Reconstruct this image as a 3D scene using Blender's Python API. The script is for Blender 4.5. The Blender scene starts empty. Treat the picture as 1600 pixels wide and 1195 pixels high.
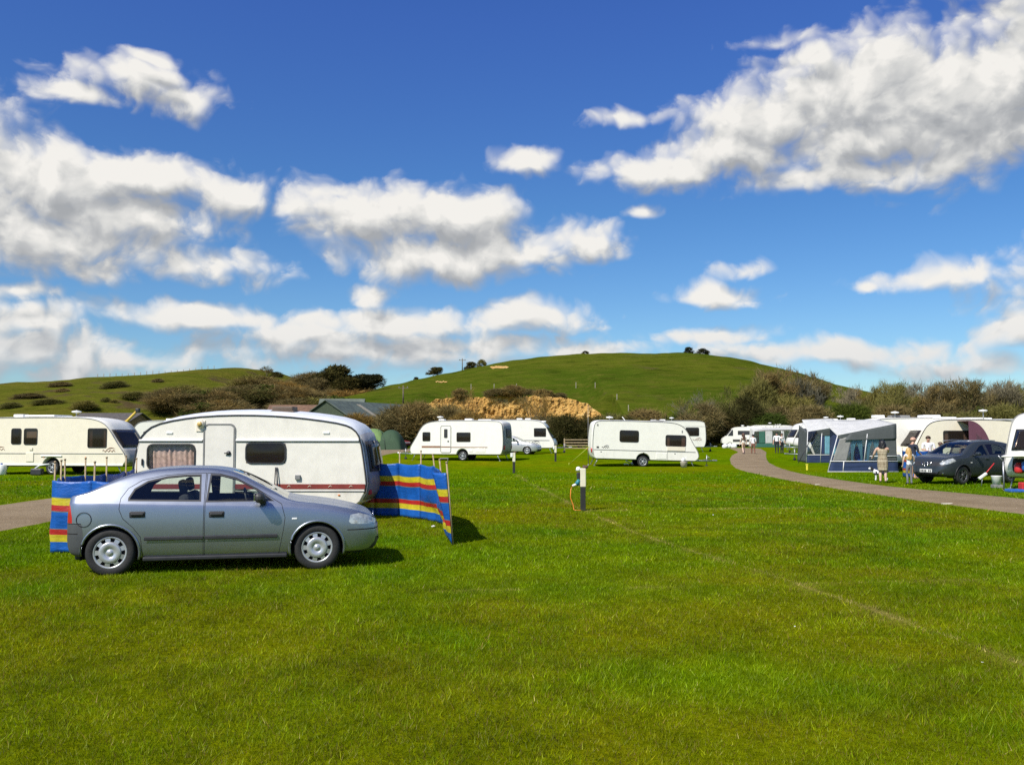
import bpy, bmesh, math, random
import numpy as np
from mathutils import Vector, Matrix, noise as mnoise

R = math.radians
rng = random.Random(11)
scene = bpy.context.scene
COL = scene.collection

# ------------------------------------------------------------------ camera
FPX, CX, CY, HOR, CAMH = 1400.0, 800.0, 597.5, 680.0, 1.8
PITCH = math.atan((HOR - CY) / FPX)
cam_d = bpy.data.cameras.new('camera')
cam_d.sensor_width = 36.0
cam_d.lens = 36.0 * FPX / 1600.0
cam_d.clip_start, cam_d.clip_end = 0.1, 6000
cam = bpy.data.objects.new('camera', cam_d)
COL.objects.link(cam)
cam.location = (0, 0, CAMH)
cam.rotation_euler = (math.pi / 2 + PITCH, 0, 0)
scene.camera = cam

# ------------------------------------------------------------------ sun, exposure
SUN_EL = R(47)
SUN_DIR = Vector((-0.62 * math.cos(SUN_EL), -0.785 * math.cos(SUN_EL), math.sin(SUN_EL))).normalized()   # towards the sun
sun_d = bpy.data.lights.new('sun', 'SUN')
sun_d.energy = 4.6
sun_d.angle = R(0.5)
sun_d.color = (1.0, 0.95, 0.86)
sun = bpy.data.objects.new('sun', sun_d)
COL.objects.link(sun)
sun.rotation_euler = (-SUN_DIR).to_track_quat('-Z', 'Y').to_euler()

scene.view_settings.view_transform = 'Standard'
scene.view_settings.look = 'None'
scene.view_settings.exposure = 0.3
scene.view_settings.gamma = 1.0
scene.render.engine = 'CYCLES'
scene.cycles.use_denoising = False
scene.cycles.max_bounces = 7
scene.cycles.diffuse_bounces = 3
scene.cycles.glossy_bounces = 3
scene.cycles.transmission_bounces = 6
scene.cycles.transparent_max_bounces = 12
scene.cycles.caustics_reflective = False
scene.cycles.caustics_refractive = False


# ------------------------------------------------------------------ node helpers
class NT:
    def __init__(self, tree):
        self.t = tree

    def n(self, typ, *ins, out=0, **props):
        nd = self.t.nodes.new(typ)
        for k, v in props.items():
            setattr(nd, k, v)
        for i, v in enumerate(ins):
            if v is None:
                continue
            self.put(nd.inputs[i], v)
        return nd.outputs[out]

    def put(self, sock, v):
        if isinstance(v, bpy.types.NodeSocket):
            self.t.links.new(v, sock)
        else:
            if hasattr(sock.default_value, '__len__') and isinstance(v, (tuple, list)) and len(v) == 3 and len(sock.default_value) == 4:
                v = (*v, 1)
            sock.default_value = v

    def m(self, op, a, b=None, c=None, clamp=False):
        return self.n('ShaderNodeMath', a, b, c, operation=op, use_clamp=clamp)

    def vm(self, op, a, b=None, out=0):
        return self.n('ShaderNodeVectorMath', a, b, operation=op, out=out)

    def xyz(self, x, y, z=0.0):
        return self.n('ShaderNodeCombineXYZ', x, y, z)

    def noise(self, vec, scale=5.0, detail=4.0, rough=0.5, dist=0.0, out='Fac', **kw):
        nd = self.t.nodes.new('ShaderNodeTexNoise')
        for k, v in kw.items():
            setattr(nd, k, v)
        if vec is not None:
            self.put(nd.inputs['Vector'], vec)
        nd.inputs['Scale'].default_value = scale
        nd.inputs['Detail'].default_value = detail
        nd.inputs['Roughness'].default_value = rough
        nd.inputs['Distortion'].default_value = dist
        return nd.outputs[out]

    def ramp(self, fac, stops, interp='LINEAR'):
        nd = self.t.nodes.new('ShaderNodeValToRGB')
        nd.color_ramp.interpolation = interp
        e = nd.color_ramp.elements
        while len(e) < len(stops):
            e.new(0.5)
        for el, (p, c) in zip(e, stops):
            el.position = p
            el.color = (*c, 1) if len(c) == 3 else c
        self.put(nd.inputs[0], fac)
        return nd.outputs[0]

    def mix(self, fac, a, b, blend='MIX'):
        nd = self.t.nodes.new('ShaderNodeMix')
        nd.data_type = 'RGBA'
        nd.blend_type = blend
        self.put(nd.inputs[0], fac)
        self.put(nd.inputs[6], a)
        self.put(nd.inputs[7], b)
        return nd.outputs[2]

    def maprange(self, v, a, b, c=0.0, d=1.0, interp='SMOOTHSTEP'):
        nd = self.t.nodes.new('ShaderNodeMapRange')
        nd.interpolation_type = interp
        for i, x in enumerate((v, a, b, c, d)):
            self.put(nd.inputs[i], x)
        return nd.outputs[0]


# ------------------------------------------------------------------ sky and clouds
# every cloud: photo-measured azimuth/elevation and size, in units of 1/1400 rad
CLOUDS = [
    (190, 160, 100, 34, 1.0), (282, 178, 62, 24, 1.0), (105, 190, 75, 20, .9), (225, 128, 40, 16, .8),
    (70, 318, 165, 62, 1.15), (215, 305, 125, 44, 1.05), (352, 322, 78, 40, 1.05), (90, 402, 185, 62, 1.05), (330, 428, 110, 32, .85),
    (590, 335, 150, 58, 1.2), (715, 345, 120, 60, 1.2), (690, 405, 190, 40, 1.05), (905, 375, 72, 42, 1.0), (515, 310, 60, 26, .9),
    (300, 508, 165, 25, 1.0), (575, 458, 42, 20, .9), (620, 508, 190, 34, 1.05), (835, 495, 105, 30, 1.1), (560, 556, 330, 36, .85), (480, 530, 200, 30, .9),
    (1215, 205, 140, 62, 1.15), (1380, 170, 190, 92, 1.3), (1545, 200, 175, 122, 1.3), (1045, 266, 135, 34, 1.1), (1380, 292, 190, 34, 1.0), (1290, 110, 60, 28, .9),
    (1545, 30, 105, 42, .72), (1690, 120, 120, 120, 1.1), (1160, 240, 130, 48, 1.1),
    (1370, 245, 170, 50, 1.15), (800, 390, 130, 32, 1.0), (170, 360, 190, 48, 1.0), (460, 335, 40, 26, .8), (740, 540, 220, 26, .85),
    (825, 248, 50, 22, 1.0), (1003, 331, 30, 11, .85), (1120, 464, 72, 20, 1.0), (1152, 426, 48, 15, .75), (1485, 454, 105, 22, .85),
    (1357, 460, 22, 12, .8), (975, 186, 75, 16, .72), (1230, 76, 70, 14, .6),
    (1130, 532, 110, 18, .95), (1300, 560, 190, 27, 1.0), (890, 548, 120, 16, .85), (50, 565, 150, 50, .9), (30, 520, 90, 26, .9), (15, 484, 60, 14, .85),
    (1590, 540, 50, 24, .9), (1500, 585, 130, 20, .75), (-120, 330, 160, 110, 1.1), (-200, 540, 200, 60, .9), (1760, 470, 170, 60, .95), (200, 575, 160, 24, .7),
]


def make_world():
    w = bpy.data.worlds.new('World')
    scene.world = w
    w.use_nodes = True
    w.cycles.sampling_method = 'MANUAL'
    w.cycles.sample_map_resolution = 512
    t = w.node_tree
    t.nodes.clear()
    k = NT(t)
    sky = t.nodes.new('ShaderNodeTexSky')
    sky.sky_type = 'NISHITA'
    sky.sun_disc = False
    sky.sun_elevation = SUN_EL
    sky.sun_rotation = math.atan2(SUN_DIR.x, SUN_DIR.y)
    sky.altitude = 0
    sky.air_density = 1.0
    sky.dust_density = 0.25
    sky.ozone_density = 3.0

    # density group
    g = bpy.data.node_groups.new('cloud_density', 'ShaderNodeTree')
    g.interface.new_socket('uv', in_out='INPUT', socket_type='NodeSocketVector')
    g.interface.new_socket('front', in_out='OUTPUT', socket_type='NodeSocketFloat')
    gk = NT(g)
    gi = g.nodes.new('NodeGroupInput')
    go = g.nodes.new('NodeGroupOutput')
    uv = gi.outputs[0]
    # warp and billow noise, flattened like cumulus seen from below
    warp = gk.noise(gk.vm('MULTIPLY', uv, (1, 1.5, 1)), 9.0, 2.0, 0.55, out='Color', noise_dimensions='2D')
    wuv = gk.vm('ADD', uv, gk.vm('MULTIPLY', gk.vm('SUBTRACT', warp, (.5, .5, .5)), (.045, .034, 0)))
    acc = None
    for (px, py, rx, ry, wt) in CLOUDS:
        c = (math.atan((px - CX) / FPX), (HOR - py) / FPX, 0)
        d = gk.vm('MULTIPLY', gk.vm('SUBTRACT', wuv, c), (FPX / (rx * 1.36), FPX / (ry * 1.34), 0))
        q = gk.vm('LENGTH', d, out=1)
        q = gk.m('MULTIPLY_ADD', q, -wt, wt)
        acc = q if acc is None else gk.m('SMOOTH_MAX', acc, q, 0.12)
    # the rest of the sky, outside the mapped part, has the same broken cumulus
    s = gk.n('ShaderNodeSeparateXYZ', uv)
    sep = s.node
    au = gk.m('ABSOLUTE', sep.outputs[0])
    wide = gk.noise(gk.vm('MULTIPLY', uv, (1.0, 1.9, 1)), 3.1, 2.0, 0.5, noise_dimensions='2D')
    rest = gk.maprange(wide, 0.46, 0.72, -0.5, 0.75, 'LINEAR')
    out_f = gk.m('MAXIMUM', gk.maprange(au, 0.60, 0.72), gk.maprange(sep.outputs[1], 0.52, 0.66))
    acc = gk.m('ADD', gk.m('MULTIPLY', acc, gk.m('SUBTRACT', 1.0, out_f)), gk.m('MULTIPLY', rest, out_f))
    acc = gk.m('MAXIMUM', acc, -0.6)
    bill = gk.noise(gk.vm('MULTIPLY', wuv, (1, 1.15, 1)), 17.0, 7.0, 0.6, noise_dimensions='2D')
    vo = g.nodes.new('ShaderNodeTexVoronoi')
    vo.voronoi_dimensions = '2D'
    vo.feature = 'SMOOTH_F1'
    g.links.new(gk.vm('ADD', wuv, gk.vm('MULTIPLY', gk.xyz(bill, gk.m('SUBTRACT', 1.0, bill)), (.03, .03, 0))), vo.inputs['Vector'])
    vo.inputs['Scale'].default_value = 24.0
    vo.inputs['Detail'].default_value = 2.0
    vo.inputs['Roughness'].default_value = 0.55
    vo.inputs['Smoothness'].default_value = 0.35
    dd = gk.m('MULTIPLY_ADD', gk.m('SUBTRACT', bill, 0.52), 0.72, acc)
    dd = gk.m('MULTIPLY_ADD', gk.m('SUBTRACT', 0.56, vo.outputs['Distance']), 0.44, dd)
    g.links.new(dd, go.inputs[0])

    tc = t.nodes.new('ShaderNodeTexCoord')
    dirv = k.vm('NORMALIZE', tc.outputs['Generated'])
    sp = k.n('ShaderNodeSeparateXYZ', dirv).node
    az = k.m('ARCTAN2', sp.outputs[0], sp.outputs[1])
    horiz = k.m('SQRT', k.m('ADD', k.m('MULTIPLY', sp.outputs[0], sp.outputs[0]), k.m('MULTIPLY', sp.outputs[1], sp.outputs[1])))
    el = k.m('DIVIDE', sp.outputs[2], k.m('MAXIMUM', horiz, 0.02))
    uvw = k.xyz(az, el, 0.0)

    def dens(vec):
        nd = t.nodes.new('ShaderNodeGroup')
        nd.node_tree = g
        t.links.new(vec, nd.inputs[0])
        return nd.outputs[0]
    d0 = dens(uvw)
    d1 = dens(k.vm('ADD', uvw, (-0.010, 0.024, 0)))
    alpha = k.maprange(d0, -0.04, 0.64)
    alpha = k.m('MULTIPLY', alpha, k.maprange(sp.outputs[2], -0.005, 0.012))
    # self shadow: darker where there is more cloud towards the sun, and thick undersides
    lit = k.m('MULTIPLY_ADD', k.m('SUBTRACT', d0, d1), 1.25, 0.58)
    lit = k.m('ADD', lit, k.m('MULTIPLY', k.maprange(d0, 0.1, 1.1), -0.12), clamp=True)
    ccol = k.ramp(lit, [(0.0, (3.7, 3.85, 4.05)), (0.35, (4.9, 5.0, 5.1)), (0.62, (6.6, 6.6, 6.45)), (1.0, (8.6, 8.4, 8.0))])
    # low clouds are seen through more air
    air = k.maprange(sp.outputs[2], 0.0, 0.16, 0.45, 0.0)
    ccol = k.mix(air, ccol, (4.3, 4.9, 5.7))
    # clear air as the camera saw it: deeper and more saturated with height
    base = k.n('ShaderNodeHueSaturation', 0.508, 1.28, 1.0, 1.0, sky.outputs[0])
    base = k.mix(1.0, base, k.ramp(sp.outputs[2], [(0.0, (.68, .89, 1.08)), (0.12, (.80, .98, 1.09)), (0.24, (.84, 1.0, 1.10)), (0.43, (1.05, .98, 1.28)), (1.0, (1.0, .95, 1.25))]), 'MULTIPLY')
    col = k.mix(alpha, base, ccol)
    bg = t.nodes.new('ShaderNodeBackground')
    t.links.new(col, bg.inputs[0])
    bg.inputs[1].default_value = 0.085
    wo = t.nodes.new('ShaderNodeOutputWorld')
    t.links.new(bg.outputs[0], wo.inputs[0])


make_world()

# ------------------------------------------------------------------ geometry helpers
def smooth(a, b, x):
    t = min(1.0, max(0.0, (x - a) / (b - a)))
    return t * t * (3 - 2 * t)


def tz(x, y):
    """height of the camp field"""
    return 0.36 * smooth(50, 72, y)


def ray(px, py):
    dx, dy = (px - CX) / FPX, (CY - py) / FPX
    c, s = math.cos(PITCH), math.sin(PITCH)
    return Vector((dx, c - dy * s, s + dy * c))


def at(px, py, Y):
    """the point seen at pixel (px, py) of the photograph that lies Y metres ahead"""
    d = ray(px, py)
    return Vector((0, 0, CAMH)) + d * (Y / d.y)


def ground(px, py):
    d = ray(px, py)
    z = 0.0
    for _ in range(12):
        k = (z - CAMH) / d.z
        z = tz(d.x * k, d.y * k)
    return Vector((d.x * k, d.y * k, z))


def xat(px, Y):
    return at(px, 680, Y).x


class MB:
    """collects shapes, then links them as one mesh object"""
    def __init__(self):
        self.v, self.f, self.mi, self.sm = [], [], [], []

    def add(self, verts, faces, mi=0, sm=False):
        o = len(self.v)
        self.v += [tuple(p) for p in verts]
        for f in faces:
            self.f.append([i + o for i in f])
            self.mi.append(mi)
            self.sm.append(sm)
        return self

    def box(self, c, s, mi=0, rot=None, bev=0.0):
        hx, hy, hz = s[0] / 2, s[1] / 2, s[2] / 2
        if bev > 0:
            b = min(bev, hx * .9, hy * .9, hz * .9)
            bm = bmesh.new()
            bmesh.ops.create_cube(bm, size=1, matrix=Matrix.Diagonal((s[0], s[1], s[2], 1)))
            bmesh.ops.bevel(bm, geom=bm.edges[:], offset=b, segments=2, affect='EDGES', profile=0.5)
            bm.verts.index_update()
            vs = [v.co.copy() for v in bm.verts]
            fs = [[v.index for v in f.verts] for f in bm.faces]
            bm.free()
        else:
            vs = [Vector((x * hx, y * hy, z * hz)) for z in (-1, 1) for y in (-1, 1) for x in (-1, 1)]
            fs = [(0, 2, 3, 1), (4, 5, 7, 6), (0, 1, 5, 4), (2, 6, 7, 3), (0, 4, 6, 2), (1, 3, 7, 5)]
        if rot is not None:
            vs = [rot @ p for p in vs]
        c = Vector(c)
        return self.add([p + c for p in vs], fs, mi)

    def tube(self, pts, r, n=8, mi=0, cap=True, sm=True):
        pts = [Vector(p) for p in pts]
        rr = r if isinstance(r, (list, tuple)) else [r] * len(pts)
        vs, fs = [], []
        up = Vector((0, 0, 1))
        for i, p in enumerate(pts):
            d = (pts[min(i + 1, len(pts) - 1)] - pts[max(i - 1, 0)])
            d = d.normalized() if d.length > 1e-9 else Vector((0, 0, 1))
            ref = up if abs(d.z) < 0.95 else Vector((1, 0, 0))
            a = d.cross(ref).normalized()
            b = a.cross(d).normalized()
            for j in range(n):
                an = 2 * math.pi * j / n
                vs.append(p + (a * math.cos(an) + b * math.sin(an)) * rr[i])
        for i in range(len(pts) - 1):
            for j in range(n):
                k = (j + 1) % n
                fs.append((i * n + j, i * n + k, (i + 1) * n + k, (i + 1) * n + j))
        if cap:
            fs.append(tuple(range(n - 1, -1, -1)))
            fs.append(tuple((len(pts) - 1) * n + j for j in range(n)))
        return self.add(vs, fs, mi, sm)

    def lathe(self, prof, n=24, axis='Z', c=(0, 0, 0), mi=0, sm=True, caps=True):
        """prof: list of (radius, height)"""
        vs, fs = [], []
        for (r, h) in prof:
            for j in range(n):
                a = 2 * math.pi * j / n
                p = (r * math.cos(a), r * math.sin(a), h)
                if axis == 'Y':
                    p = (p[0], p[2], p[1])
                elif axis == 'X':
                    p = (p[2], p[0], p[1])
                vs.append(Vector(p) + Vector(c))
        for i in range(len(prof) - 1):
            for j in range(n):
                k = (j + 1) % n
                fs.append((i * n + j, i * n + k, (i + 1) * n + k, (i + 1) * n + j))
        if caps:
            if prof[0][0] > 1e-4:
                fs.append(tuple(range(n - 1, -1, -1)))
            if prof[-1][0] > 1e-4:
                fs.append(tuple((len(prof) - 1) * n + j for j in range(n)))
        return self.add(vs, fs, mi, sm)

    def ell(self, c, r, n=14, m=9, mi=0, rot=None, lump=0.0, seed=0):
        vs, fs = [], []
        c = Vector(c)
        for i in range(m + 1):
            th = math.pi * i / m
            for j in range(n):
                ph = 2 * math.pi * j / n
                d = Vector((math.sin(th) * math.cos(ph), math.sin(th) * math.sin(ph), math.cos(th)))
                k = 1.0
                if lump:
                    k += lump * mnoise.noise(d * 2.2 + Vector((seed, 0, 0)))
                p = Vector((d.x * r[0], d.y * r[1], d.z * r[2])) * k
                if rot is not None:
                    p = rot @ p
                vs.append(p + c)
        for i in range(m):
            for j in range(n):
                k = (j + 1) % n
                fs.append((i * n + j, (i + 1) * n + j, (i + 1) * n + k, i * n + k))
        return self.add(vs, fs, mi, True)

    def prism(self, poly, y0, y1, mi=0, axis='Y'):
        """polygon (a, b) extruded along an axis"""
        n = len(poly)

        def P(a, b, h):
            return {'Y': (a, h, b), 'Z': (a, b, h), 'X': (h, a, b)}[axis]
        vs = [P(a, b, y0) for a, b in poly] + [P(a, b, y1) for a, b in poly]
        fs = [tuple(range(n)), tuple(range(2 * n - 1, n - 1, -1))]
        fs += [(i, i + n, (i + 1) % n + n, (i + 1) % n) for i in range(n)]
        return self.add(vs, fs, mi)

    def grid(self, fn, nu, nv, mi=0, sm=True):
        vs = [fn(i / nu, j / nv) for i in range(nu + 1) for j in range(nv + 1)]
        fs = [(i * (nv + 1) + j, (i + 1) * (nv + 1) + j, (i + 1) * (nv + 1) + j + 1, i * (nv + 1) + j + 1) for i in range(nu) for j in range(nv)]
        return self.add(vs, fs, mi, sm)

    def mesh(self, name, mats, recalc=True):
        me = bpy.data.meshes.new(name)
        me.from_pydata(self.v, [], self.f)
        for m in (mats if isinstance(mats, (list, tuple)) else [mats]):
            me.materials.append(m)
        me.polygons.foreach_set('material_index', self.mi)
        me.polygons.foreach_set('use_smooth', self.sm)
        if recalc:
            bm = bmesh.new()
            bm.from_mesh(me)
            bmesh.ops.recalc_face_normals(bm, faces=bm.faces[:])
            bm.to_mesh(me)
            bm.free()
        me.update()
        return me

    def build(self, name, mats, parent=None, recalc=True, loc=None):
        o = bpy.data.objects.new(name, self.mesh(name, mats, recalc))
        COL.objects.link(o)
        if parent is not None:
            o.parent = parent
        if loc is not None:
            o.location = loc
        return o


def tag(o, label=None, cat=None, group=None, kind=None):
    if label:
        o['label'] = label
    if cat:
        o['category'] = cat
    if group:
        o['group'] = group
    if kind:
        o['kind'] = kind
    return o


def thing(name, label, cat, loc=(0, 0, 0), rz=0.0, group=None):
    o = bpy.data.objects.new(name, None)
    COL.objects.link(o)
    o.empty_display_size = 0.3
    o.location = loc
    o.rotation_euler = (0, 0, rz)
    return tag(o, label, cat, group)


def copy_tree(o, parent=None):
    c = o.copy()
    COL.objects.link(c)
    c.parent = parent
    for ch in list(o.children):
        copy_tree(ch, c)
    return c


def rrect(x0, x1, z0, z1, r=0.06, n=4):
    """rounded rectangle outline"""
    out = []
    for (cx, cz, a0) in ((x1 - r, z1 - r, 0), (x0 + r, z1 - r, 90), (x0 + r, z0 + r, 180), (x1 - r, z0 + r, 270)):
        for i in range(n + 1):
            a = R(a0 + 90 * i / n)
            out.append((cx + r * math.cos(a), cz + r * math.sin(a)))
    return out


def interp(tab, x):
    if x <= tab[0][0]:
        return tab[0][1]
    for (a, b), (c, d) in zip(tab, tab[1:]):
        if x <= c:
            return b + (d - b) * (x - a) / (c - a)
    return tab[-1][1]


def pchip(tab, x):
    """smooth monotone interpolation of a table"""
    n = len(tab)
    if x <= tab[0][0]:
        return tab[0][1]
    if x >= tab[-1][0]:
        return tab[-1][1]
    for i in range(n - 1):
        if x <= tab[i + 1][0]:
            break

    def sl(j):
        return (tab[j + 1][1] - tab[j][1]) / (tab[j + 1][0] - tab[j][0])

    def tan(j):
        if j == 0:
            return sl(0)
        if j == n - 1:
            return sl(n - 2)
        a, b = sl(j - 1), sl(j)
        return 0 if a * b <= 0 else 2 * a * b / (a + b)
    h = tab[i + 1][0] - tab[i][0]
    t = (x - tab[i][0]) / h
    return ((1 + 2 * t) * (1 - t) ** 2 * tab[i][1] + t * (1 - t) ** 2 * h * tan(i)
            + t * t * (3 - 2 * t) * tab[i + 1][1] + t * t * (t - 1) * h * tan(i + 1))


# ------------------------------------------------------------------ materials
MATS = {}


def mat(name, col, rough=0.6, metal=0.0, var=0.0, vscale=3.0, bump=0.0, bscale=40.0, spec=0.5, coat=0.0, dirt=0.0, sheen=0.0, trans=0.0, rvar=0.08):
    """plain surface with a little procedural wear"""
    if name in MATS:
        return MATS[name]
    m = bpy.data.materials.new(name)
    m.use_nodes = True
    t = m.node_tree
    k = NT(t)
    b = t.nodes['Principled BSDF']
    c = (*col, 1)
    tc = t.nodes.new('ShaderNodeTexCoord').outputs['Object']
    if var > 0:
        f = k.noise(tc, vscale, 5, 0.6)
        c = k.mix(k.maprange(f, 0.3, 0.7), tuple(x * (1 - var) for x in col), tuple(min(1, x * (1 + var)) for x in col))
    if dirt > 0:
        f = k.noise(k.vm('MULTIPLY', tc, (1, 1, 0.25)), 2.6, 6, 0.7)
        z = k.n('ShaderNodeSeparateXYZ', tc).node.outputs[2]
        low = k.maprange(z, 0.2, 1.5, 1.0, 0.35)
        c = k.mix(k.m('MULTIPLY', k.m('MULTIPLY', k.maprange(f, 0.48, 0.75), low), dirt), c, (0.23, 0.2, 0.13))
    k.put(b.inputs['Base Color'], c)
    b.inputs['Metallic'].default_value = metal
    b.inputs['Specular IOR Level'].default_value = spec
    rf = k.maprange(k.noise(tc, 9, 4, 0.6), 0.25, 0.75, max(0.02, rough - rvar), min(1, rough + rvar))
    k.put(b.inputs['Roughness'], rf)
    if coat:
        b.inputs['Coat Weight'].default_value = coat
        b.inputs['Coat Roughness'].default_value = 0.12
    if sheen:
        b.inputs['Sheen Weight'].default_value = sheen
    if bump > 0:
        bn = t.nodes.new('ShaderNodeBump')
        bn.inputs['Strength'].default_value = bump
        bn.inputs['Distance'].default_value = 0.02
        k.put(bn.inputs['Height'], k.noise(tc, bscale, 4, 0.6))
        t.links.new(bn.outputs[0], b.inputs['Normal'])
    if trans > 0:
        tr = t.nodes.new('ShaderNodeBsdfTranslucent')
        k.put(tr.inputs[0], c)
        mx = t.nodes.new('ShaderNodeMixShader')
        mx.inputs[0].default_value = trans
        t.links.new(b.outputs[0], mx.inputs[1])
        t.links.new(tr.outputs[0], mx.inputs[2])
        t.links.new(mx.outputs[0], t.nodes['Material Output'].inputs[0])
    MATS[name] = m
    return m


def glass(name, tint, gloss=0.05, opac=0.0, refl=1.0):
    """thin pane: tinted see-through plus mirror reflection by angle"""
    if name in MATS:
        return MATS[name]
    m = bpy.data.materials.new(name)
    m.use_nodes = True
    t = m.node_tree
    t.nodes.clear()
    k = NT(t)
    tr = t.nodes.new('ShaderNodeBsdfTransparent')
    tr.inputs[0].default_value = (*tint, 1)
    gl = t.nodes.new('ShaderNodeBsdfGlossy')
    gl.inputs['Roughness'].default_value = gloss
    gl.inputs[0].default_value = (refl, refl, refl, 1)
    lw = t.nodes.new('ShaderNodeLayerWeight')
    lw.inputs[0].default_value = 0.5
    mx = t.nodes.new('ShaderNodeMixShader')
    t.links.new(k.m('MULTIPLY_ADD', k.m('POWER', lw.outputs['Facing'], 4.5), 0.9, 0.05, clamp=True), mx.inputs[0])
    base = tr
    if opac > 0:
        df = t.nodes.new('ShaderNodeBsdfDiffuse')
        df.inputs[0].default_value = (0.10, 0.08, 0.065, 1)
        m2 = t.nodes.new('ShaderNodeMixShader')
        m2.inputs[0].default_value = opac
        t.links.new(tr.outputs[0], m2.inputs[1])
        t.links.new(df.outputs[0], m2.inputs[2])
        base = m2
    t.links.new(base.outputs[0], mx.inputs[1])
    t.links.new(gl.outputs[0], mx.inputs[2])
    o = t.nodes.new('ShaderNodeOutputMaterial')
    t.links.new(mx.outputs[0], o.inputs[0])
    MATS[name] = m
    return m


M_BLACK = mat('black_rubber', (0.018, 0.018, 0.018), 0.75, var=0.3, bump=0.2)
M_TRIM = mat('dark_trim', (0.03, 0.03, 0.032), 0.5, var=0.2)
M_GREYTRIM = mat('grey_trim', (0.22, 0.22, 0.21), 0.5, var=0.15)
M_CHROME = mat('chrome', (0.75, 0.75, 0.75), 0.18, 1.0)
M_ALLOY = mat('wheel_cover_silver', (0.50, 0.51, 0.52), 0.34, 0.55, var=0.15)
M_STEEL = mat('galvanised_steel', (0.42, 0.43, 0.44), 0.45, 0.8, var=0.2)
M_WHITE = mat('white_plastic', (0.80, 0.80, 0.77), 0.4, var=0.04)
M_CREAMV = mat('cream_paint_old', (0.80, 0.765, 0.67), 0.38, var=0.05, dirt=0.35)
M_CREAM = mat('cream_paint', (0.80, 0.73, 0.58), 0.33, var=0.03, dirt=0.16)
M_VANW = mat('white_caravan_paint', (0.83, 0.81, 0.72), 0.33, var=0.03, dirt=0.16)
M_WOOD = mat('wooden_pole', (0.36, 0.27, 0.155), 0.7, var=0.25, vscale=8)
M_DARKWIN = glass('caravan_acrylic', (0.42, 0.36, 0.32), 0.08, 0.18, 0.45)
M_CLEARWIN = glass('caravan_clear_acrylic', (0.93, 0.88, 0.84), 0.08, 0.0, 0.7)
M_INT = mat('interior_dark', (0.05, 0.045, 0.04), 0.85, var=0.3)
M_CAB = mat('interior_cabinet', (0.28, 0.18, 0.10), 0.6, var=0.2)
M_CURT = mat('pink_curtain', (0.66, 0.52, 0.47), 0.9, var=0.25, vscale=14, trans=0.25)
M_RED = mat('red_plastic', (0.55, 0.03, 0.03), 0.4, var=0.15)
M_ORANGE = mat('orange_plastic', (0.75, 0.22, 0.03), 0.4, var=0.1)
M_BLUEP = mat('blue_plastic', (0.03, 0.12, 0.42), 0.4, var=0.15)

# ------------------------------------------------------------------ ground
def vnoise(x, y, scale, seed):
    """numpy value noise, 0..1"""
    rs = np.random.RandomState(seed)
    g = rs.rand(256, 256)
    x, y = np.asarray(x, float) * scale + 77.3, np.asarray(y, float) * scale + 31.7
    xi, yi = np.floor(x).astype(int), np.floor(y).astype(int)
    fx, fy = x - xi, y - yi
    fx, fy = fx * fx * (3 - 2 * fx), fy * fy * (3 - 2 * fy)
    a, b = g[xi & 255, yi & 255], g[(xi + 1) & 255, yi & 255]
    c, d = g[xi & 255, (yi + 1) & 255], g[(xi + 1) & 255, (yi + 1) & 255]
    return (a * (1 - fx) + b * fx) * (1 - fy) + (c * (1 - fx) + d * fx) * fy


def fbm(x, y, scale, seed, n=4):
    s, a, t = 0, 1.0, 0
    for i in range(n):
        s = s + a * vnoise(x, y, scale * 2.03 ** i, seed + i)
        t += a
        a *= 0.55
    return s / t


SCAR = [(0.0, 44.0), (0.09, 42.7), (0.75, 33.0), (1.7, 21.7), (2.45, 15.6), (3.44, 11.2), (3.95, 8.0), (4.3, 5.6), (4.6, 3.6)]


def scar_mask(x, y):
    ys = np.array([p[1] for p in SCAR][::-1])
    xs = np.array([p[0] for p in SCAR][::-1])
    xc = np.interp(y, ys, xs) + 0.10 * (vnoise(y, y * 0, 0.8, 5) - 0.5)
    wd = 0.04 + 0.04 * vnoise(y, y * 0, 1.1, 15)
    d = np.abs(x - xc)
    m = np.exp(-(d / wd) ** 2) * (vnoise(x * 0 + 3, y, 0.9, 8) * 0.7 + 0.35) * (y < 43)
    # a second, older line crossing from the post to the right
    yc = 21.7 + (x - 1.7) * 0.12
    m2 = 0.5 * np.exp(-(np.abs(y - yc) / 0.2) ** 2) * (x > 1.7) * (x < 9) * (vnoise(x, y, 0.7, 18) > 0.45)
    yc3 = 10.8 + (x - 2.0) * 0.13
    m3 = 0.4 * np.exp(-(np.abs(y - yc3) / 0.06) ** 2) * (x > -1) * (x < 6) * (vnoise(x, y, 0.9, 28) > 0.4)
    return np.clip(m + m2 + m3, 0, 1)


def dry_mask(x, y):
    """worn, yellower turf"""
    d = fbm(x, y, 0.16, 40, 3) * 0.55 + fbm(x, y, 0.8, 50, 4) * 0.45
    left = 1 / (1 + np.exp((x + 1.2 - 0.02 * y) / 1.3)) * (y < 14)
    far = 0.16 * np.exp(-((x - 7) / 5) ** 2 - ((y - 17) / 5) ** 2)
    return np.clip((d - 0.52) * 3.4 + 0.30 + 0.24 * left + far, 0, 1)


def lush_mask(x, y):
    return np.clip((fbm(x, y * 0.6, 0.5, 70, 4) - 0.5) * 3.2 + 0.5, 0, 1)


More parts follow.
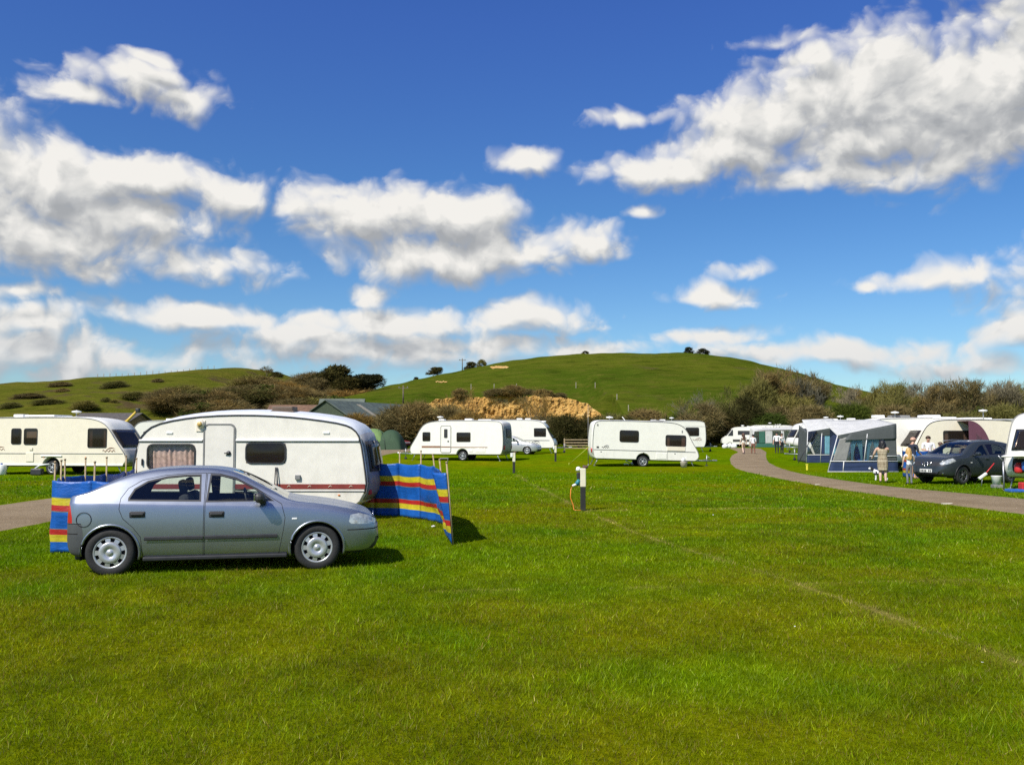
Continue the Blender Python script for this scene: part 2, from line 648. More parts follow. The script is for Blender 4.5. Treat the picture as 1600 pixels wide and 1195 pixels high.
def turf_material():
    m = bpy.data.materials.new('turf')
    m.use_nodes = True
    t = m.node_tree
    k = NT(t)
    b = t.nodes['Principled BSDF']
    dry = k.n('ShaderNodeAttribute', attribute_name='dry', out=2)
    lush = k.n('ShaderNodeAttribute', attribute_name='lush', out=2)
    scar = k.n('ShaderNodeAttribute', attribute_name='scar', out=2)
    pos = t.nodes.new('ShaderNodeNewGeometry').outputs['Position']
    fine = k.noise(pos, 14.0, 6, 0.72)
    mid = k.noise(k.vm('MULTIPLY', pos, (1, .45, 1)), 1.3, 5, 0.65)
    c = k.mix(lush, (0.098, 0.162, 0.0015), (0.068, 0.140, 0.001))
    c = k.mix(dry, c, (0.145, 0.150, 0.002))
    c = k.mix(k.maprange(mid, 0.35, 0.7, 0.0, 0.45), c, (0.125, 0.190, 0.0015))
    far = k.noise(k.vm('MULTIPLY', pos, (.5, .35, 1)), 3.2, 6, 0.75)
    c = k.mix(1.0, c, k.ramp(far, [(0.3, (.62, .68, .6)), (0.5, (1.0, 1.02, .95)), (0.7, (1.35, 1.26, 1.15))]), 'MULTIPLY')
    c = k.mix(k.m('MULTIPLY', scar, 0.8), c, (0.26, 0.21, 0.06))
    c = k.mix(1.0, c, k.ramp(fine, [(0.25, (.45, .45, .45)), (0.5, (1, 1, 1)), (0.75, (1.7, 1.6, 1.5))]), 'MULTIPLY')
    k.put(b.inputs['Base Color'], c)
    b.inputs['Roughness'].default_value = 0.95
    b.inputs['Specular IOR Level'].default_value = 0.0
    bn = t.nodes.new('ShaderNodeBump')
    bn.inputs['Strength'].default_value = 0.9
    bn.inputs['Distance'].default_value = 0.05
    k.put(bn.inputs['Height'], k.m('ADD', fine, k.m('MULTIPLY', mid, 1.5)))
    t.links.new(bn.outputs[0], b.inputs['Normal'])
    return m


def lines(a, b, step, far, grow=1.25):
    out = list(np.arange(a, b + 1e-6, step))
    s = step
    while out[-1] < far:
        s *= grow
        out.append(out[-1] + s)
    return out


M_TURF = turf_material()


def make_ground():
    xp = lines(0, 30, 0.25, 900)
    xs = np.array([-v for v in xp[:0:-1]] + xp)
    yp = lines(2, 46, 0.25, 80, 1.06)
    yp = [y for y in yp if y < 80]
    yp += lines(80, 130, 3, 1600)
    ys = np.array([-80, -40, -20, -10, -5, -2, 0, 1] + yp)
    X, Y = np.meshgrid(xs, ys, indexing='ij')
    t = np.clip((Y - 50) / 22, 0, 1)
    Z = 0.36 * t * t * (3 - 2 * t) + 0.03 * (fbm(X, Y, 0.25, 90, 3) - 0.5) * (np.abs(X) < 40) * (Y < 60)
    nx, ny = X.shape
    co = np.stack([X, Y, Z], -1).reshape(-1, 3)
    idx = np.arange(nx * ny).reshape(nx, ny)
    f = np.stack([idx[:-1, :-1], idx[1:, :-1], idx[1:, 1:], idx[:-1, 1:]], -1).reshape(-1, 4)
    me = bpy.data.meshes.new('ground')
    me.from_pydata(co.tolist(), [], f.tolist())
    me.materials.append(M_TURF)
    for nm, fn in (('dry', dry_mask), ('lush', lush_mask), ('scar', scar_mask)):
        a = me.attributes.new(nm, 'FLOAT', 'POINT')
        a.data.foreach_set('value', fn(X, Y).astype(np.float32).ravel())
    me.polygons.foreach_set('use_smooth', [True] * len(me.polygons))
    o = bpy.data.objects.new('ground', me)
    COL.objects.link(o)
    tag(o, 'mown green grass field of the camp site with worn yellow patches', kind='structure')


make_ground()

# ------------------------------------------------------------------ tracks
ROAD_L = [(1137, 700), (1151, 706), (1141, 712), (1138, 718), (1143, 728), (1164, 737), (1225, 749), (1291, 761), (1400, 778), (1600, 806), (1900, 850)]
ROAD_R = [(1191, 701), (1199, 706.5), (1199, 711), (1202, 718), (1219, 730), (1255, 740), (1300, 747.5), (1330, 752), (1400, 761), (1600, 779), (1900, 812)]


def track_material():
    m = bpy.data.materials.new('gravel_track')
    m.use_nodes = True
    t = m.node_tree
    k = NT(t)
    b = t.nodes['Principled BSDF']
    pos = t.nodes.new('ShaderNodeNewGeometry').outputs['Position']
    a = k.noise(pos, 0.7, 5, 0.65)
    g = k.noise(pos, 22, 5, 0.8)
    c = k.mix(k.maprange(a, .3, .7), (0.205, 0.150, 0.085), (0.27, 0.205, 0.125))
    c = k.mix(1.0, c, k.ramp(g, [(.25, (.55, .55, .55)), (.5, (1, 1, 1)), (.75, (1.5, 1.5, 1.5))]), 'MULTIPLY')
    k.put(b.inputs['Base Color'], c)
    b.inputs['Roughness'].default_value = 0.95
    b.inputs['Specular IOR Level'].default_value = 0.15
    bn = t.nodes.new('ShaderNodeBump')
    bn.inputs['Strength'].default_value = 0.7
    bn.inputs['Distance'].default_value = 0.03
    k.put(bn.inputs['Height'], g)
    t.links.new(bn.outputs[0], b.inputs['Normal'])
    return m


M_TRACK = track_material()


def strip(name, left, right, label, n=220, lift=0.03):
    """a sheet between two edge lines (world x, y), with ragged edges"""
    def sample(pts):
        pts = [Vector((p[0], p[1])) for p in pts]
        d = [0]
        for a, b in zip(pts, pts[1:]):
            d.append(d[-1] + (b - a).length)
        tabx = [(s / d[-1], p.x) for s, p in zip(d, pts)]
        taby = [(s / d[-1], p.y) for s, p in zip(d, pts)]
        return lambda t: Vector((pchip_any(tabx, t), pchip_any(taby, t)))
    fl, fr = sample(left), sample(right)
    mb = MB()

    def P(u, v):
        a, b = fl(u), fr(u)
        w = v + (0.03 * (mnoise.noise(Vector((u * 90, v * 3, 0)))) if v in (0, 1) else 0)
        p = a.lerp(b, w)
        crown = 0.03 * math.sin(math.pi * v)
        return (p.x, p.y, tz(p.x, p.y) + lift + crown - (0.05 if v in (0, 1) else 0))
    mb.grid(P, n, 8)
    o = mb.build(name, M_TRACK)
    return tag(o, label, kind='structure')


def pchip_any(tab, x):
    n = len(tab)
    for i in range(n - 1):
        if x <= tab[i + 1][0]:
            break
    p0, p1 = tab[i], tab[i + 1]
    pm, pp = tab[max(i - 1, 0)], tab[min(i + 2, n - 1)]
    h = p1[0] - p0[0]
    t = (x - p0[0]) / h
    m0 = (p1[1] - pm[1]) / (p1[0] - pm[0]) * h
    m1 = (pp[1] - p0[1]) / (pp[0] - p0[0]) * h
    return ((1 + 2 * t) * (1 - t) ** 2 * p0[1] + t * (1 - t) ** 2 * m0 + t * t * (3 - 2 * t) * p1[1] + t * t * (t - 1) * m1)


rl = [ground(*p)[:2] for p in ROAD_L]
rr_ = [ground(*p)[:2] for p in ROAD_R]
strip('road', rl, rr_, 'pale brown gravel track curving past the caravans on the right')
strip('path', [(-13.6, 8), (-13.4, 23), (-13.4, 40), (-13.4, 60), (-13.2, 84), (-11.2, 96), (-7, 103)], [(-9.3, 8), (-9.6, 18), (-9.5, 40), (-9.4, 60), (-9.2, 76), (-7.5, 86), (-4.5, 93)],
      'pale brown gravel track running behind the old caravan on the left')

# ------------------------------------------------------------------ grass blades near the camera


def blade_material():
    m = bpy.data.materials.new('grass_blades')
    m.use_nodes = True
    t = m.node_tree
    k = NT(t)
    t.nodes.clear()
    c = k.n('ShaderNodeAttribute', attribute_name='tint', out=0)
    d = t.nodes.new('ShaderNodeBsdfDiffuse')
    tr = t.nodes.new('ShaderNodeBsdfTranslucent')
    t.links.new(c, d.inputs[0])
    t.links.new(c, tr.inputs[0])
    mx = t.nodes.new('ShaderNodeMixShader')
    mx.inputs[0].default_value = 0.42
    t.links.new(d.outputs[0], mx.inputs[1])
    t.links.new(tr.outputs[0], mx.inputs[2])
    gl = t.nodes.new('ShaderNodeBsdfGlossy')
    gl.inputs['Roughness'].default_value = 0.45
    gl.inputs[0].default_value = (0.8, 0.8, 0.6, 1)
    m2 = t.nodes.new('ShaderNodeMixShader')
    m2.inputs[0].default_value = 0.012
    t.links.new(mx.outputs[0], m2.inputs[1])
    t.links.new(gl.outputs[0], m2.inputs[2])
    o = t.nodes.new('ShaderNodeOutputMaterial')
    t.links.new(m2.outputs[0], o.inputs[0])
    return m


def make_grass():
    rs = np.random.RandomState(3)
    bands = [(4.2, 7.5, 5200, .0042, .034), (7.5, 12, 3000, .0055, .036), (12, 19, 1300, .0085, .040), (19, 30, 420, .014, .045), (30, 48, 110, .026, .05)]
    P, W, H = [], [], []
    for (y0, y1, dens, w, h) in bands:
        area = 0.64 * (y1 * y1 - y0 * y0) * 2 * 0.5 * 1.03 + 3 * (y1 - y0)
        n = int(area * dens)
        y = np.sqrt(rs.uniform(y0 * y0, y1 * y1, n))
        x = rs.uniform(-1, 1, n) * (0.60 * y + 0.8)
        P.append(np.stack([x, y], 1))
        W.append(np.full(n, w))
        H.append(np.full(n, h))
    P, W, H = np.concatenate(P), np.concatenate(W), np.concatenate(H)
    x, y = P[:, 0], P[:, 1]
    # none on the tracks
    ly, lx = np.array([p[1] for p in rl][::-1]), np.array([p[0] for p in rl][::-1])
    ry, rx = np.array([p[1] for p in rr_][::-1]), np.array([p[0] for p in rr_][::-1])
    o1, o2 = np.argsort(ly), np.argsort(ry)
    on = (x > np.interp(y, ly[o1], lx[o1]) + .05) & (x < np.interp(y, ry[o2], rx[o2]) - .05) & (y < 50)
    on |= (x < -9.55) & (x > -13.4)
    keep = ~on & (rs.random_sample(len(y)) > np.clip((y - 30) / 18, 0, 1) ** .8)
    x, y, W, H = x[keep], y[keep], W[keep], H[keep]
    n = len(x)
    dry, lush, scar = dry_mask(x, y), lush_mask(x, y), scar_mask(x, y)
    tuft = fbm(x, y, 3.0, 120, 3)
    hh = H * (0.55 + 0.9 * tuft) * rs.uniform(0.55, 1.25, n) * (1 - 0.55 * scar) * (1 - 0.2 * dry) * (1 + 0.3 * lush)
    tall = rs.random_sample(n) < 0.05
    hh = np.where(tall, hh * 1.45, hh)
    W = np.where(tall, W * 1.6, W)
    a = rs.uniform(0, 2 * np.pi, n)
    lean = rs.uniform(0.2, 1.15, n) * hh
    la = rs.uniform(0, 2 * np.pi, n)
    t = np.clip((y - 50) / 22, 0, 1)
    z0 = 0.36 * t * t * (3 - 2 * t) + 0.03 * (fbm(x, y, 0.25, 90, 3) - 0.5) - 0.004
    dx, dy = np.cos(a) * W / 2, np.sin(a) * W / 2
    v = np.empty((n, 3, 3), np.float32)
    v[:, 0] = np.stack([x - dx, y - dy, z0], 1)
    v[:, 1] = np.stack([x + dx, y + dy, z0], 1)
    v[:, 2] = np.stack([x + np.cos(la) * lean, y + np.sin(la) * lean, z0 + hh], 1)
    g0 = np.array([0.150, 0.240, 0.0012])
    g1 = np.array([0.092, 0.202, 0.001])
    gd = np.array([0.235, 0.222, 0.002])
    gs = np.array([0.40, 0.33, 0.10])
    L = lush[:, None]
    c = g0 * (1 - L) + g1 * L
    D = np.clip(dry * 0.62 + rs.normal(0, .14, n), 0, 1)[:, None]
    c = c * (1 - D) + gd * D
    S = ((scar > rs.uniform(0.1, 0.9, n)) | (rs.uniform(0, 1, n) < 0.012))[:, None]
    c = np.where(S, gs, c)
    br = rs.random_sample(n)
    brown = ((dry > 0.6) & (br < 0.12))[:, None]
    c = np.where(brown, np.array([0.17, 0.12, 0.022]), c)
    c = c * rs.uniform(0.62, 1.32, n)[:, None] * (0.28 + 0.80 * fbm(x, y, 1.2, 140, 3) + 0.90 * fbm(x, y * .8, 5.5, 160, 2))[:, None]
    c = np.where(tall[:, None], c * 1.45, c)
    me = bpy.data.meshes.new('grass')
    me.vertices.add(n * 3)
    me.vertices.foreach_set('co', v.ravel())
    me.loops.add(n * 3)
    me.loops.foreach_set('vertex_index', np.arange(n * 3, dtype=np.int32))
    me.polygons.add(n)
    me.polygons.foreach_set('loop_start', np.arange(0, n * 3, 3, dtype=np.int32))
    me.update(calc_edges=True)
    at_ = me.attributes.new('tint', 'FLOAT_COLOR', 'POINT')
    cc = np.ones((n, 3, 4), np.float32)
    cc[:, :, :3] = c[:, None, :]
    at_.data.foreach_set('color', cc.ravel())
    me.materials.append(blade_material())
    o = bpy.data.objects.new('grass', me)
    COL.objects.link(o)
    tag(o, 'short mown grass blades of the camp field', 'grass', kind='stuff')


make_grass()

# ------------------------------------------------------------------ hills


def hill_material(name, c1, c2, c3, scrub, scrub_amt):
    m = bpy.data.materials.new(name)
    m.use_nodes = True
    t = m.node_tree
    k = NT(t)
    b = t.nodes['Principled BSDF']
    pos = t.nodes.new('ShaderNodeNewGeometry').outputs['Position']
    a = k.noise(k.vm('MULTIPLY', pos, (.6, 1, 2.2)), 0.045, 5, 0.6)
    g = k.noise(k.vm('MULTIPLY', pos, (.5, .8, 3)), 0.5, 6, 0.75)
    c = k.mix(k.maprange(a, .35, .65), c1, c2)
    c = k.mix(k.maprange(g, .46, .72, 0, .85), c, c3)
    c = k.mix(k.maprange(k.noise(k.vm('MULTIPLY', pos, (.6, .8, 2)), 0.22, 5, .7), .52, .66, 0, .6), c, tuple(x * .55 for x in c1))
    s = k.noise(k.vm('MULTIPLY', pos, (.7, 1, 2.0)), 0.085, 6, 0.7)
    c = k.mix(k.maprange(s, 0.60 - scrub_amt, 0.70 - scrub_amt), c, scrub)
    # sheep tracks along the slope
    z = k.n('ShaderNodeSeparateXYZ', pos).node.outputs[2]
    wv = k.m('SINE', k.m('MULTIPLY_ADD', k.noise(pos, 0.05, 5, 0.65), 34.0, k.m('MULTIPLY', z, 3.6)))
    c = k.mix(1.0, c, k.ramp(wv, [(0.0, (.95, .95, .95)), (.5, (1, 1, 1)), (1, (1.05, 1.05, 1.03))]), 'MULTIPLY')
    k.put(b.inputs['Base Color'], c)
    b.inputs['Roughness'].default_value = 1.0
    b.inputs['Specular IOR Level'].default_value = 0.0
    bn = t.nodes.new('ShaderNodeBump')
    bn.inputs['Strength'].default_value = 0.9
    bn.inputs['Distance'].default_value = 0.8
    k.put(bn.inputs['Height'], k.m('ADD', g, k.m('MULTIPLY', wv, 0.02)))
    t.links.new(bn.outputs[0], b.inputs['Normal'])
    return m


class Hill:
    """profile: skyline pixels; the slope climbs from y0 to the ridge yr and falls behind it"""
    def __init__(self, prof, y0, yr, power=1.0):
        self.y0, self.yr, self.power = y0, yr, power
        best = max((self.f(y) / y, y) for y in np.linspace(y0 + 5, yr, 200))
        self.ys = best[1]
        self.tab = []
        for (px, py) in prof:
            p = at(px, py, self.ys)
            self.tab.append((p.x, p.z / self.f(self.ys)))

    def f(self, y):
        if y <= self.y0:
            return 0.0
        if y <= self.yr:
            return math.sin((y - self.y0) / (self.yr - self.y0) * math.pi / 2) ** self.power
        return max(0.0, math.cos((y - self.yr) / (1.25 * (self.yr - self.y0)) * math.pi / 2))

    def z(self, x, y):
        h = pchip(self.tab, x) * self.f(y)
        k = min(1.0, max(0, h) / 4)
        h += k * (1.1 * mnoise.fractal(Vector((x * .03, y * .03, 3)), 1, 2, 4) + 0.25 * mnoise.noise(Vector((x * .25, y * .25, 7))))
        return h

    def sky(self, px):
        """a point on the skyline above pixel column px"""
        x = xat(px, self.ys)
        return Vector((x, self.ys, self.z(x, self.ys)))


QUARRY = [(640, 645), (665, 630), (700, 622), (745, 621), (790, 618), (850, 620), (882, 622), (912, 629), (938, 645), (952, 657)]
QY = 150.0
QT = [(xat(px, QY), at(px, py, QY).z) for px, py in QUARRY]


class QHill(Hill):
    def z(self, x, y):
        h = Hill.z(self, x, y)
        a, b = QT[0][0], QT[-1][0]
        if a < x < b:
            top = pchip(QT, x)
            if y < QY + 1.5:
                return min(h, 0.2)
            # lip of the cutting, easing into the slope
            k = smooth(QY + 1.5, QY + 38, y)
            edge = min(1.0, (x - a) / 4, (b - x) / 4)
            return h * (1 - edge) + edge * (top * (1 - k) + h * k) if edge < 1 else top * (1 - k) + h * k
        return h


def build_hill(name, hill, x0, x1, nx, m, label, ny=70):
    ys = list(np.linspace(hill.y0, hill.y0 + 50, 34)) + list(np.linspace(hill.y0 + 53, hill.yr + 1.25 * (hill.yr - hill.y0), ny))
    mb = MB()
    xs = np.linspace(x0, x1, nx)
    mb.grid(lambda u, v: None, 0, 0) if False else None
    vs = [(x, y, hill.z(x, y) - 0.3 + (0.36 if True else 0)) for x in xs for y in ys]
    n2 = len(ys)
    fs = [(i * n2 + j, (i + 1) * n2 + j, (i + 1) * n2 + j + 1, i * n2 + j + 1) for i in range(nx - 1) for j in range(n2 - 1)]
    mb.add(vs, fs, 0, True)
    o = mb.build(name, m)
    return tag(o, label, kind='structure')


M_HILLC = hill_material('hill_pasture', (0.052, 0.082, 0.006), (0.084, 0.102, 0.009), (0.115, 0.106, 0.018), (0.085, 0.075, 0.025), 0.015)
M_HILLL = hill_material('hill_rough_grass', (0.082, 0.098, 0.010), (0.106, 0.106, 0.014), (0.130, 0.106, 0.022), (0.085, 0.062, 0.028), 0.05)
M_HILLR = hill_material('far_field_grass', (0.10, 0.15, 0.02), (0.11, 0.16, 0.025), (0.12, 0.15, 0.03), (0.09, 0.08, 0.03), -0.2)

HILL_C = QHill([(430, 668), (500, 640), (560, 616), (590, 609), (620, 601), (680, 588), (750, 574), (820, 565), (915, 558), (1000, 554.5), (1050, 554.5), (1110, 560), (1160, 570), (1210, 583), (1260, 600), (1330, 632), (1420, 670)], 118, 262)
HILL_L = Hill([(-500, 668), (-300, 655), (-120, 642), (0, 622), (50, 609), (100, 595), (130, 591), (200, 587), (300, 581.5), (345, 577), (385, 581), (420, 590), (480, 594), (540, 602), (600, 618), (700, 650), (780, 676)], 132, 300)
HILL_R = Hill([(1180, 676), (1300, 650), (1420, 628), (1500, 620), (1600, 614), (1750, 612), (1950, 622), (2300, 660)], 190, 330)
build_hill('hill', HILL_C, -80, 125, 210, M_HILLC, 'rounded green pasture hill with an orange cutting at its foot')
build_hill('hill', HILL_L, -330, 5, 170, M_HILLL, 'rough olive green hill behind the caravans on the left')
build_hill('hill', HILL_R, 60, 330, 90, M_HILLR, 'far green field rising behind the bare trees on the right')


def make_quarry():
    m = bpy.data.materials.new('orange_sandstone')
    m.use_nodes = True
    t = m.node_tree
    k = NT(t)
    b = t.nodes['Principled BSDF']
    pos = t.nodes.new('ShaderNodeNewGeometry').outputs['Position']
    a = k.noise(pos, 0.35, 6, 0.7)
    g = k.noise(k.vm('MULTIPLY', pos, (1, 1, 1.6)), 1.6, 6, 0.75)
    c = k.ramp(a, [(0.3, (0.50, 0.27, 0.06)), (0.5, (0.76, 0.45, 0.12)), (0.65, (0.84, 0.60, 0.23))])
    c = k.mix(k.maprange(g, .52, .66), c, (0.22, 0.11, 0.03))
    c = k.mix(k.maprange(k.noise(pos, .6, 5, .7), .62, .72, 0, .7), c, (0.13, 0.11, 0.03))
    k.put(b.inputs['Base Color'], c)
    b.inputs['Roughness'].default_value = 1.0
    bn = t.nodes.new('ShaderNodeBump')
    bn.inputs['Strength'].default_value = 1.0
    bn.inputs['Distance'].default_value = 0.7
    k.put(bn.inputs['Height'], g)
    t.links.new(bn.outputs[0], b.inputs['Normal'])
    mb = MB()
    a0, b0 = QT[0][0] - 1, QT[-1][0] + 1

    def P(u, v):
        x = a0 + (b0 - a0) * u
        top = pchip(QT, x) + 0.4 * mnoise.noise(Vector((x * .9, 0, 0)))
        z = -0.5 + (top + 0.6) * v
        d = 1.3 * mnoise.fractal(Vector((x * .4, z * .5, 1)), .8, 2, 6) + 0.75 * mnoise.noise(Vector((x * 1.9, z * 1.2, 4))) + 0.35 * mnoise.noise(Vector((x * 4.1, z * 3.7, 8)))
        # gullies
        d += 0.9 * abs(mnoise.noise(Vector((x * .33, z * .08, 9))))
        return (x, QY - 1.2 + 2.2 * v + d * (1 - 0.6 * v), z)
    mb.grid(P, 300, 60, 0, False)
    o = mb.build('cliff', m)
    tag(o, 'steep orange sandstone cutting at the foot of the green hill', kind='structure')
    # small scrape of bare earth on the hill shoulder
    mb = MB()
    for (px, py, w, h) in ((772, 576, 40, 8), (690, 598, 34, 5), (748, 582, 22, 6)):
        pass
    return m


M_QUARRY = make_quarry()


def hill_point(hill, px, py):
    """first point where the sight line through a pixel meets the slope"""
    d = ray(px, py)
    y = hill.y0
    while y < hill.yr + 60:
        k = y / d.y
        p = Vector((0, 0, CAMH)) + d * k
        if hill.z(p.x, y) + 0.06 >= p.z:
            return Vector((p.x, y, hill.z(p.x, y) + 0.06))
        y += 0.5
    return hill.sky(px)


def scrape(px, py, w, h, label):
    """patch of bare orange earth lying on the slope"""
    pts = []
    mb = MB()
    n = 14

    def P(u, v):
        q = hill_point(HILL_C, px + (u - .5) * w * (1 - .5 * abs(v - .5)), py + (v - .5) * h + 2 * mnoise.noise(Vector((u * 5, px, 0))))
        return (q.x, q.y - .2, q.z + .02 + .1 * abs(mnoise.noise(Vector((u * 9, v * 5, px)))))
    mb.grid(P, n, 4)
    o = mb.build('bare_earth', M_QUARRY)
    tag(o, label, kind='structure')


scrape(780, 574, 30, 3.5, 'strip of bare orange earth just below the hill skyline')
scrape(690, 597, 20, 1.6, 'thin scrape of orange earth on the hill shoulder')

# ------------------------------------------------------------------ trees and shrubs
def leaf_mat(name, c1, c2, c3, trans=0.25, scale=0.9):
    m = bpy.data.materials.new(name)
    m.use_nodes = True
    t = m.node_tree
    k = NT(t)
    t.nodes.clear()
    geo = t.nodes.new('ShaderNodeNewGeometry')
    oi = t.nodes.new('ShaderNodeObjectInfo')
    f = k.noise(geo.outputs['Position'], scale, 4, 0.6)
    isl = geo.outputs['Random Per Island']
    c = k.mix(k.maprange(f, .35, .65), c1, c2)
    c = k.mix(k.maprange(isl, .55, 1.0, 0, .8, 'LINEAR'), c, c3)
    c = k.mix(1.0, c, k.ramp(oi.outputs['Random'], [(0, (.8, .82, .85)), (.5, (1, 1, 1)), (1, (1.22, 1.12, 1.0))]), 'MULTIPLY')
    d = t.nodes.new('ShaderNodeBsdfDiffuse')
    tr = t.nodes.new('ShaderNodeBsdfTranslucent')
    t.links.new(c, d.inputs[0])
    t.links.new(c, tr.inputs[0])
    mx = t.nodes.new('ShaderNodeMixShader')
    mx.inputs[0].default_value = trans
    t.links.new(d.outputs[0], mx.inputs[1])
    t.links.new(tr.outputs[0], mx.inputs[2])
    o = t.nodes.new('ShaderNodeOutputMaterial')
    t.links.new(mx.outputs[0], o.inputs[0])
    return m


M_BARK = mat('bark', (0.14, 0.115, 0.075), 0.95, var=0.35, vscale=4, bump=0.4, bscale=20)
M_PALEBARK = mat('pale_bark', (0.27, 0.23, 0.16), 0.95, var=0.3, vscale=4, bump=0.4, bscale=20)
LM = {
    'brown': leaf_mat('twigs_brown', (0.173, 0.136, 0.054), (0.221, 0.167, 0.068), (0.276, 0.230, 0.098)),
    'olive': leaf_mat('twigs_olive', (0.157, 0.143, 0.042), (0.193, 0.178, 0.051), (0.249, 0.239, 0.075)),
    'rust': leaf_mat('twigs_rust', (0.230, 0.139, 0.042), (0.291, 0.197, 0.057), (0.365, 0.259, 0.083)),
    'grey': leaf_mat('twigs_grey', (0.171, 0.158, 0.105), (0.214, 0.197, 0.128), (0.285, 0.268, 0.180)),
    'dark': leaf_mat('needles_dark', (0.022, 0.026, 0.012), (0.036, 0.040, 0.018), (0.07, 0.062, 0.03), 0.12),
    'green': leaf_mat('leaves_green', (0.052, 0.078, 0.014), (0.075, 0.105, 0.02), (0.11, 0.14, 0.03)),
    'gorse': leaf_mat('leaves_dark_olive', (0.052, 0.052, 0.016), (0.075, 0.068, 0.022), (0.12, 0.10, 0.036)),
}


def add_tris(mb, cen, dirv, side, ln, wd):
    """many loose triangles: base centre, direction, side vector"""
    a = cen - side * wd[:, None] / 2
    b = cen + side * wd[:, None] / 2
    c = cen + dirv * ln[:, None]
    v = np.stack([a, b, c], 1).reshape(-1, 3)
    o = len(mb.v)
    mb.v += v.tolist()
    n = len(cen)
    mb.f += (np.arange(n * 3).reshape(n, 3) + o).tolist()
    mb.mi += [0] * n
    mb.sm += [False] * n


def unit(a):
    return a / np.maximum(1e-9, np.linalg.norm(a, axis=1, keepdims=True))


def make_tree(seed, h, w, style, lean=0.0, dense=1.0):
    """returns (trunk mesh builder, crown mesh builder); h metres tall, w metres wide"""
    r = random.Random(seed)
    rs = np.random.RandomState(seed)
    tr, cr = MB(), MB()
    tips = []

    def grow(p, d, ln, rad, lev):
        pts, rr = [p], [rad]
        n = 4 if lev < 2 else 3
        q = p
        for i in range(n):
            d = (d + Vector((r.gauss(0, .16) + lean * .10, r.gauss(0, .16), r.gauss(0.05, .08)))).normalized()
            q = q + d * ln / n
            pts.append(q)
            rr.append(rad * (1 - 0.55 * (i + 1) / n))
        tr.tube(pts, rr, 5 if lev < 2 else 3, cap=False)
        if lev >= 2:
            tips.append((pts[1], q, d))
            return
        kids = r.randint(4, 6) if lev == 0 else r.randint(4, 6)
        for _ in range(kids):
            i = r.randint(2, n)
            az = r.uniform(0, 2 * math.pi)
            sp = r.uniform(.5, 1.05)
            nd = (d * math.cos(sp) + Vector((math.cos(az) * w / h * 1.35, math.sin(az) * w / h * 1.35, r.uniform(-.15, .3))) * math.sin(sp)).normalized()
            grow(pts[i], nd, ln * r.uniform(.55, .85), rr[i] * .6, lev + 1)

    if style == 'bare':
        stems = r.choice((1, 2, 3))
        for s in range(stems):
            a = r.uniform(0, 6.28)
            grow(Vector((r.uniform(-.3, .3) * (stems > 1), r.uniform(-.3, .3) * (stems > 1), -.15)), Vector((.35 * math.cos(a) * (stems > 1), .35 * math.sin(a) * (stems > 1), 1)).normalized(), h * .42, h * .02, 0)
        zmax = max(t[1].z for t in tips)
        wmax = max(max(abs(t[1].x), abs(t[1].y)) for t in tips)
        sz, sx = h * .93 / zmax, w * .5 / wmax
        for i, v in enumerate(tr.v):
            tr.v[i] = (v[0] * sx, v[1] * sx, v[2] * sz)
        S = np.array([sx, sx, sz])
        T = np.array([[*t[1]] for t in tips]) * S
        B = np.array([[*t[0]] for t in tips]) * S
        D = unit(T - B)
        per = int(120 * dense)
        k = np.repeat(np.arange(len(T)), per)
        n = len(k)
        f = rs.uniform(0, 1.15, n)[:, None]
        cen = B[k] * (1 - f) + T[k] * f + rs.normal(0, .26, (n, 3)) * np.array([1, 1, .8]) * h / 9
        out = unit(cen - np.array([0, 0, h * .4]))
        d = unit(D[k] * .6 + out * .5 + rs.normal(0, .55, (n, 3)) + np.array([lean * .3, 0, .25]))
        sd = unit(np.cross(d, rs.normal(0, 1, (n, 3))))
        add_tris(cr, cen, d, sd, rs.uniform(.35, .95, n) * h / 9, rs.uniform(.035, .085, n) * h / 9)
    else:
        for s in range(r.randint(4, 6)):
            a = r.uniform(0, 6.28)
            e = Vector((math.cos(a) * w * .3, math.sin(a) * w * .3, h * r.uniform(.55, .8)))
            tr.tube([(e.x * .1, e.y * .1, -.15), (e.x * .5, e.y * .5, e.z * .55), e], [h * .014, h * .01, h * .004], 5, cap=False)
        nc = int({'bush': 46, 'pine': 40, 'brush': 60}[style] * (1 if dense <= 1 else dense))
        C, RAD = [], []
        for i in range(nc):
            a, zz = r.uniform(0, 6.28), r.uniform(-.9, 1)
            if style == 'pine':
                zz = r.uniform(-.5, 1)
            q = math.sqrt(max(0, 1 - zz * zz)) * r.uniform(.55, 1.0)
            C.append((math.cos(a) * q * w * .42 + lean * (zz + .6) * w * .18, math.sin(a) * q * w * .42, h * .52 + zz * h * .40))
            RAD.append(r.uniform(.09, .19) * (w + h) * .5)
        C, RAD = np.array(C), np.array(RAD)
        per = int({'bush': 110, 'pine': 150, 'brush': 120}[style] * min(dense, 1))
        k = np.repeat(np.arange(nc), per)
        n = len(k)
        off = unit(rs.normal(0, 1, (n, 3))) * (rs.uniform(0, 1, n) ** .45)[:, None]
        cen = C[k] + off * RAD[k][:, None] * np.array([1, 1, .72])
        cen[:, 2] = np.maximum(cen[:, 2], 0.02)
        d = unit(off + rs.normal(0, .5, (n, 3)) + np.array([lean * .3, 0, .35]))
        sd = unit(np.cross(d, rs.normal(0, 1, (n, 3))))
        s = (w + h) * .5
        if style == 'brush':
            add_tris(cr, cen, d, sd, rs.uniform(.10, .26, n) * s * .75, rs.uniform(.007, .016, n) * s)
        elif style == 'pine':
            add_tris(cr, cen, d, sd, rs.uniform(.05, .11, n) * s, rs.uniform(.02, .045, n) * s)
        else:
            add_tris(cr, cen, d, sd, rs.uniform(.04, .10, n) * s, rs.uniform(.018, .04, n) * s)
    return tr, cr


PROTO = {}


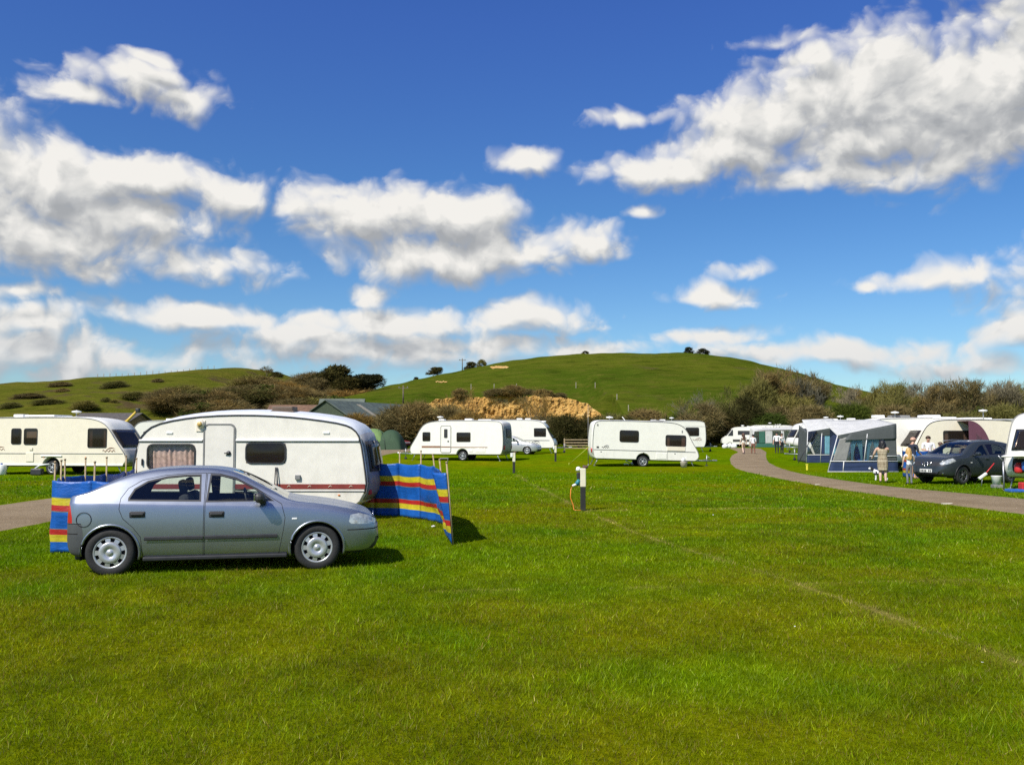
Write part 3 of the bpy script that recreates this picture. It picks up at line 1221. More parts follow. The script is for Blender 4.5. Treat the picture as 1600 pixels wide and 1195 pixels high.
def proto(key):
    if key not in PROTO:
        style, seed, leaf, lean = key
        tr, cr = make_tree(seed * 7 + 1, 9.0, 8.0, 'bare' if style == 'sapling' else style, lean, .3 if style == 'sapling' else 1.0)
        PROTO[key] = (tr.mesh('trunk', M_PALEBARK if leaf in ('grey',) else M_BARK, False), cr.mesh('crown', LM[leaf], False))
    return PROTO[key]


def plant(name, label, cat, loc, h, w, key, group=None, rz=None):
    t, c = proto(key)
    o = thing(name, label, cat, loc, rng.uniform(-.5, .5) if rz is None else rz, group)
    if rz is None and key[3] == 0:
        o.rotation_euler.z = rng.uniform(0, 6.28)
    o.scale = (w / 8.0, w / 8.0, h / 9.0)
    for nm, me in (('trunk', t), ('crown', c)):
        ch = bpy.data.objects.new(nm, me)
        COL.objects.link(ch)
        ch.parent = o
    return o


ORD = ['first', 'second', 'third', 'fourth', 'fifth', 'sixth', 'seventh', 'eighth', 'ninth', 'tenth', 'eleventh', 'twelfth', 'thirteenth', 'fourteenth', 'fifteenth', 'sixteenth', 'seventeenth', 'eighteenth', 'nineteenth', 'twentieth',
       'twenty-first', 'twenty-second', 'twenty-third', 'twenty-fourth', 'twenty-fifth', 'twenty-sixth', 'twenty-seventh', 'twenty-eighth', 'twenty-ninth', 'thirtieth', 'thirty-first', 'thirty-second', 'thirty-third', 'thirty-fourth', 'thirty-fifth', 'thirty-sixth']


def ptop(px, py, Y, wpx):
    """height and width in metres of something whose top is seen at a pixel, standing on the field"""
    p = at(px, py, Y)
    return p.x, p.z, wpx / FPX * Y


# bare trees in the belt behind the caravans on the right: (centre px, top py, width px, depth, kind)
BELT = [
    (1048, 622, 70, 132, ('sapling', 1, 'olive', 0)), (1092, 612, 74, 128, ('sapling', 2, 'grey', 0)), (1138, 606, 84, 126, ('bare', 3, 'olive', 0)),
    (1172, 592, 92, 128, ('bare', 4, 'olive', 0)), (1205, 579, 96, 130, ('bare', 5, 'brown', 0)), (1240, 576, 92, 132, ('bare', 6, 'brown', 0)),
    (1272, 592, 84, 130, ('bare', 1, 'grey', 0)), (1300, 600, 66, 150, ('bare', 3, 'grey', 0)), (1338, 603, 74, 150, ('bare', 2, 'brown', 0)), (1368, 603, 74, 140, ('bare', 4, 'olive', 0)),
    (1398, 595, 84, 132, ('bare', 5, 'olive', 0)), (1432, 599, 76, 136, ('bare', 6, 'grey', 0)), (1462, 600, 84, 132, ('bare', 2, 'brown', 0)), (1497, 594, 92, 130, ('bare', 1, 'brown', 0)),
    (1532, 593, 84, 130, ('bare', 3, 'brown', 0)), (1572, 597, 82, 134, ('bare', 4, 'grey', 0)), (1612, 606, 92, 130, ('bare', 5, 'olive', 0)),
    (1112, 618, 66, 140, ('sapling', 6, 'olive', 0)), (1188, 584, 84, 138, ('bare', 2, 'olive', 0)), (1222, 580, 84, 140, ('bare', 1, 'olive', 0)), (1256, 584, 76, 138, ('bare', 4, 'brown', 0)), (1322, 605, 76, 144, ('bare', 5, 'grey', 0)), (1350, 606, 70, 138, ('bare', 3, 'olive', 0)),
    (1385, 599, 78, 142, ('bare', 1, 'olive', 0)), (1415, 599, 78, 142, ('bare', 2, 'olive', 0)), (1448, 603, 72, 142, ('bare', 5, 'brown', 0)), (1480, 597, 80, 140, ('bare', 4, 'brown', 0)), (1514, 594, 80, 140, ('bare', 6, 'brown', 0)), (1552, 596, 80, 142, ('bare', 1, 'grey', 0)), (1592, 602, 80, 140, ('bare', 2, 'olive', 0)),
]
BELT.sort()
for i, (px, py, wp, Y, key) in enumerate(BELT):
    x, h, w = ptop(px, py, Y, wp)
    kind = {'olive': 'olive brown', 'grey': 'greyish', 'brown': 'dark brown'}[key[2]]
    plant('bare_tree', f'{kind} leafless tree behind the right-hand caravans, {ORD[i]} from the left in the tall belt', 'tree', (x, Y, 0.3), h, w * 1.12, key, 'bare trees in the belt behind the right-hand caravans')

# thicket under and between them
THICK = []
for i in range(30):
    px = 985 + i * 21.5
    THICK.append((px, (657 if px < 1150 else 648) - 14 * math.sin(i * 1.7) - (12 if 1080 < px < 1300 else 0), 62, 118 + 5 * math.sin(i * 2.3), ['olive', 'brown', 'gorse', 'olive', 'green', 'brown'][i % 6], i % 3))
for i, (px, py, wp, Y, leaf, sd) in enumerate(THICK):
    x, h, w = ptop(px, py, Y, wp)
    plant('thicket_shrub', f'tangled shrub in the low thicket under the bare trees, {ORD[i]} from the left', 'shrub', (x, Y, 0.3), h, w * 1.25, ('brush', 20 + sd, leaf, 0), 'shrubs in the thicket under the bare trees')

# hedge behind the middle caravans, in front of the orange cutting
HEDGE = [(560, 652, 60, 'rust'), (592, 655, 56, 'brown'), (618, 640, 60, 'brown'), (648, 634, 66, 'brown'), (676, 636, 62, 'olive'), (704, 640, 58, 'brown'), (730, 650, 52, 'rust'), (756, 656, 46, 'rust'),
         (782, 658, 46, 'brown'), (808, 656, 52, 'rust'), (836, 654, 56, 'brown'), (862, 656, 48, 'gorse'), (884, 654, 46, 'gorse'), (906, 656, 46, 'gorse'), (930, 655, 46, 'gorse'), (956, 652, 50, 'olive'), (975, 655, 46, 'gorse')]
for i, (px, py, wp, leaf) in enumerate(HEDGE):
    Y = 106 + 4 * math.sin(i * 1.9)
    x, h, w = ptop(px, py, Y, wp)
    nm = {'rust': 'rusty brown', 'brown': 'dull brown', 'olive': 'olive', 'gorse': 'dark green'}[leaf]
    plant('hedge_shrub', f'{nm} bush in the hedge behind the middle caravans, {ORD[i]} from the left', 'bush', (x, Y, 0.3), h, w * 1.3, ('brush', 30 + i % 3, leaf, 0), 'bushes in the hedge behind the middle caravans')

# bare saplings against the orange cutting
for i, (px, py, wp) in enumerate([(700, 612, 44), (726, 608, 44), (826, 606, 56), (856, 612, 40)]):
    Y = 122
    x, h, w = ptop(px, py, Y, wp)
    plant('bare_sapling', f'thin leafless tree in front of the orange cutting, {ORD[i]} from the left', 'tree', (x, Y, 0.3), h, w * 1.15, ('sapling', 8 + i % 2, 'rust', 0), 'thin bare trees in front of the orange cutting')

# scrub on the lower right of the left hill
SCR = []
for i in range(36):
    u = (i * 0.618) % 1
    px = 270 + u * 290
    row = i % 4
    py = [592, 603, 614, 627][row] + (560 - px) * 0.035 + 4 * math.sin(i * 3.1)
    if row == 0 and px < 380:
        py += 18
    SCR.append((px, py, 48 + 8 * math.sin(i * 5), [188, 172, 158, 146][row], ['brown', 'rust', 'brown', 'green', 'brown', 'olive', 'brown'][i % 7]))
SCR.sort()
for i, (px, py, wp, Y, leaf) in enumerate(SCR):
    hp = 24
    q = hill_point(HILL_L, px, py + hp)
    if q.y > 215 or q.y < 134:
        q = Vector((xat(px, Y), Y, HILL_L.z(xat(px, Y), Y)))
    sc = q.y / FPX
    plant('scrub_bush', f'{dict(brown="brown", rust="reddish brown", green="fresh green", olive="olive")[leaf]} bush of the scrub between the two hills, {ORD[i]} from the left', 'bush', (q.x, q.y, q.z - .4), hp * sc + 1.4, wp * sc * 1.9, ('brush' if leaf != 'green' else 'bush', 40 + i % 3, leaf, 0), 'bushes of the scrub between the two hills')

# dark evergreens on the saddle and single trees on the ridges
for (px, py, wp, Y, key, lab) in [
    (524, 572, 74, 196, ('pine', 50, 'gorse', 0), 'dark round evergreen tree on the saddle between the hills'),
    (566, 583, 56, 194, ('pine', 51, 'dark', 0.6), 'dark windswept evergreen tree at the right of the saddle'),
    (545, 590, 50, 190, ('pine', 52, 'gorse', 0), 'low dark evergreen tree between two taller ones on the saddle'),
    (497, 592, 44, 192, ('brush', 41, 'brown', 0), 'brown bush left of the dark evergreens on the saddle'),
]:
    p = at(px, py, Y)
    base = max(HILL_L.z(p.x, Y), HILL_C.z(p.x, Y)) - .2
    plant('evergreen_tree' if key[0] == 'pine' else 'scrub_bush', lab, 'tree' if key[0] == 'pine' else 'bush', (p.x, Y, base), p.z - base, wp / FPX * Y * 1.1, key, rz=0)


def ridge_plant(hill, px, hpx, wpx, key, name, lab, cat, drop=0.3):
    q = hill.sky(px)
    s = q.y / FPX
    plant(name, lab, cat, (q.x, q.y, q.z - drop), hpx * s + drop, wpx * s, key, rz=0)


ridge_plant(HILL_L, 415, 17, 26, ('bare', 8, 'brown', 0), 'bare_tree', 'small bare tree on the ridge of the left hill', 'tree', 0.8)
ridge_plant(HILL_L, 432, 9, 22, ('brush', 40, 'gorse', 0), 'ridge_bush', 'low bush right of the bare tree on the left ridge', 'bush', 0.8)
ridge_plant(HILL_C, 675, 16, 24, ('pine', 51, 'gorse', 1.2), 'windswept_tree', 'windswept tree leaning right on the shoulder of the green hill', 'tree')
ridge_plant(HILL_C, 650, 5, 10, ('bush', 60, 'gorse', 0), 'ridge_bush', 'tiny bush left of the windswept tree on the shoulder', 'bush')
ridge_plant(HILL_C, 734, 11, 22, ('bush', 60, 'gorse', .5), 'ridge_bush', 'left of two olive bushes beside the telegraph pole on the hill', 'bush', 1.2)
ridge_plant(HILL_C, 752, 11, 18, ('bush', 61, 'olive', 0), 'ridge_bush', 'right of two olive bushes beside the bare earth on the hill', 'bush', 1.2)
ridge_plant(HILL_C, 915, 6, 13, ('bush', 61, 'gorse', 0), 'ridge_bush', 'lone dark bush left of the hilltop', 'bush')
ridge_plant(HILL_C, 1078, 13, 17, ('bush', 60, 'dark', 0), 'hilltop_tree', 'left and smaller of the two round trees on the hilltop', 'tree')
ridge_plant(HILL_C, 1099, 14, 24, ('bush', 61, 'dark', 0), 'hilltop_tree', 'right and larger of the two round trees on the hilltop', 'tree', 0.6)

# dark bushes dotted over the left hill
for i, (px, py, wp, hp) in enumerate([(90, 600, 26, 9), (176, 600, 30, 13), (206, 616, 30, 13), (244, 594, 14, 7), (128, 632, 28, 15), (70, 626, 34, 10), (40, 617, 34, 8), (163, 624, 12, 7), (176, 626, 10, 5), (95, 609, 16, 7), (14, 632, 24, 10)]):
    q = hill_point(HILL_L, px, py + hp * .5)
    s = q.y / FPX
    plant('hill_bush', f'dark scrubby bush on the open slope of the left hill, {ORD[sorted([90,176,206,244,128,70,40,163,175.9,95,14]).index(px if i != 8 else 175.9)]} from the left', 'bush', (q.x, q.y, q.z - .6), hp * s * .8 + .6, wp * s * 1.5, ('brush', 40 + i % 3, 'olive' if i % 3 else 'brown', 0.8), 'dark bushes dotted over the left hill', rz=0)

# scrubby brown fringe above the cutting
for i, (px, py) in enumerate([(800, 616), (826, 613), (850, 616), (874, 617), (775, 618), (720, 620)]):
    q = hill_point(HILL_C, px, py + 4)
    plant('fringe_bush', f'brown bush on the upper lip of the orange cutting, {ORD[sorted([800,826,850,874,775,720]).index(px)]} from the left', 'bush', (q.x, q.y, q.z - .5), [2.2, 1.5, 1.9, 1.3, 1.7, 2.1][i], [5.0, 3.4, 4.2, 3.0, 4.4, 3.2][i], ('brush', 40 + i % 3, 'brown', 0), 'bushes along the upper lip of the orange cutting')

# ------------------------------------------------------------------ posts, poles and far farm buildings
M_POSTW = mat('weathered_post', (0.34, 0.30, 0.23), 0.9, var=0.2)


def hill_post(px, py, hpx, hill=HILL_C, name='fence_post', lab='', wid=.12, m=None):
    q = hill_point(hill, px, py)
    s = q.y / FPX
    mb = MB().box((0, 0, hpx * s / 2), (wid, wid, hpx * s + .4), bev=.02)
    mb.box((0, 0, hpx * s + .21), (wid * 1.1, wid * 1.1, .03))
    o = mb.build(name, m or M_POSTW, loc=(q.x, q.y, q.z))
    return tag(o, lab, 'post', 'fence posts on the hills')


for i, (px, py) in enumerate([(772, 606), (807, 606), (900, 603), (930, 604), (964, 622), (982, 640), (1003, 650), (736, 606)]):
    hill_post(px, py + 3, 7, lab=f'pale fence post on the green hillside, {ORD[sorted([772,807,900,930,964,982,1003,736]).index(px)]} from the left')
for i in range(20):
    px = 150 + i * 9.6
    q = HILL_L.sky(px)
    o = MB().box((0, 0, .55), (.14, .14, 1.4), bev=.02).build('fence_post', M_POSTW, loc=(q.x, q.y, q.z - .1))
    tag(o, f'thin fence post on the left hill skyline, {ORD[i]} from the left', 'post', 'fence posts along the left hill skyline')


def pole(px, hpx, q, lab):
    s = q.y / FPX
    H = hpx * s
    o = thing('telegraph_pole', lab, 'pole', q)
    MB().tube([(0, 0, -.5), (0, 0, H)], [.14, .10], 8).build('pole', M_BARK, o)
    MB().box((0, 0, H - .45), (1.7, .12, .12)).build('cross_arm', M_BARK, o)
    for dx in (-.7, 0, .7):
        MB().lathe([(.05, H - .38), (.07, H - .3), (.05, H - .2), (0, H - .18)], 8, c=(dx, 0, 0)).build('insulator', M_GREYTRIM, o)


pole(722, 19, HILL_C.sky(722), 'telegraph pole with cross arm on the hill skyline')
b = at(630, 626, 150)
pole(630, 24, Vector((b.x, 150, b.z)), 'slim pole standing behind the dark green shed')

M_SHED = mat('green_sheet_metal', (0.045, 0.062, 0.034), 0.6, var=0.2)
M_SHEDR = mat('grey_green_roof', (0.085, 0.105, 0.08), 0.6, var=0.25, vscale=1.2)
M_TILE = mat('brown_roof', (0.15, 0.085, 0.05), 0.85, var=0.3, vscale=2.0)
M_RLIGHT = mat('roof_light', (0.30, 0.27, 0.19), 0.5, var=0.1)
M_BRICK = mat('rendered_wall', (0.22, 0.15, 0.09), 0.9, var=0.25)


def shed(label, x, Y, w, d, eave, ridge, mw, mr, rz=0.0, lights=0, along=False):
    o = thing('farm_shed', label, 'shed', (x, Y, .3), rz)
    mb = MB()
    prof = [(-w / 2, -.5), (w / 2, -.5), (w / 2, eave), (0, ridge), (-w / 2, eave)]
    mb.prism(prof, -d / 2, d / 2)
    mb.build('wall', mw, o)
    for s in (-1, 1):
        r = MB()
        a, b = Vector((0, 0, ridge + .06)), Vector((s * (w / 2 + .3), 0, eave - .1 + .06))
        n = Vector((s * (ridge - eave), 0, w / 2)).normalized() * .1
        vs = [a + Vector((0, -d / 2 - .3, 0)), b + Vector((0, -d / 2 - .3, 0)), b + Vector((0, d / 2 + .3, 0)), a + Vector((0, d / 2 + .3, 0))]
        r.add(vs + [v + n for v in vs], [(0, 1, 2, 3), (4, 7, 6, 5), (0, 4, 5, 1), (1, 5, 6, 2), (2, 6, 7, 3), (3, 7, 4, 0)])
        rf = r.build('roof', mr, o)
        for i in range(lights if s > 0 else 0):
            yy = -d / 2 + d * (i + .6) / lights
            l = MB()
            q = [a.lerp(b, t) + Vector((0, yy + e, 0)) + n * 1.25 for t, e in ((.15, -.5), (.9, -.5), (.9, .5), (.15, .5))]
            l.add(q + [v + n * .2 for v in q], [(0, 1, 2, 3), (4, 7, 6, 5), (0, 4, 5, 1), (1, 5, 6, 2), (2, 6, 7, 3), (3, 7, 4, 0)])
            l.build('roof_light', M_RLIGHT, rf)
    dr = MB().box((0, -d / 2 - .05, eave * .38), (w * .4, .08, eave * .8)).build('door', M_TRIM, o)
    return o


p = at(568, 628, 128)
sh = shed('dark green gabled farm shed behind the old caravan', p.x, 134, 9.5, 22, 3.4, p.z - .3, M_SHED, M_SHEDR, R(-24), 2)
MB().lathe([(.0, -.06), (.22, -.05), (.22, 0), (0, .01)], 12, 'Y', (.2, -11.15, 4.2)).build('flood_lamp', M_WHITE, sh)
p = at(480, 634, 132)
shed('long low brown roofed building behind the old caravan', p.x, 132, 8, 10.5, 3.2, p.z - .3, M_BRICK, M_TILE, R(90))
p = at(535, 625, 150)
shed('small grey roofed shed above the brown roof', p.x, 150, 5.5, 7, HILL_L.z(p.x, 150) + 2.2, p.z - .2, M_BRICK, M_SHEDR, R(90))
p = at(152, 647, 110)
shed('brown low roofed barn behind the left caravan', p.x, 114, 7, 7.5, 3.0, p.z - .2, mat('barn_boards', (0.30, 0.17, 0.08), .9, var=.3), mat('slate_roof', (0.085, 0.075, 0.065), .8, var=.25), R(86))

# telescopic loader whose yellow boom shows above the left caravan
M_YEL = mat('loader_yellow', (0.62, 0.42, 0.05), 0.5, var=0.2)
q = at(196, 657, 100)
lo = thing('telescopic_loader', 'yellow boom of a loader raised above the left caravan roof', 'loader', (q.x, 100, .3))
e = at(213, 641, 100) - Vector((q.x, 100, .3))
MB().box((-1.2, 0, 1.1), (3.6, 1.8, 1.0), bev=.15).build('chassis', M_YEL, lo)
MB().box((-1.0, -.3, 2.0), (1.3, .9, 1.0), bev=.1).build('cab', M_TRIM, lo)
MB().tube([(-2.6, .3, 1.7), (e.x * .55 - .6, .3, e.z * .72), (e.x, .3, e.z)], [.20, .17, .13], 8).build('boom', M_YEL, lo)
MB().box((e.x + .05, .3, e.z), (.4, .5, .45), bev=.06).build('boom_head', M_TRIM, lo)
for dx in (-2.3, .1):
    for dy in (-.95, .95):
        MB().lathe([(.2, -.16), (.5, -.16), (.56, -.1), (.56, .1), (.5, .16), (.2, .16)], 20, 'Y', (dx, dy, .56)).build('wheel', M_BLACK, lo)

# ------------------------------------------------------------------ cars
def car_paint(name, col, metal=0.6, rough=0.36, flake=True):
    m = mat(name, col, rough, metal, var=0.0, coat=0.28, rvar=0.012)
    return m


M_CARGLASS = glass('car_glass', (0.84, 0.90, 0.85), 0.02)
M_CARGLASSD = glass('car_glass_privacy', (0.22, 0.25, 0.25), 0.03)
M_LAMPGLASS = glass('lamp_lens', (0.85, 0.88, 0.88), 0.03)
M_LAMPCLEAR = mat('clear_lamp', (0.50, 0.52, 0.50), 0.12, 0.3, var=0.35, vscale=14, coat=1.0)
M_BUMP = mat('grey_bumper', (0.075, 0.08, 0.085), 0.45, var=0.15)
M_SEAT = mat('seat_fabric', (0.035, 0.035, 0.04), 0.9, var=0.3)
M_TAIL = mat('red_lamp', (0.42, 0.012, 0.015), 0.2, var=0.2, coat=0.5)
M_AMBER = mat('amber_lamp', (0.72, 0.24, 0.03), 0.25, coat=0.5)
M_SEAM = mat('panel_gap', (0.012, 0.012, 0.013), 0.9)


def inside(poly, x, z):
    c = False
    j = len(poly) - 1
    for i in range(len(poly)):
        xi, zi = poly[i]
        xj, zj = poly[j]
        if (zi > z) != (zj > z) and x < (xj - xi) * (z - zi) / (zj - zi) + xi:
            c = not c
        j = i
    return c


def offset_poly(poly, d):
    """grow (d>0) or shrink a closed outline"""
    n = len(poly)
    area = sum(poly[i][0] * poly[(i + 1) % n][1] - poly[(i + 1) % n][0] * poly[i][1] for i in range(n))
    s = 1 if area > 0 else -1
    out = []
    for i in range(n):
        p0, p1, p2 = Vector(poly[i - 1]), Vector(poly[i]), Vector(poly[(i + 1) % n])
        a, b = (p1 - p0).normalized(), (p2 - p1).normalized()
        na, nb = Vector((a.y, -a.x)) * s, Vector((b.y, -b.x)) * s
        k = na + nb
        k = k / max(0.35, k.length_squared / 2) if k.length > 1e-6 else na
        out.append((p1.x + k.x * d, p1.y + k.y * d))
    return out


class CarBody:
    """lofted shell; panels are cut out of it along outlines drawn in the side view"""
    def __init__(self, top, belt, bottom, width, tumble, nx=150, wmid=0.0):
        self.bm = bm = bmesh.new()
        self.zone = bm.faces.layers.int.new('zone')
        x0, x1 = top[0][0], top[-1][0]
        # denser stations at the ends
        xs = []
        for i in range(nx + 1):
            t = i / nx
            t = t - 0.10 * math.sin(2 * math.pi * t) / (2 * math.pi) * 2
            xs.append(x0 + (x1 - x0) * t)
        rows = []
        for x in xs:
            zt, zb, w = pchip(top, x), pchip(bottom, x), pchip(width, x)
            zl = min(pchip(belt, x), zt - 0.012)
            h = zt - zl
            tum = tumble
            wr = max(0.05, w - 0.055 - tum * h)
            zm = zb + (zl - zb) * 0.52
            key = [(w * 0.55, zb), (w - 0.10, zb), (w - 0.025, zb + 0.07), (w + wmid, zm), (w - 0.012, zl - 0.055), (w - 0.05, zl),
                   (w - 0.055 - tum * h * .5, zl + h * 0.48), (wr + 0.006, zl + h * 0.86), (wr - 0.055, zl + h * 0.965), (wr * 0.55, zt - 0.004 - 0.01 * min(1, h * 3)), (0.0, zt)]
            pts = [Vector(p) for p in key]
            for _ in range(3):
                q = [pts[0]]
                for a, b in zip(pts, pts[1:]):
                    q += [a.lerp(b, .25), a.lerp(b, .75)]
                q.append(pts[-1])
                pts = q
            rows.append((x, pts))
        n = len(rows[0][1])
        self.n = n
        grid = []
        for x, pts in rows:
            left = [bm.verts.new((x, -p.x, p.y)) for p in pts]
            right = [bm.verts.new((x, p.x, p.y)) for p in pts[:-1]]
            grid.append(left + right[::-1])
        kz = int(n * 0.80)
        for a, b in zip(grid, grid[1:]):
            m = len(a)
            for j in range(m - 1):
                f = bm.faces.new((a[j], b[j], b[j + 1], a[j + 1]))
                jj = min(j, m - 2 - j)
                f[self.zone] = 1 if jj >= kz else 0
                f.smooth = True
        for g in (grid[0], grid[-1]):
            f = bm.faces.new(g)
            f.smooth = True
        self.parts = {}
        self.label = bm.faces.layers.int.new('part')
        self.names = ['body']

    def cut(self, poly, test=None, pad=0.13):
        """cut the shell along a side-view outline"""
        bm = self.bm
        xs, zs = [p[0] for p in poly], [p[1] for p in poly]
        X0, X1, Z0, Z1 = min(xs) - pad, max(xs) + pad, min(zs) - pad, max(zs) + pad
        loc = set()
        for f in bm.faces:
            c = f.verts[0].co
            if X0 <= c.x <= X1 and Z0 <= c.z <= Z1 and (test is None or test(f)):
                loc.add(f)
        for i in range(len(poly)):
            p, q = poly[i], poly[(i + 1) % len(poly)]
            d = Vector((q[0] - p[0], 0, q[1] - p[1]))
            if d.length < 1e-6:
                continue
            x0, x1 = min(p[0], q[0]) - .004, max(p[0], q[0]) + .004
            z0, z1 = min(p[1], q[1]) - .004, max(p[1], q[1]) + .004
            fs = []
            for f in loc:
                vx = [v.co.x for v in f.verts]
                vz = [v.co.z for v in f.verts]
                if max(vx) >= x0 and min(vx) <= x1 and max(vz) >= z0 and min(vz) <= z1:
                    fs.append(f)
            if not fs:
                continue
            es, vs = set(), set()
            for f in fs:
                es.update(f.edges)
                vs.update(f.verts)
            no = Vector((d.z, 0, -d.x)).normalized()
            res = bmesh.ops.bisect_plane(bm, geom=fs + list(es) + list(vs), plane_co=Vector((p[0], 0, p[1])), plane_no=no, dist=1e-5)
            loc.difference_update(fs)
            loc.update(g for g in res['geom'] if isinstance(g, bmesh.types.BMFace))

    def assign(self, name, poly, test=None, only='body'):
        if name not in self.names:
            self.names.append(name)
        k = self.names.index(name)
        o = self.names.index(only) if only else None
        for f in self.bm.faces:
            if o is not None and f[self.label] != o:
                continue
            if test and not test(f):
                continue
            c = f.calc_center_median()
            if inside(poly, c.x, c.z):
                f[self.label] = k

    def panel(self, name, poly, test=None, only='body', gap=0.0):
        self.cut(poly, test)
        if gap:
            inner = offset_poly(poly, -gap)
            self.cut(inner, test)
            self.assign('seam', poly, test, only)
            self.assign(name, inner, test, 'seam')
        else:
            self.assign(name, poly, test, only)

    def delete(self, poly, test=None):
        self.cut(poly, test)
        kill = []
        for f in self.bm.faces:
            if test and not test(f):
                continue
            c = f.calc_center_median()
            if inside(poly, c.x, c.z):
                kill.append(f)
        bmesh.ops.delete(self.bm, geom=kill, context='FACES')

    def objects(self, spec, parent, xmid):
        """spec: name -> (object name, materials, thickness, parent key, split); left and right pieces become objects of their own"""
        out = {}
        for k, nm in enumerate(self.names):
            if nm not in spec:
                continue
            oname, mats, solid, par, split = spec[nm]
            tests = [((), lambda c: True)]
            if split == 'lr':
                tests = [((-1,), lambda c: c.y < 0), ((1,), lambda c: c.y >= 0)]
            elif split == 'four':
                tests = [((sy, sx), (lambda sy, sx: lambda c: (c.y >= 0) == (sy > 0) and (c.x > xmid) == (sx > 0))(sy, sx)) for sy in (-1, 1) for sx in (-1, 1)]
            for key, ok in tests:
                b2 = self.bm.copy()
                lay = b2.faces.layers.int['part']
                bmesh.ops.delete(b2, geom=[f for f in b2.faces if f[lay] != k or not ok(f.calc_center_median())], context='FACES')
                if not b2.faces:
                    b2.free()
                    continue
                bmesh.ops.recalc_face_normals(b2, faces=b2.faces[:])
                me = bpy.data.meshes.new(oname)
                b2.to_mesh(me)
                b2.free()
                for m in mats:
                    me.materials.append(m)
                o = bpy.data.objects.new(oname, me)
                COL.objects.link(o)
                o.parent = out[(par,) + key[:1]] if par else parent
                if solid:
                    md = o.modifiers.new('thickness', 'SOLIDIFY')
                    md.thickness = solid
                    md.offset = -1
                    md.use_rim = False
                    if len(mats) > 1:
                        md.material_offset = 1
                out[(nm,) + key] = o
        return out


def fix_normals(obj, outward):
    me = obj.data
    c = sum(((Vector(p.center) - outward).dot(p.normal) * p.area for p in me.polygons))
    if c < 0:
        me.flip_normals()


def circle_poly(cx, cz, r, n=30):
    return [(cx + r * math.cos(2 * math.pi * i / n), cz + r * math.sin(2 * math.pi * i / n)) for i in range(n)]


def wheel(parent, x, y, r, wd, style, side, m_rim=None):
    """wheel with tyre and rim; side -1 faces -y"""
    m_rim = m_rim or M_ALLOY
    w = thing('wheel', None, None, (x, y, r))
    del_keys = [k for k in w.keys()]
    w.parent = parent
    rim = r * 0.665
    MB().lathe([(rim * .97, -wd * .42), (rim * 1.04, -wd * .5), (r * .90, -wd * .5), (r * .975, -wd * .40), (r, -wd * .22), (r, wd * .22), (r * .975, wd * .40), (r * .90, wd * .5), (rim * 1.04, wd * .5), (rim * .97, wd * .42)], 40, 'Y', caps=False).build('tyre', M_BLACK, w)
    s = side
    MB().lathe([(0, s * wd * .20), (rim * .98, s * wd * .20), (rim * 1.0, s * wd * .1)], 36, 'Y').build('brake_disc', M_TRIM, w)
    mb = MB()
    if style == 'cover':
        # plastic wheel cover with nine windows
        mb.lathe([(rim * .88, s * wd * .36), (rim * .90, s * wd * .46), (rim * .97, s * wd * .475), (rim * 1.03, s * wd * .46), (rim * 1.02, s * wd * .36)], 45, 'Y', caps=False)
        mb.lathe([(rim * .66, s * wd * .36), (rim * .68, s * wd * .50), (rim * .60, s * wd * .54), (rim * .34, s * wd * .56), (rim * .30, s * wd * .50), (rim * .17, s * wd * .50), (rim * .15, s * wd * .56), (rim * .05, s * wd * .57), (0, s * wd * .57)], 45, 'Y', caps=False)
        for i in range(9):
            a = 2 * math.pi * (i + .5) / 9
            hw = .205
            vs = []
            for rr, yy in ((rim * .62, .50), (rim * .93, .45)):
                for sg in (-1, 1):
                    an = a + sg * hw * (1 if rr < rim * .8 else .86)
                    vs.append((rr * math.cos(an), s * wd * yy, rr * math.sin(an)))
            vs2 = [(v[0], v[1] - s * wd * .10, v[2]) for v in vs]
            mb.add(vs + vs2, [(0, 1, 3, 2), (4, 6, 7, 5), (0, 4, 5, 1), (2, 3, 7, 6), (0, 2, 6, 4), (1, 5, 7, 3)])
    elif style == 'spoke':
        k = 10
        mb.lathe([(rim * .86, s * wd * .34), (rim * .90, s * wd * .47), (rim * 1.03, s * wd * .46), (rim * 1.02, s * wd * .3)], 40, 'Y', caps=False)
        mb.lathe([(rim * .22, s * wd * .25), (rim * .20, s * wd * .44), (0, s * wd * .46)], 20, 'Y', caps=False)
        for i in range(k):
            a = 2 * math.pi * (i // 2) / (k / 2) + (.20 if i % 2 else -.20)
            d, t = Vector((math.cos(a), 0, math.sin(a))), Vector((-math.sin(a), 0, math.cos(a)))
            vs = []
            for rr, hw, yy in ((rim * .15, rim * .06, .44), (rim * .92, rim * .045, .44)):
                for dep in (0, -.16):
                    for sg in (-1, 1):
                        vs.append(d * rr + t * sg * hw + Vector((0, s * wd * (yy + dep), 0)))
            mb.add(vs, [(0, 1, 5, 4), (2, 6, 7, 3), (0, 4, 6, 2), (1, 3, 7, 5), (0, 2, 3, 1), (4, 5, 7, 6)])
    else:
        k = 5
        mb.lathe([(rim * .84, s * wd * .34), (rim * .88, s * wd * .47), (rim * 1.03, s * wd * .46), (rim * 1.02, s * wd * .3)], 36, 'Y', caps=False)
        mb.lathe([(rim * .30, s * wd * .25), (rim * .27, s * wd * .46), (0, s * wd * .48)], 18, 'Y', caps=False)
        for i in range(k):
            a = 2 * math.pi * i / k + .3
            d, t = Vector((math.cos(a), 0, math.sin(a))), Vector((-math.sin(a), 0, math.cos(a)))
            vs = []
            for rr, hw, yy in ((rim * .2, rim * .15, .45), (rim * .92, rim * .19, .44)):
                for dep in (0, -.16):
                    for sg in (-1, 1):
                        vs.append(d * rr + t * sg * hw + Vector((0, s * wd * (yy + dep), 0)))
            mb.add(vs, [(0, 1, 5, 4), (2, 6, 7, 3), (0, 4, 6, 2), (1, 3, 7, 5), (0, 2, 3, 1), (4, 5, 7, 6)])
    mb.build('rim', m_rim, w)
    return w


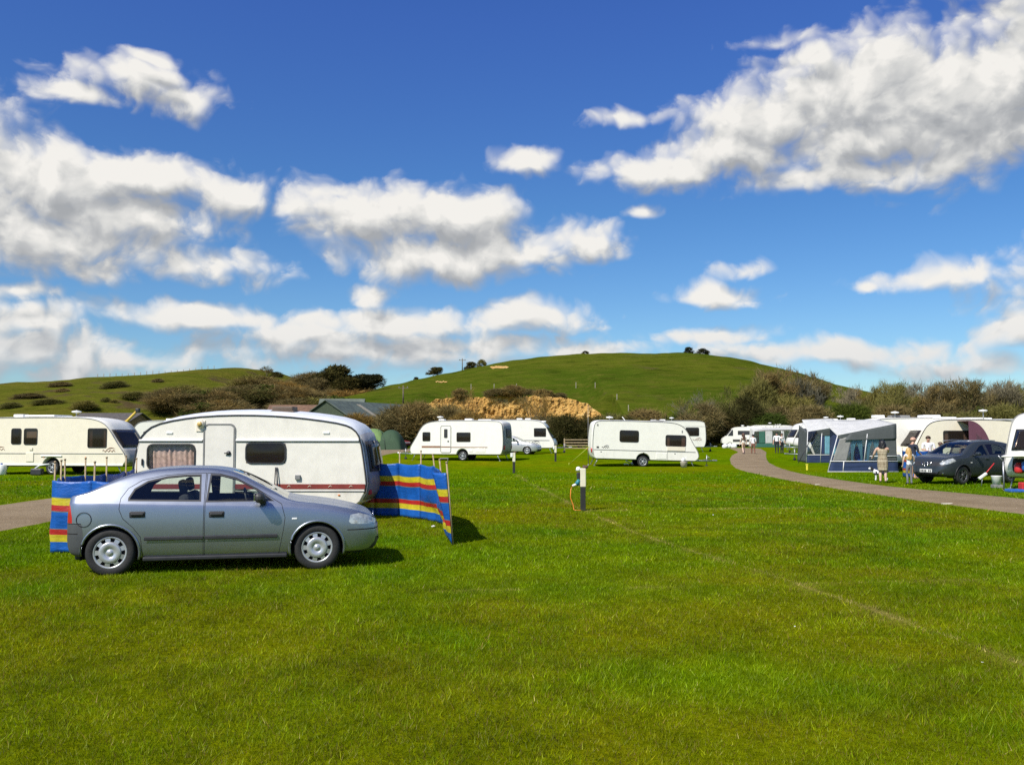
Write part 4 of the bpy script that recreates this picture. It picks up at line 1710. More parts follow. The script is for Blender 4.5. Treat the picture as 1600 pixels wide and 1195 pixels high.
def seat(parent, x, y, z, m=None):
    s = thing('seat', None, None, (x, y, z))
    s.parent = parent
    MB().box((.02, 0, .10), (.50, .48, .18), bev=.06).build('cushion', m or M_SEAT, s)
    MB().box((-.27, 0, .42), (.15, .46, .62), bev=.06, rot=Matrix.Rotation(R(-14), 3, 'Y')).build('backrest', m or M_SEAT, s)
    MB().box((-.37, 0, .82), (.09, .26, .19), bev=.04, rot=Matrix.Rotation(R(-10), 3, 'Y')).build('headrest', m or M_SEAT, s)


def build_car(label, loc, rz, sp, pitch=0.0, simple=False):
    """sp: tables in metres, x forward from the front axle (0) back to the rear axle (-wb)"""
    car = thing('car', label, 'car', loc, rz)
    P = sp['paint']
    b = CarBody(sp['top'], sp['belt'], sp['bottom'], sp['width'], sp['tumble'], sp.get('nx', 150), sp.get('wmid', .006))
    wb, r = sp['wb'], sp['r']

    def side(f):
        return f[b.zone] == 0 and f.calc_center_median().z < 3

    def sidehi(f):
        return f[b.zone] == 0

    def topz(f):
        return f[b.zone] == 1
    # wheel arches
    ar = sp['arch']
    for ax in (0, -wb):
        b.delete([(x, z) for x, z in circle_poly(ax, r * .98, ar) if True], side)
    # doors with windows
    for i, d in enumerate(sp['doors']):
        b.panel('door%d' % i, d['poly'], side, gap=.0075)
        b.panel('pane%d' % i, d['glass'], side, only='door%d' % i)
        rim = offset_poly(d['glass'], .022)
        b.panel('rim%d' % i, rim, side, only='door%d' % i)
    for i, q in enumerate(sp.get('quarter', [])):
        b.panel('quarter', q, side)
    # glass front and back on the upper shell
    (xa, xb) = sp['screen']
    tb = sp['screen_inset']

    def scr(x0, x1, inset):
        def t(f):
            c = f.calc_center_median()
            return f[b.zone] == 1 and x0 < c.x < x1 and abs(c.y) < pchip(sp['width'], c.x) - .055 - sp['tumble'] * (pchip(sp['top'], c.x) - pchip(sp['belt'], c.x)) - inset
        return t
    big = [(-9, -1), (9, -1), (9, 5), (-9, 5)]
    for x in (xa, xb, *sp['back']):
        b.cut([(x, -1), (x, 5), (x + 1e-4, 5)], topz)
    b.assign('windscreen', big, scr(xa, xb, tb))
    b.assign('rear_window', big, scr(sp['back'][0], sp['back'][1], tb))
    b.panel('head', sp['head'], None)
    b.panel('tail', sp['tail'], None)
    if 'grille' in sp:
        b.panel('grille', sp['grille'], None)
    if 'lowgrille' in sp:
        b.panel('lowgrille', sp['lowgrille'], None)
    if 'bumper_line' in sp:
        for bl in sp['bumper_line']:
            b.panel('seam', bl, None)
    if 'bumper' in sp:
        b.panel('bumper', sp['bumper'], None)
    if 'cladding' in sp:
        b.panel('clad', sp['cladding'], side)
    rg = sp.get('rearglass', M_CARGLASS)
    spec = {'body': ('body', [P, M_INT], .022, None, ''), 'arch': ('wheel_arch_lip', [sp.get('arch_mat', P), M_INT], .03, None, 'four'), 'seam': ('panel_gap', [M_SEAM], .012, None, ''),
            'windscreen': ('windscreen', [M_CARGLASS], 0, None, ''), 'rear_window': ('rear_window', [rg], 0, None, ''), 'quarter': ('quarter_window', [rg], 0, None, 'lr'),
            'head': ('headlight', [M_LAMPCLEAR], 0, None, 'lr'), 'tail': ('tail_light', [M_TAIL], .02, None, 'lr'), 'grille': ('grille', [M_TRIM], .02, None, ''), 'lowgrille': ('lower_grille', [M_TRIM], .02, None, ''), 'bumper': ('rear_bumper', [M_BUMP, M_INT], .02, None, ''), 'clad': ('cladding', [M_TRIM, M_INT], .02, None, 'lr')}
    for i, d in enumerate(sp['doors']):
        spec['door%d' % i] = ('door', [P, M_INT], .03, None, 'lr')
        spec['pane%d' % i] = ('window', [d.get('mat', M_CARGLASS)], 0, 'door%d' % i, 'lr')
        spec['rim%d' % i] = ('window_trim', [sp.get('rimmat', M_TRIM), M_INT], .02, 'door%d' % i, 'lr')
    made = b.objects(spec, car, -wb / 2)
    b.bm.free()
    cen = Vector((-wb / 2, 0, .7))
    for o in made.values():
        fix_normals(o, cen)
    W = sp['w']
    # wheels, wells, floor
    for ax in (0, -wb):
        for s in (-1, 1):
            wheel(car, ax, s * (W - sp['tw'] / 2 - .035), r, sp['tw'], sp['rim'], s, sp.get('rim_mat'))
        for s in (-1, 1):
            mb = MB()
            n = 16
            vs, fs = [], []
            for i in range(n + 1):
                a = math.pi * i / n - .25 + .5 * i / n
                for yy in (s * (W - .05), s * (W - .42)):
                    vs.append((ax + (ar + .012) * math.cos(a), yy, r * .98 + (ar + .012) * math.sin(a)))
            fs = [(2 * i, 2 * i + 1, 2 * i + 3, 2 * i + 2) for i in range(n)]
            mb.add(vs, fs, 0, True)
            c = [vs[2 * i + 1] for i in range(n + 1)]
            mb.add(c, [tuple(range(n + 1))])
            mb.build('wheel_well', M_SEAM, car)
            arc = []
            for i in range(25):
                a = math.pi * (i / 24) * 1.16 - .08 * math.pi
                x, z = ax + (ar + .006) * math.cos(a), r * .98 + (ar + .006) * math.sin(a)
                if z > pchip(sp['bottom'], x) - .01:
                    zl = min(pchip(sp['belt'], x), pchip(sp['top'], x) - .012)
                    zbb = pchip(sp['bottom'], x)
                    t = (z - zbb) / (zl - zbb)
                    w_ = pchip(sp['width'], x) + (-.035 * max(0, .3 - t) / .3 if t < .3 else -.012 * max(0, t - .6) / .4)
                    arc.append((x, s * (w_ - .006), z))
            MB().tube(arc, .017, 8).build('wheel_arch_lip', sp.get('arch_mat', P), car)
    fx0, fx1 = sp['top'][0][0] + .25, sp['top'][-1][0] - .25
    zb = pchip(sp['bottom'], -wb / 2)
    MB().box(((fx0 + fx1) / 2, 0, zb + .04), (fx1 - fx0, W * 1.5, .07)).build('underbody', M_SEAM, car)
    # inside
    zs = zb + .10
    for s in (-1, 1):
        seat(car, sp['seat_x'], s * .36, zs)
    rx = sp['seat_x'] - .92
    rs = thing('rear_seat', None, None, (rx, 0, zs))
    rs.parent = car
    MB().box((.02, 0, .12), (.48, 1.25, .2), bev=.06).build('cushion', M_SEAT, rs)
    MB().box((-.29, 0, .42), (.16, 1.22, .62), bev=.06, rot=Matrix.Rotation(R(-18), 3, 'Y')).build('backrest', M_SEAT, rs)
    for s in (-1, 1):
        MB().box((-.40, s * .36, .76), (.08, .25, .14), bev=.03).build('headrest', M_SEAT, rs)
    zl = pchip(sp['belt'], sp['seat_x'])
    MB().box((sp['seat_x'] + .80, 0, zl - .10), (.42, 1.34, .20), bev=.07).build('dashboard', M_SEAT, car)
    st = sp['seat_x'] + .48
    dry = -.36
    ring = [(st - .10 * math.sin(a) * .45, dry + .18 * math.cos(a), zl - .02 + .17 * math.sin(a)) for a in [2 * math.pi * i / 20 for i in range(21)]]
    MB().tube(ring, .014, 6).build('steering_wheel', M_TRIM, car)
    # door furniture
    for i, d in enumerate(sp['doors']):
        hx, hz = d['handle']
        for s in (-1, 1):
            wy = pchip(sp['width'], hx)
            h = MB()
            h.box((hx, s * (wy - .012), hz), (.20, .035, .085), bev=.025)
            h.box((hx, s * (wy + .012), hz + .005), (.16, .03, .035), bev=.012)
            h.build('door_handle', sp.get('handle_mat', M_TRIM), made[('door%d' % i, s)])
    mx, mz = sp['mirror']
    for s in (-1, 1):
        wy = pchip(sp['width'], mx) - .03
        m = MB()
        m.box((mx - .01, s * (wy + .135), mz + .01), (.13, .20, .135), bev=.05)
        m.box((mx + .02, s * (wy + .02), mz - .04), (.10, .12, .07), bev=.025)
        mo = m.build('door_mirror', sp.get('mirror_mat', M_TRIM), made[('door%d' % sp.get('front_door', 0), s)])
        MB().box((mx - .075, s * (wy + .135), mz + .01), (.01, .16, .10), bev=.004).build('mirror_glass', M_CHROME, mo)
    # lamps behind the lenses
    hp = sp['head']
    hx = sum(p[0] for p in hp) / len(hp)
    hz = sum(p[1] for p in hp) / len(hp)
    for s in (-1, 1):
        wy = pchip(sp['width'], hx)
        l = MB()
        l.lathe([(.012, -.05), (.03, -.045), (.06, -.01), (.067, .02), (.062, .02), (.02, -.02), (0, -.02)], 16, 'X', (hx + .01, s * (wy - .16), hz))
        l.lathe([(.012, -.05), (.03, -.045), (.05, -.01), (.057, .02), (.052, .02), (.02, -.02), (0, -.02)], 16, 'X', (hx - .09, s * (wy - .075), hz + .01))
        l.box((hx - .12, s * (wy - .16), hz), (.05, .24, .14), mi=1)
        l.build('lamp_reflector', [M_CHROME, M_GREYTRIM], made.get(('head', s), car))
    sp['extra'](car, made)
    if pitch:
        car.rotation_euler = (0, pitch, rz)
    return car


# --- the silver-blue saloon -------------------------------------------------
PAINT_S = car_paint('silver_blue_paint', (0.335, 0.368, 0.425), 0.85, 0.34)


def saloon_extra(car, made):
    # rubbing strips, indicator, fuel flap, wipers, number plates, badge
    for s in (-1, 1):
        for (xa, xb, k) in ((-1.44, -.52, 0), (-2.19, -1.465, 1)):
            mb = MB()
            n = 12
            vs = []
            for i in range(n + 1):
                x = xa + (xb - xa) * i / n
                w = pchip(SALOON['width'], x) + .004
                vs += [(x, s * w, .455), (x, s * (w + .014), .465), (x, s * (w + .014), .495), (x, s * w, .505)]
            mb.add(vs, [(4 * i + j, 4 * i + 4 + j, 4 * i + 5 + j, 4 * i + 1 + j) for i in range(n) for j in range(3)])
            mb.build('rubbing_strip', M_TRIM, made[('door%d' % k, s)])
        MB().box((-.30, s * (pchip(SALOON['width'], -.30) - .006), .70), (.07, .02, .026), bev=.008).build('side_indicator', M_WHITE, car)
        MB().tube([(-.52, s * .60, .905), (-.72, s * .25, .98)], .008, 6).build('wiper', M_TRIM, car)
    for s in (-1, 1):
        MB().box((-1.30, s * .80, .215), (1.82, .05, .055), bev=.015).build('sill_trim', M_TRIM, car)
    ring = [(-2.93 + .092 * math.cos(a), -(pchip(SALOON['width'], -2.93 + .092 * math.cos(a)) + .004), .735 + .092 * math.sin(a)) for a in [2 * math.pi * i / 28 for i in range(29)]]
    MB().tube(ring, .0045, 5).build('fuel_flap', M_SEAM, car)
    MB().box((.835, 0, .40), (.02, .52, .11), bev=.004).build('number_plate', M_WHITE, car)
    MB().box((-3.162, 0, .80), (.02, .52, .11), bev=.004).build('number_plate', mat('yellow_plate', (.7, .5, .03), .4), car)
    ring = [(.795, .055 * math.cos(a), .655 + .055 * math.sin(a)) for a in [2 * math.pi * i / 24 for i in range(25)]]
    MB().tube(ring, .008, 6).tube([(.80, -.07, .655), (.80, .07, .655)], .007, 6).build('badge', M_CHROME, car)
    # grey lower bumper lip at the back
    MB().box((-2.93, 0, .245), (.3, 1.2, .1), bev=.03).build('exhaust_shield', M_TRIM, car)


SALOON = dict(
    paint=PAINT_S, wb=2.606, r=.308, arch=.355, tw=.19, w=.855, tumble=.50, nx=170,
    top=[(-3.42, .56), (-3.415, .70), (-3.40, .88), (-3.36, .995), (-3.30, 1.03), (-3.14, 1.05), (-2.95, 1.085), (-2.72, 1.20), (-2.50, 1.305), (-2.30, 1.365), (-2.05, 1.41), (-1.75, 1.427), (-1.45, 1.42), (-1.20, 1.385), (-1.00, 1.31), (-.78, 1.185), (-.56, 1.055), (-.40, .965), (-.28, .93), (0, .895), (.30, .845), (.52, .795), (.68, .745), (.77, .695), (.82, .63), (.845, .54), (.85, .46)],
    belt=[(-3.42, .50), (-3.40, .84), (-3.32, .97), (-3.1, .985), (-2.6, .975), (-2, .955), (-1.2, .93), (-.5, .905), (-.25, .885), (.1, .85), (.4, .80), (.62, .73), (.75, .655), (.82, .56), (.85, .40)],
    bottom=[(-3.42, .42), (-3.38, .33), (-3.25, .26), (-2.9, .23), (-2.4, .205), (-.4, .20), (.3, .21), (.6, .22), (.78, .26), (.85, .34)],
    width=[(-3.42, .60), (-3.39, .68), (-3.30, .755), (-3.1, .80), (-2.7, .84), (-2.2, .853), (-1.2, .856), (-.4, .85), (0, .845), (.3, .83), (.5, .805), (.66, .755), (.76, .68), (.82, .57), (.85, .42)],
    screen=(-1.13, -.40), back=(-2.98, -2.36), screen_inset=.035,
    doors=[
        dict(poly=[(-.50, .225), (-.44, .55), (-.42, .72), (-.47, .90), (-.80, 1.115), (-1.08, 1.275), (-1.30, 1.335), (-1.452, 1.345), (-1.452, .225)],
             glass=[(-.60, .945), (-.84, 1.115), (-1.05, 1.235), (-1.25, 1.295), (-1.39, 1.305), (-1.42, .955)], handle=(-1.30, .775)),
        dict(poly=[(-1.460, .225), (-1.460, 1.345), (-1.70, 1.342), (-1.98, 1.318), (-2.26, 1.25), (-2.42, 1.14), (-2.50, 1.00), (-2.51, .86), (-2.46, .74), (-2.33, .62), (-2.24, .50), (-2.21, .225)],
             glass=[(-1.525, .965), (-1.545, 1.30), (-1.72, 1.300), (-1.95, 1.278), (-2.18, 1.218), (-2.33, 1.115), (-2.385, 1.0), (-2.385, .985)], handle=(-2.28, .79)),
    ],
    head=[(.42, .645), (.44, .735), (.56, .752), (.70, .715), (.80, .655), (.80, .605), (.62, .605), (.45, .615)],
    tail=[(-3.5, .69), (-3.5, 1.0), (-3.36, .985), (-3.30, .90), (-3.245, .76), (-3.24, .69)],
    grille=[(.74, .60), (.90, .60), (.90, .70), (.71, .705)],
    lowgrille=[(.70, .27), (.78, .36), (.79, .42), (.90, .42), (.90, .20)],
    bumper_line=[[(-3.5, .545), (-3.5, .56), (-3.10, .56), (-3.08, .545)], [(.40, .525), (.40, .540), (.9, .545), (.9, .53)], [(-3.5, .675), (-3.5, .688), (-3.02, .688), (-3.02, .675)]],
    bumper=[(-3.6, .15), (-3.6, .672), (-3.00, .672), (-2.97, .55), (-2.90, .15)],
    seat_x=-1.42, mirror=(-.74, .985), rim='cover', extra=saloon_extra, front_door=0, mirror_mat=M_TRIM,
)


def _short(x):
    return x if x > -2.9 else -2.9 + (x + 2.9) * .52


for _k in ('top', 'belt', 'bottom', 'width'):
    SALOON[_k] = [(_short(x), z) for x, z in SALOON[_k]]
SALOON['top'] = [(x, z if z < 1.05 else 1.05 + (z - 1.05) * .92) for x, z in SALOON['top']]
SALOON['bumper'] = [(_short(x), z) for x, z in SALOON['bumper']]
SALOON['tail'] = [(_short(x), z) for x, z in SALOON['tail']]
SALOON['bumper_line'] = [[(_short(x), z) for x, z in bl] for bl in SALOON['bumper_line']]
for _d in SALOON['doors']:
    for _k in ('poly', 'glass'):
        _d[_k] = [(x, z if z < 1.0 else 1.0 + (z - 1.0) * .91) for x, z in _d[_k]]
g0, g1 = ground(178, 898), ground(495, 888)
hd = math.atan2(g1.y - g0.y, g1.x - g0.x)
right = Vector((math.sin(hd), -math.cos(hd), 0))          # towards the camera side
front_axle = Vector((g1.x, g1.y, 0)) - right * (.855 - .10)
build_car('silver blue four-door saloon car parked on the grass in front of the old caravan', (front_axle.x, front_axle.y, -0.015), hd, SALOON)


# --- the dark grey crossover ------------------------------------------------
PAINT_D = car_paint('dark_grey_paint', (0.045, 0.055, 0.06), 0.4, 0.32)


def suv_extra(car, made):
    S = SUV
    pl = MB().box((.925, 0, .50), (.02, .52, .12), bev=.005).build('number_plate', M_WHITE, car)
    for i in range(7):
        if i == 4:
            continue
        MB().box((.938, -.20 + i * .067, .50), (.006, .04, .075)).build('plate_mark', M_TRIM, pl)
    ring = [(.90, .085 * math.cos(a), .735 + .085 * math.sin(a)) for a in [2 * math.pi * i / 24 for i in range(25)]]
    MB().tube(ring, .013, 6).tube([(.905, -.11, .735), (.905, .11, .735)], .014, 6).build('badge', M_CHROME, car)
    for s in (-1, 1):
        MB().tube([(.905, s * .11, .66), (.89, s * .22, .80)], .014, 6).build('grille_bar', M_CHROME, car)
        MB().lathe([(0, 0), (.05, 0), (.055, .02), (0, .03)], 14, 'X', (.80, s * .60, .42)).build('fog_lamp', M_CHROME, car)
        MB().box((.72, s * .68, .52), (.16, .05, .018), bev=.006, rot=Matrix.Rotation(R(-38 * s), 3, 'Z')).build('bumper_trim', M_CHROME, car)
        MB().tube([(-.7, s * .53, 1.585), (-1.3, s * .56, 1.625), (-2.2, s * .55, 1.60)], .018, 6).build('roof_rail', M_STEEL, car)
        MB().box((-.42, s * (pchip(S['width'], -.42) - .002), .80), (.09, .02, .03), bev=.006).build('side_indicator', M_WHITE, car)


SUV = dict(
    paint=PAINT_D, wb=2.63, r=.345, arch=.395, tw=.22, w=.885, tumble=.42, nx=120,
    top=[(-3.43, .62), (-3.42, .80), (-3.40, .96), (-3.36, 1.06), (-3.22, 1.22), (-3.0, 1.40), (-2.85, 1.50), (-2.5, 1.575), (-2.0, 1.61), (-1.5, 1.615), (-1.1, 1.585), (-.8, 1.49), (-.45, 1.30), (-.15, 1.135), (.0, 1.085), (.3, 1.05), (.55, 1.00), (.74, .92), (.86, .80), (.91, .66), (.93, .52), (.935, .45)],
    belt=[(-3.43, .55), (-3.40, .93), (-3.3, 1.04), (-2.9, 1.10), (-2.0, 1.06), (-1.0, 1.03), (-.3, 1.015), (.1, .99), (.5, .93), (.72, .84), (.86, .70), (.92, .55), (.935, .42)],
    bottom=[(-3.43, .48), (-3.3, .36), (-2.9, .30), (-.4, .27), (.4, .28), (.75, .32), (.935, .38)],
    width=[(-3.43, .66), (-3.38, .76), (-3.2, .84), (-2.7, .88), (-1.3, .89), (-.3, .885), (.2, .875), (.5, .83), (.72, .74), (.86, .62), (.93, .48)],
    screen=(-.92, -.10), back=(-3.34, -2.92), screen_inset=.04,
    doors=[
        dict(poly=[(-.46, .38), (-.40, .80), (-.42, 1.00), (-.70, 1.18), (-1.0, 1.36), (-1.22, 1.46), (-1.42, 1.495), (-1.45, .38)],
             glass=[(-.58, 1.06), (-.85, 1.225), (-1.08, 1.365), (-1.22, 1.42), (-1.37, 1.45), (-1.40, 1.07)], handle=(-1.28, .93)),
        dict(poly=[(-1.458, .38), (-1.43, 1.495), (-1.8, 1.51), (-2.3, 1.48), (-2.52, 1.34), (-2.55, 1.1), (-2.42, .86), (-2.26, .62), (-2.22, .38)],
             glass=[(-1.51, 1.08), (-1.48, 1.455), (-1.8, 1.468), (-2.22, 1.44), (-2.40, 1.30), (-2.44, 1.11)], handle=(-2.30, .96), mat=M_CARGLASSD),
    ],
    quarter=[[(-2.60, 1.14), (-2.56, 1.32), (-2.44, 1.42), (-2.62, 1.40), (-2.84, 1.26), (-2.9, 1.16)]],
    rearglass=M_CARGLASSD,
    head=[(.36, .86), (.44, .965), (.60, .94), (.76, .86), (.86, .78), (.84, .72), (.66, .76)],
    tail=[(-3.5, .84), (-3.5, 1.1), (-3.30, 1.12), (-3.05, 1.06), (-3.2, .90)],
    grille=[(.76, .68), (1.0, .68), (1.0, .83), (.78, .83)],
    lowgrille=[(.70, .36), (.84, .47), (1.0, .47), (1.0, .30)],
    cladding=[(-3.6, .26), (-3.6, .36), (-2.2, .36), (-2.2, .40), (-.45, .40), (-.45, .36), (1, .36), (1, .2)],
    seat_x=-1.32, mirror=(-.62, 1.11), rim='spoke', rim_mat=mat('dark_alloy', (.22, .22, .23), .3, .8), extra=suv_extra, mirror_mat=PAINT_D, handle_mat=PAINT_D, arch_mat=M_TRIM,
)
g = ground(1503, 757)
hd2 = R(180 + 26)
axd = Vector((math.cos(hd2), math.sin(hd2), 0))
lf = Vector((-math.sin(hd2), math.cos(hd2), 0))
fa = Vector((g.x, g.y, 0)) - lf * (.885 - .11)
build_car('dark grey crossover car parked beside the nearest right-hand caravan', (fa.x, fa.y, 0.0), hd2, SUV)

# --- the distant silver hatchback and the car behind the green tent -----------


def plain_extra(car, made):
    MB().box((.80, 0, .42), (.02, .5, .11), bev=.004).build('number_plate', M_WHITE, car)


import copy
HATCH = copy.copy(SALOON)
HATCH.pop('bumper')
HATCH.update(paint=car_paint('bright_silver_paint', (0.55, 0.56, 0.56), 0.5, 0.35), nx=80, extra=plain_extra, rim='five',
             top=[(-3.25, .56), (-3.245, .75), (-3.22, .92), (-3.18, 1.0), (-3.08, 1.12), (-2.9, 1.28), (-2.75, 1.36), (-2.4, 1.425), (-2.0, 1.45), (-1.6, 1.45), (-1.30, 1.415), (-1.05, 1.33), (-.78, 1.185), (-.56, 1.055), (-.40, .965), (-.28, .93), (0, .895), (.30, .845), (.52, .79), (.68, .73), (.77, .665), (.82, .58), (.845, .50), (.85, .44)],
             belt=[(-3.25, .50), (-3.22, .88), (-3.1, .98), (-2.6, .97), (-2, .955), (-1.2, .93), (-.5, .905), (-.25, .885), (.1, .85), (.4, .80), (.62, .73), (.75, .655), (.82, .56), (.85, .40)],
             bottom=[(-3.25, .42), (-3.2, .30), (-2.9, .23), (-2.4, .205), (-.4, .20), (.3, .21), (.6, .22), (.78, .26), (.85, .34)],
             width=[(-3.25, .62), (-3.21, .70), (-3.1, .77), (-2.7, .84), (-2.2, .853), (-1.2, .856), (-.4, .85), (0, .845), (.3, .83), (.5, .79), (.66, .71), (.76, .61), (.82, .50), (.85, .38)],
             back=(-3.17, -2.78), tail=[(-3.5, .69), (-3.5, 1.0), (-3.14, .98), (-3.12, .90), (-3.08, .76), (-3.08, .69)],
             bumper_line=[[(.40, .525), (.40, .540), (.9, .545), (.9, .53)]])
q = ground(828, 710)
build_car('silver hatchback parked between the two white caravans in the middle', (q.x, q.y + .8, tz(q.x, q.y)), R(-16), HATCH)
SMALL = dict(HATCH)
SMALL.update(paint=car_paint('maroon_paint', (0.25, 0.03, 0.04), 0.3, 0.35))
q = at(628, 690, 99)
build_car('dark red car half hidden behind the green tent', (q.x, 99, .36), R(-28), SMALL)

# ------------------------------------------------------------------ caravans
from mathutils.geometry import tessellate_polygon


def chaikin(pts, n=2):
    for _ in range(n):
        q = []
        for i in range(len(pts)):
            a, b = Vector(pts[i]), Vector(pts[(i + 1) % len(pts)])
            q += [a.lerp(b, .25), a.lerp(b, .75)]
        pts = [(p.x, p.y) for p in q]
    return pts


class Van:
    """caravan shell; local x along the side that faces the viewer, that side at y = 0, ground at z = 0"""
    def __init__(self, label, loc, rz, prof, W=2.2, wheels=(3.0,), arch=.40, floor=.42, crown=.06, bulge=.10, windows=(), paint=None, roof_paint=None, trim=None, pitch=0.0, far_windows=False, smoothn=2, name='caravan', cat='caravan', group=None):
        self.root = thing(name, label, cat, loc, rz, group)
        if pitch:
            self.root.rotation_euler = (0, pitch, rz)
        self.W, self.bulge, self.crown = W, bulge, crown
        paint = paint or M_VANW
        self.paint = paint
        prof = [(prof[0][0] + .35, prof[0][1]), (prof[0][0] + .10, prof[0][1])] + list(prof[1:-1]) + [(prof[-1][0] - .10, prof[-1][1]), (prof[-1][0] - .35, prof[-1][1])]
        out = chaikin(prof, smoothn)
        self.L = max(p[0] for p in out)
        self.x0 = min(p[0] for p in out)
        self.H = max(p[1] for p in out)
        zl = min(p[1] for p in out) + .006
        low = [p for p in out if p[1] < zl]
        keepx = (min(p[0] for p in low), max(p[0] for p in low))
        out = [p for p in out if p[1] >= zl or p[0] in keepx]
        self.plain = out
        # cut the wheel openings into the lower edge
        full = []
        n = len(out)
        zlow = min(p[1] for p in out) + .03
        for i in range(n):
            a, b = out[i], out[(i + 1) % n]
            full.append(a)
            if a[1] < zlow and b[1] < zlow and abs(a[0] - b[0]) > .5:
                ws = sorted(wheels, reverse=a[0] > b[0])
                for wx in ws:
                    if min(a[0], b[0]) < wx - arch and max(a[0], b[0]) > wx + arch:
                        ks = range(0, 13)
                        arc = [(wx - arch * math.cos(math.pi * k / 12), a[1] + (arch * .92) * math.sin(math.pi * k / 12)) for k in ks]
                        if a[0] > b[0]:
                            arc = arc[::-1]
                        full += arc
        self.out = full
        area = sum(full[i][0] * full[(i + 1) % len(full)][1] - full[(i + 1) % len(full)][0] * full[i][1] for i in range(len(full)))
        ins = offset_poly(full, -.03)
        xm = (self.x0 + self.L) / 2
        mb = MB()

        ys = [.0, .03, W * .25, W * .5, W * .75, W - .03, W]
        rings = []
        for k, y in enumerate(ys):
            src = ins if k in (0, len(ys) - 1) else full
            rings.append([self.shape(x, y, z) for x, z in src])
        m = len(full)
        for k in range(len(ys) - 1):
            vs = rings[k] + rings[k + 1]
            # roof faces may have another colour
            for i in range(m):
                j = (i + 1) % m
                mid = (full[i][1] + full[j][1]) / 2
                isroof = mid > self.H * .80 and k > 0 and k < len(ys) - 2
                mb.add([vs[i], vs[j], vs[m + j], vs[m + i]], [(0, 1, 2, 3)], 1 if isroof else 0, True)
        for k, y in ((0, 0.0), (len(ys) - 1, W)):
            loops = [[Vector((x, 0, z)) for x, z in ins]]
            if k == 0 or far_windows:
                for w in windows:
                    loops.append([Vector((x, 0, z)) for x, z in rrect(w[0], w[1], w[2], w[3], w[4] if len(w) > 4 else .07)])
            flat = [p for l in loops for p in l]
            tris = tessellate_polygon(loops)
            mb.add([self.shape(p.x, y, p.z) for p in flat], tris, 0, False)
        bm = bmesh.new()
        me = mb.mesh('body', [paint, roof_paint or paint], False)
        bm.from_mesh(me)
        bmesh.ops.remove_doubles(bm, verts=bm.verts[:], dist=1e-4)
        bmesh.ops.recalc_face_normals(bm, faces=bm.faces[:])
        bm.to_mesh(me)
        bm.free()
        o = bpy.data.objects.new('body', me)
        COL.objects.link(o)
        o.parent = self.root
        self.body = o
        for w in windows:
            self.window(*w[:4], r=w[4] if len(w) > 4 else .07, curtain=w[5] if len(w) > 5 else None)
        for wx in wheels:
            self.wheel_at(wx)
        if trim:
            for y in (.0, W):
                pts = [self.shape(x, y, z) for x, z in self.plain if z > .55]
                # start at the lowest point so the line does not close across the floor
                ids = [i for i, p in enumerate(self.plain) if p[1] > .55]
                cut = next((k for k in range(1, len(ids)) if ids[k] != ids[k - 1] + 1), 0)
                pts = pts[cut:] + pts[:cut]
                MB().tube([Vector(p) + Vector((0, -.006 if y == 0 else .006, 0)) for p in pts], .017, 6).build('edge_trim', trim, self.root)
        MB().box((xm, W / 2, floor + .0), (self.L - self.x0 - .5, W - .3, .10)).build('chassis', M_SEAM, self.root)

    def shape(self, x, y, z):
        """crowned roof and bowed ends"""
        t = 1 - (2 * y / self.W - 1) ** 2
        z2 = z + self.crown * t * smooth(self.H - .75, self.H - .1, z)
        L = self.L - self.x0
        u = (x - self.x0) / L
        x2 = x + self.bulge * t * (smooth(.9, 1, u) - smooth(.1, 0, u))
        return (x2, y, z2)

    def edge_x(self, z, right=True):
        """outline x at height z on one end"""
        best = None
        n = len(self.plain)
        for i in range(n):
            a, b = self.plain[i], self.plain[(i + 1) % n]
            if (a[1] - z) * (b[1] - z) <= 0 and abs(a[1] - b[1]) > 1e-6:
                x = a[0] + (b[0] - a[0]) * (z - a[1]) / (b[1] - a[1])
                if best is None or (x > best if right else x < best):
                    best = x
        return best

    def end_panel(self, name, z0, z1, y0, y1, right, m, off=.015, parent=None, n=8, th=.02):
        mb = MB()
        s = 1 if right else -1

        def P(u, v):
            z = z0 + (z1 - z0) * v
            y = y0 + (y1 - y0) * u
            p = self.shape(self.edge_x(z, right), y, z)
            return (p[0] + s * off, p[1], p[2])
        mb.grid(P, n, n)
        o = mb.build(name, m, parent or self.root)
        md = o.modifiers.new('thickness', 'SOLIDIFY')
        md.thickness = th
        md.offset = 0
        return o

    def window(self, x0, x1, z0, z1, r=.07, curtain=None):
        f = MB()
        a = rrect(x0 - .025, x1 + .025, z0 - .025, z1 + .025, r + .025)
        b = rrect(x0 + .012, x1 - .012, z0 + .012, z1 - .012, max(.01, r - .012))
        n = len(a)
        vs = [(p[0], .004, p[1]) for p in a] + [(p[0], -.022, p[1]) for p in rrect(x0 - .015, x1 + .015, z0 - .015, z1 + .015, r + .015)] + [(p[0], -.022, p[1]) for p in b] + [(p[0], .03, p[1]) for p in b]
        fs = []
        for k in range(3):
            for i in range(n):
                j = (i + 1) % n
                fs.append((k * n + i, k * n + j, (k + 1) * n + j, (k + 1) * n + i))
        f.add(vs, fs)
        w = f.build('window', M_TRIM, self.root)
        mid_ = MB()
        # slightly domed acrylic pane
        nn = 8

        def P(u, v):
            return (x0 + (x1 - x0) * u, -.010 - .016 * math.sin(math.pi * u) * math.sin(math.pi * v), z0 + (z1 - z0) * v)
        mid_.grid(P, nn, nn)
        mid_.build('pane', M_CLEARWIN if curtain == 'full' else M_DARKWIN, w)
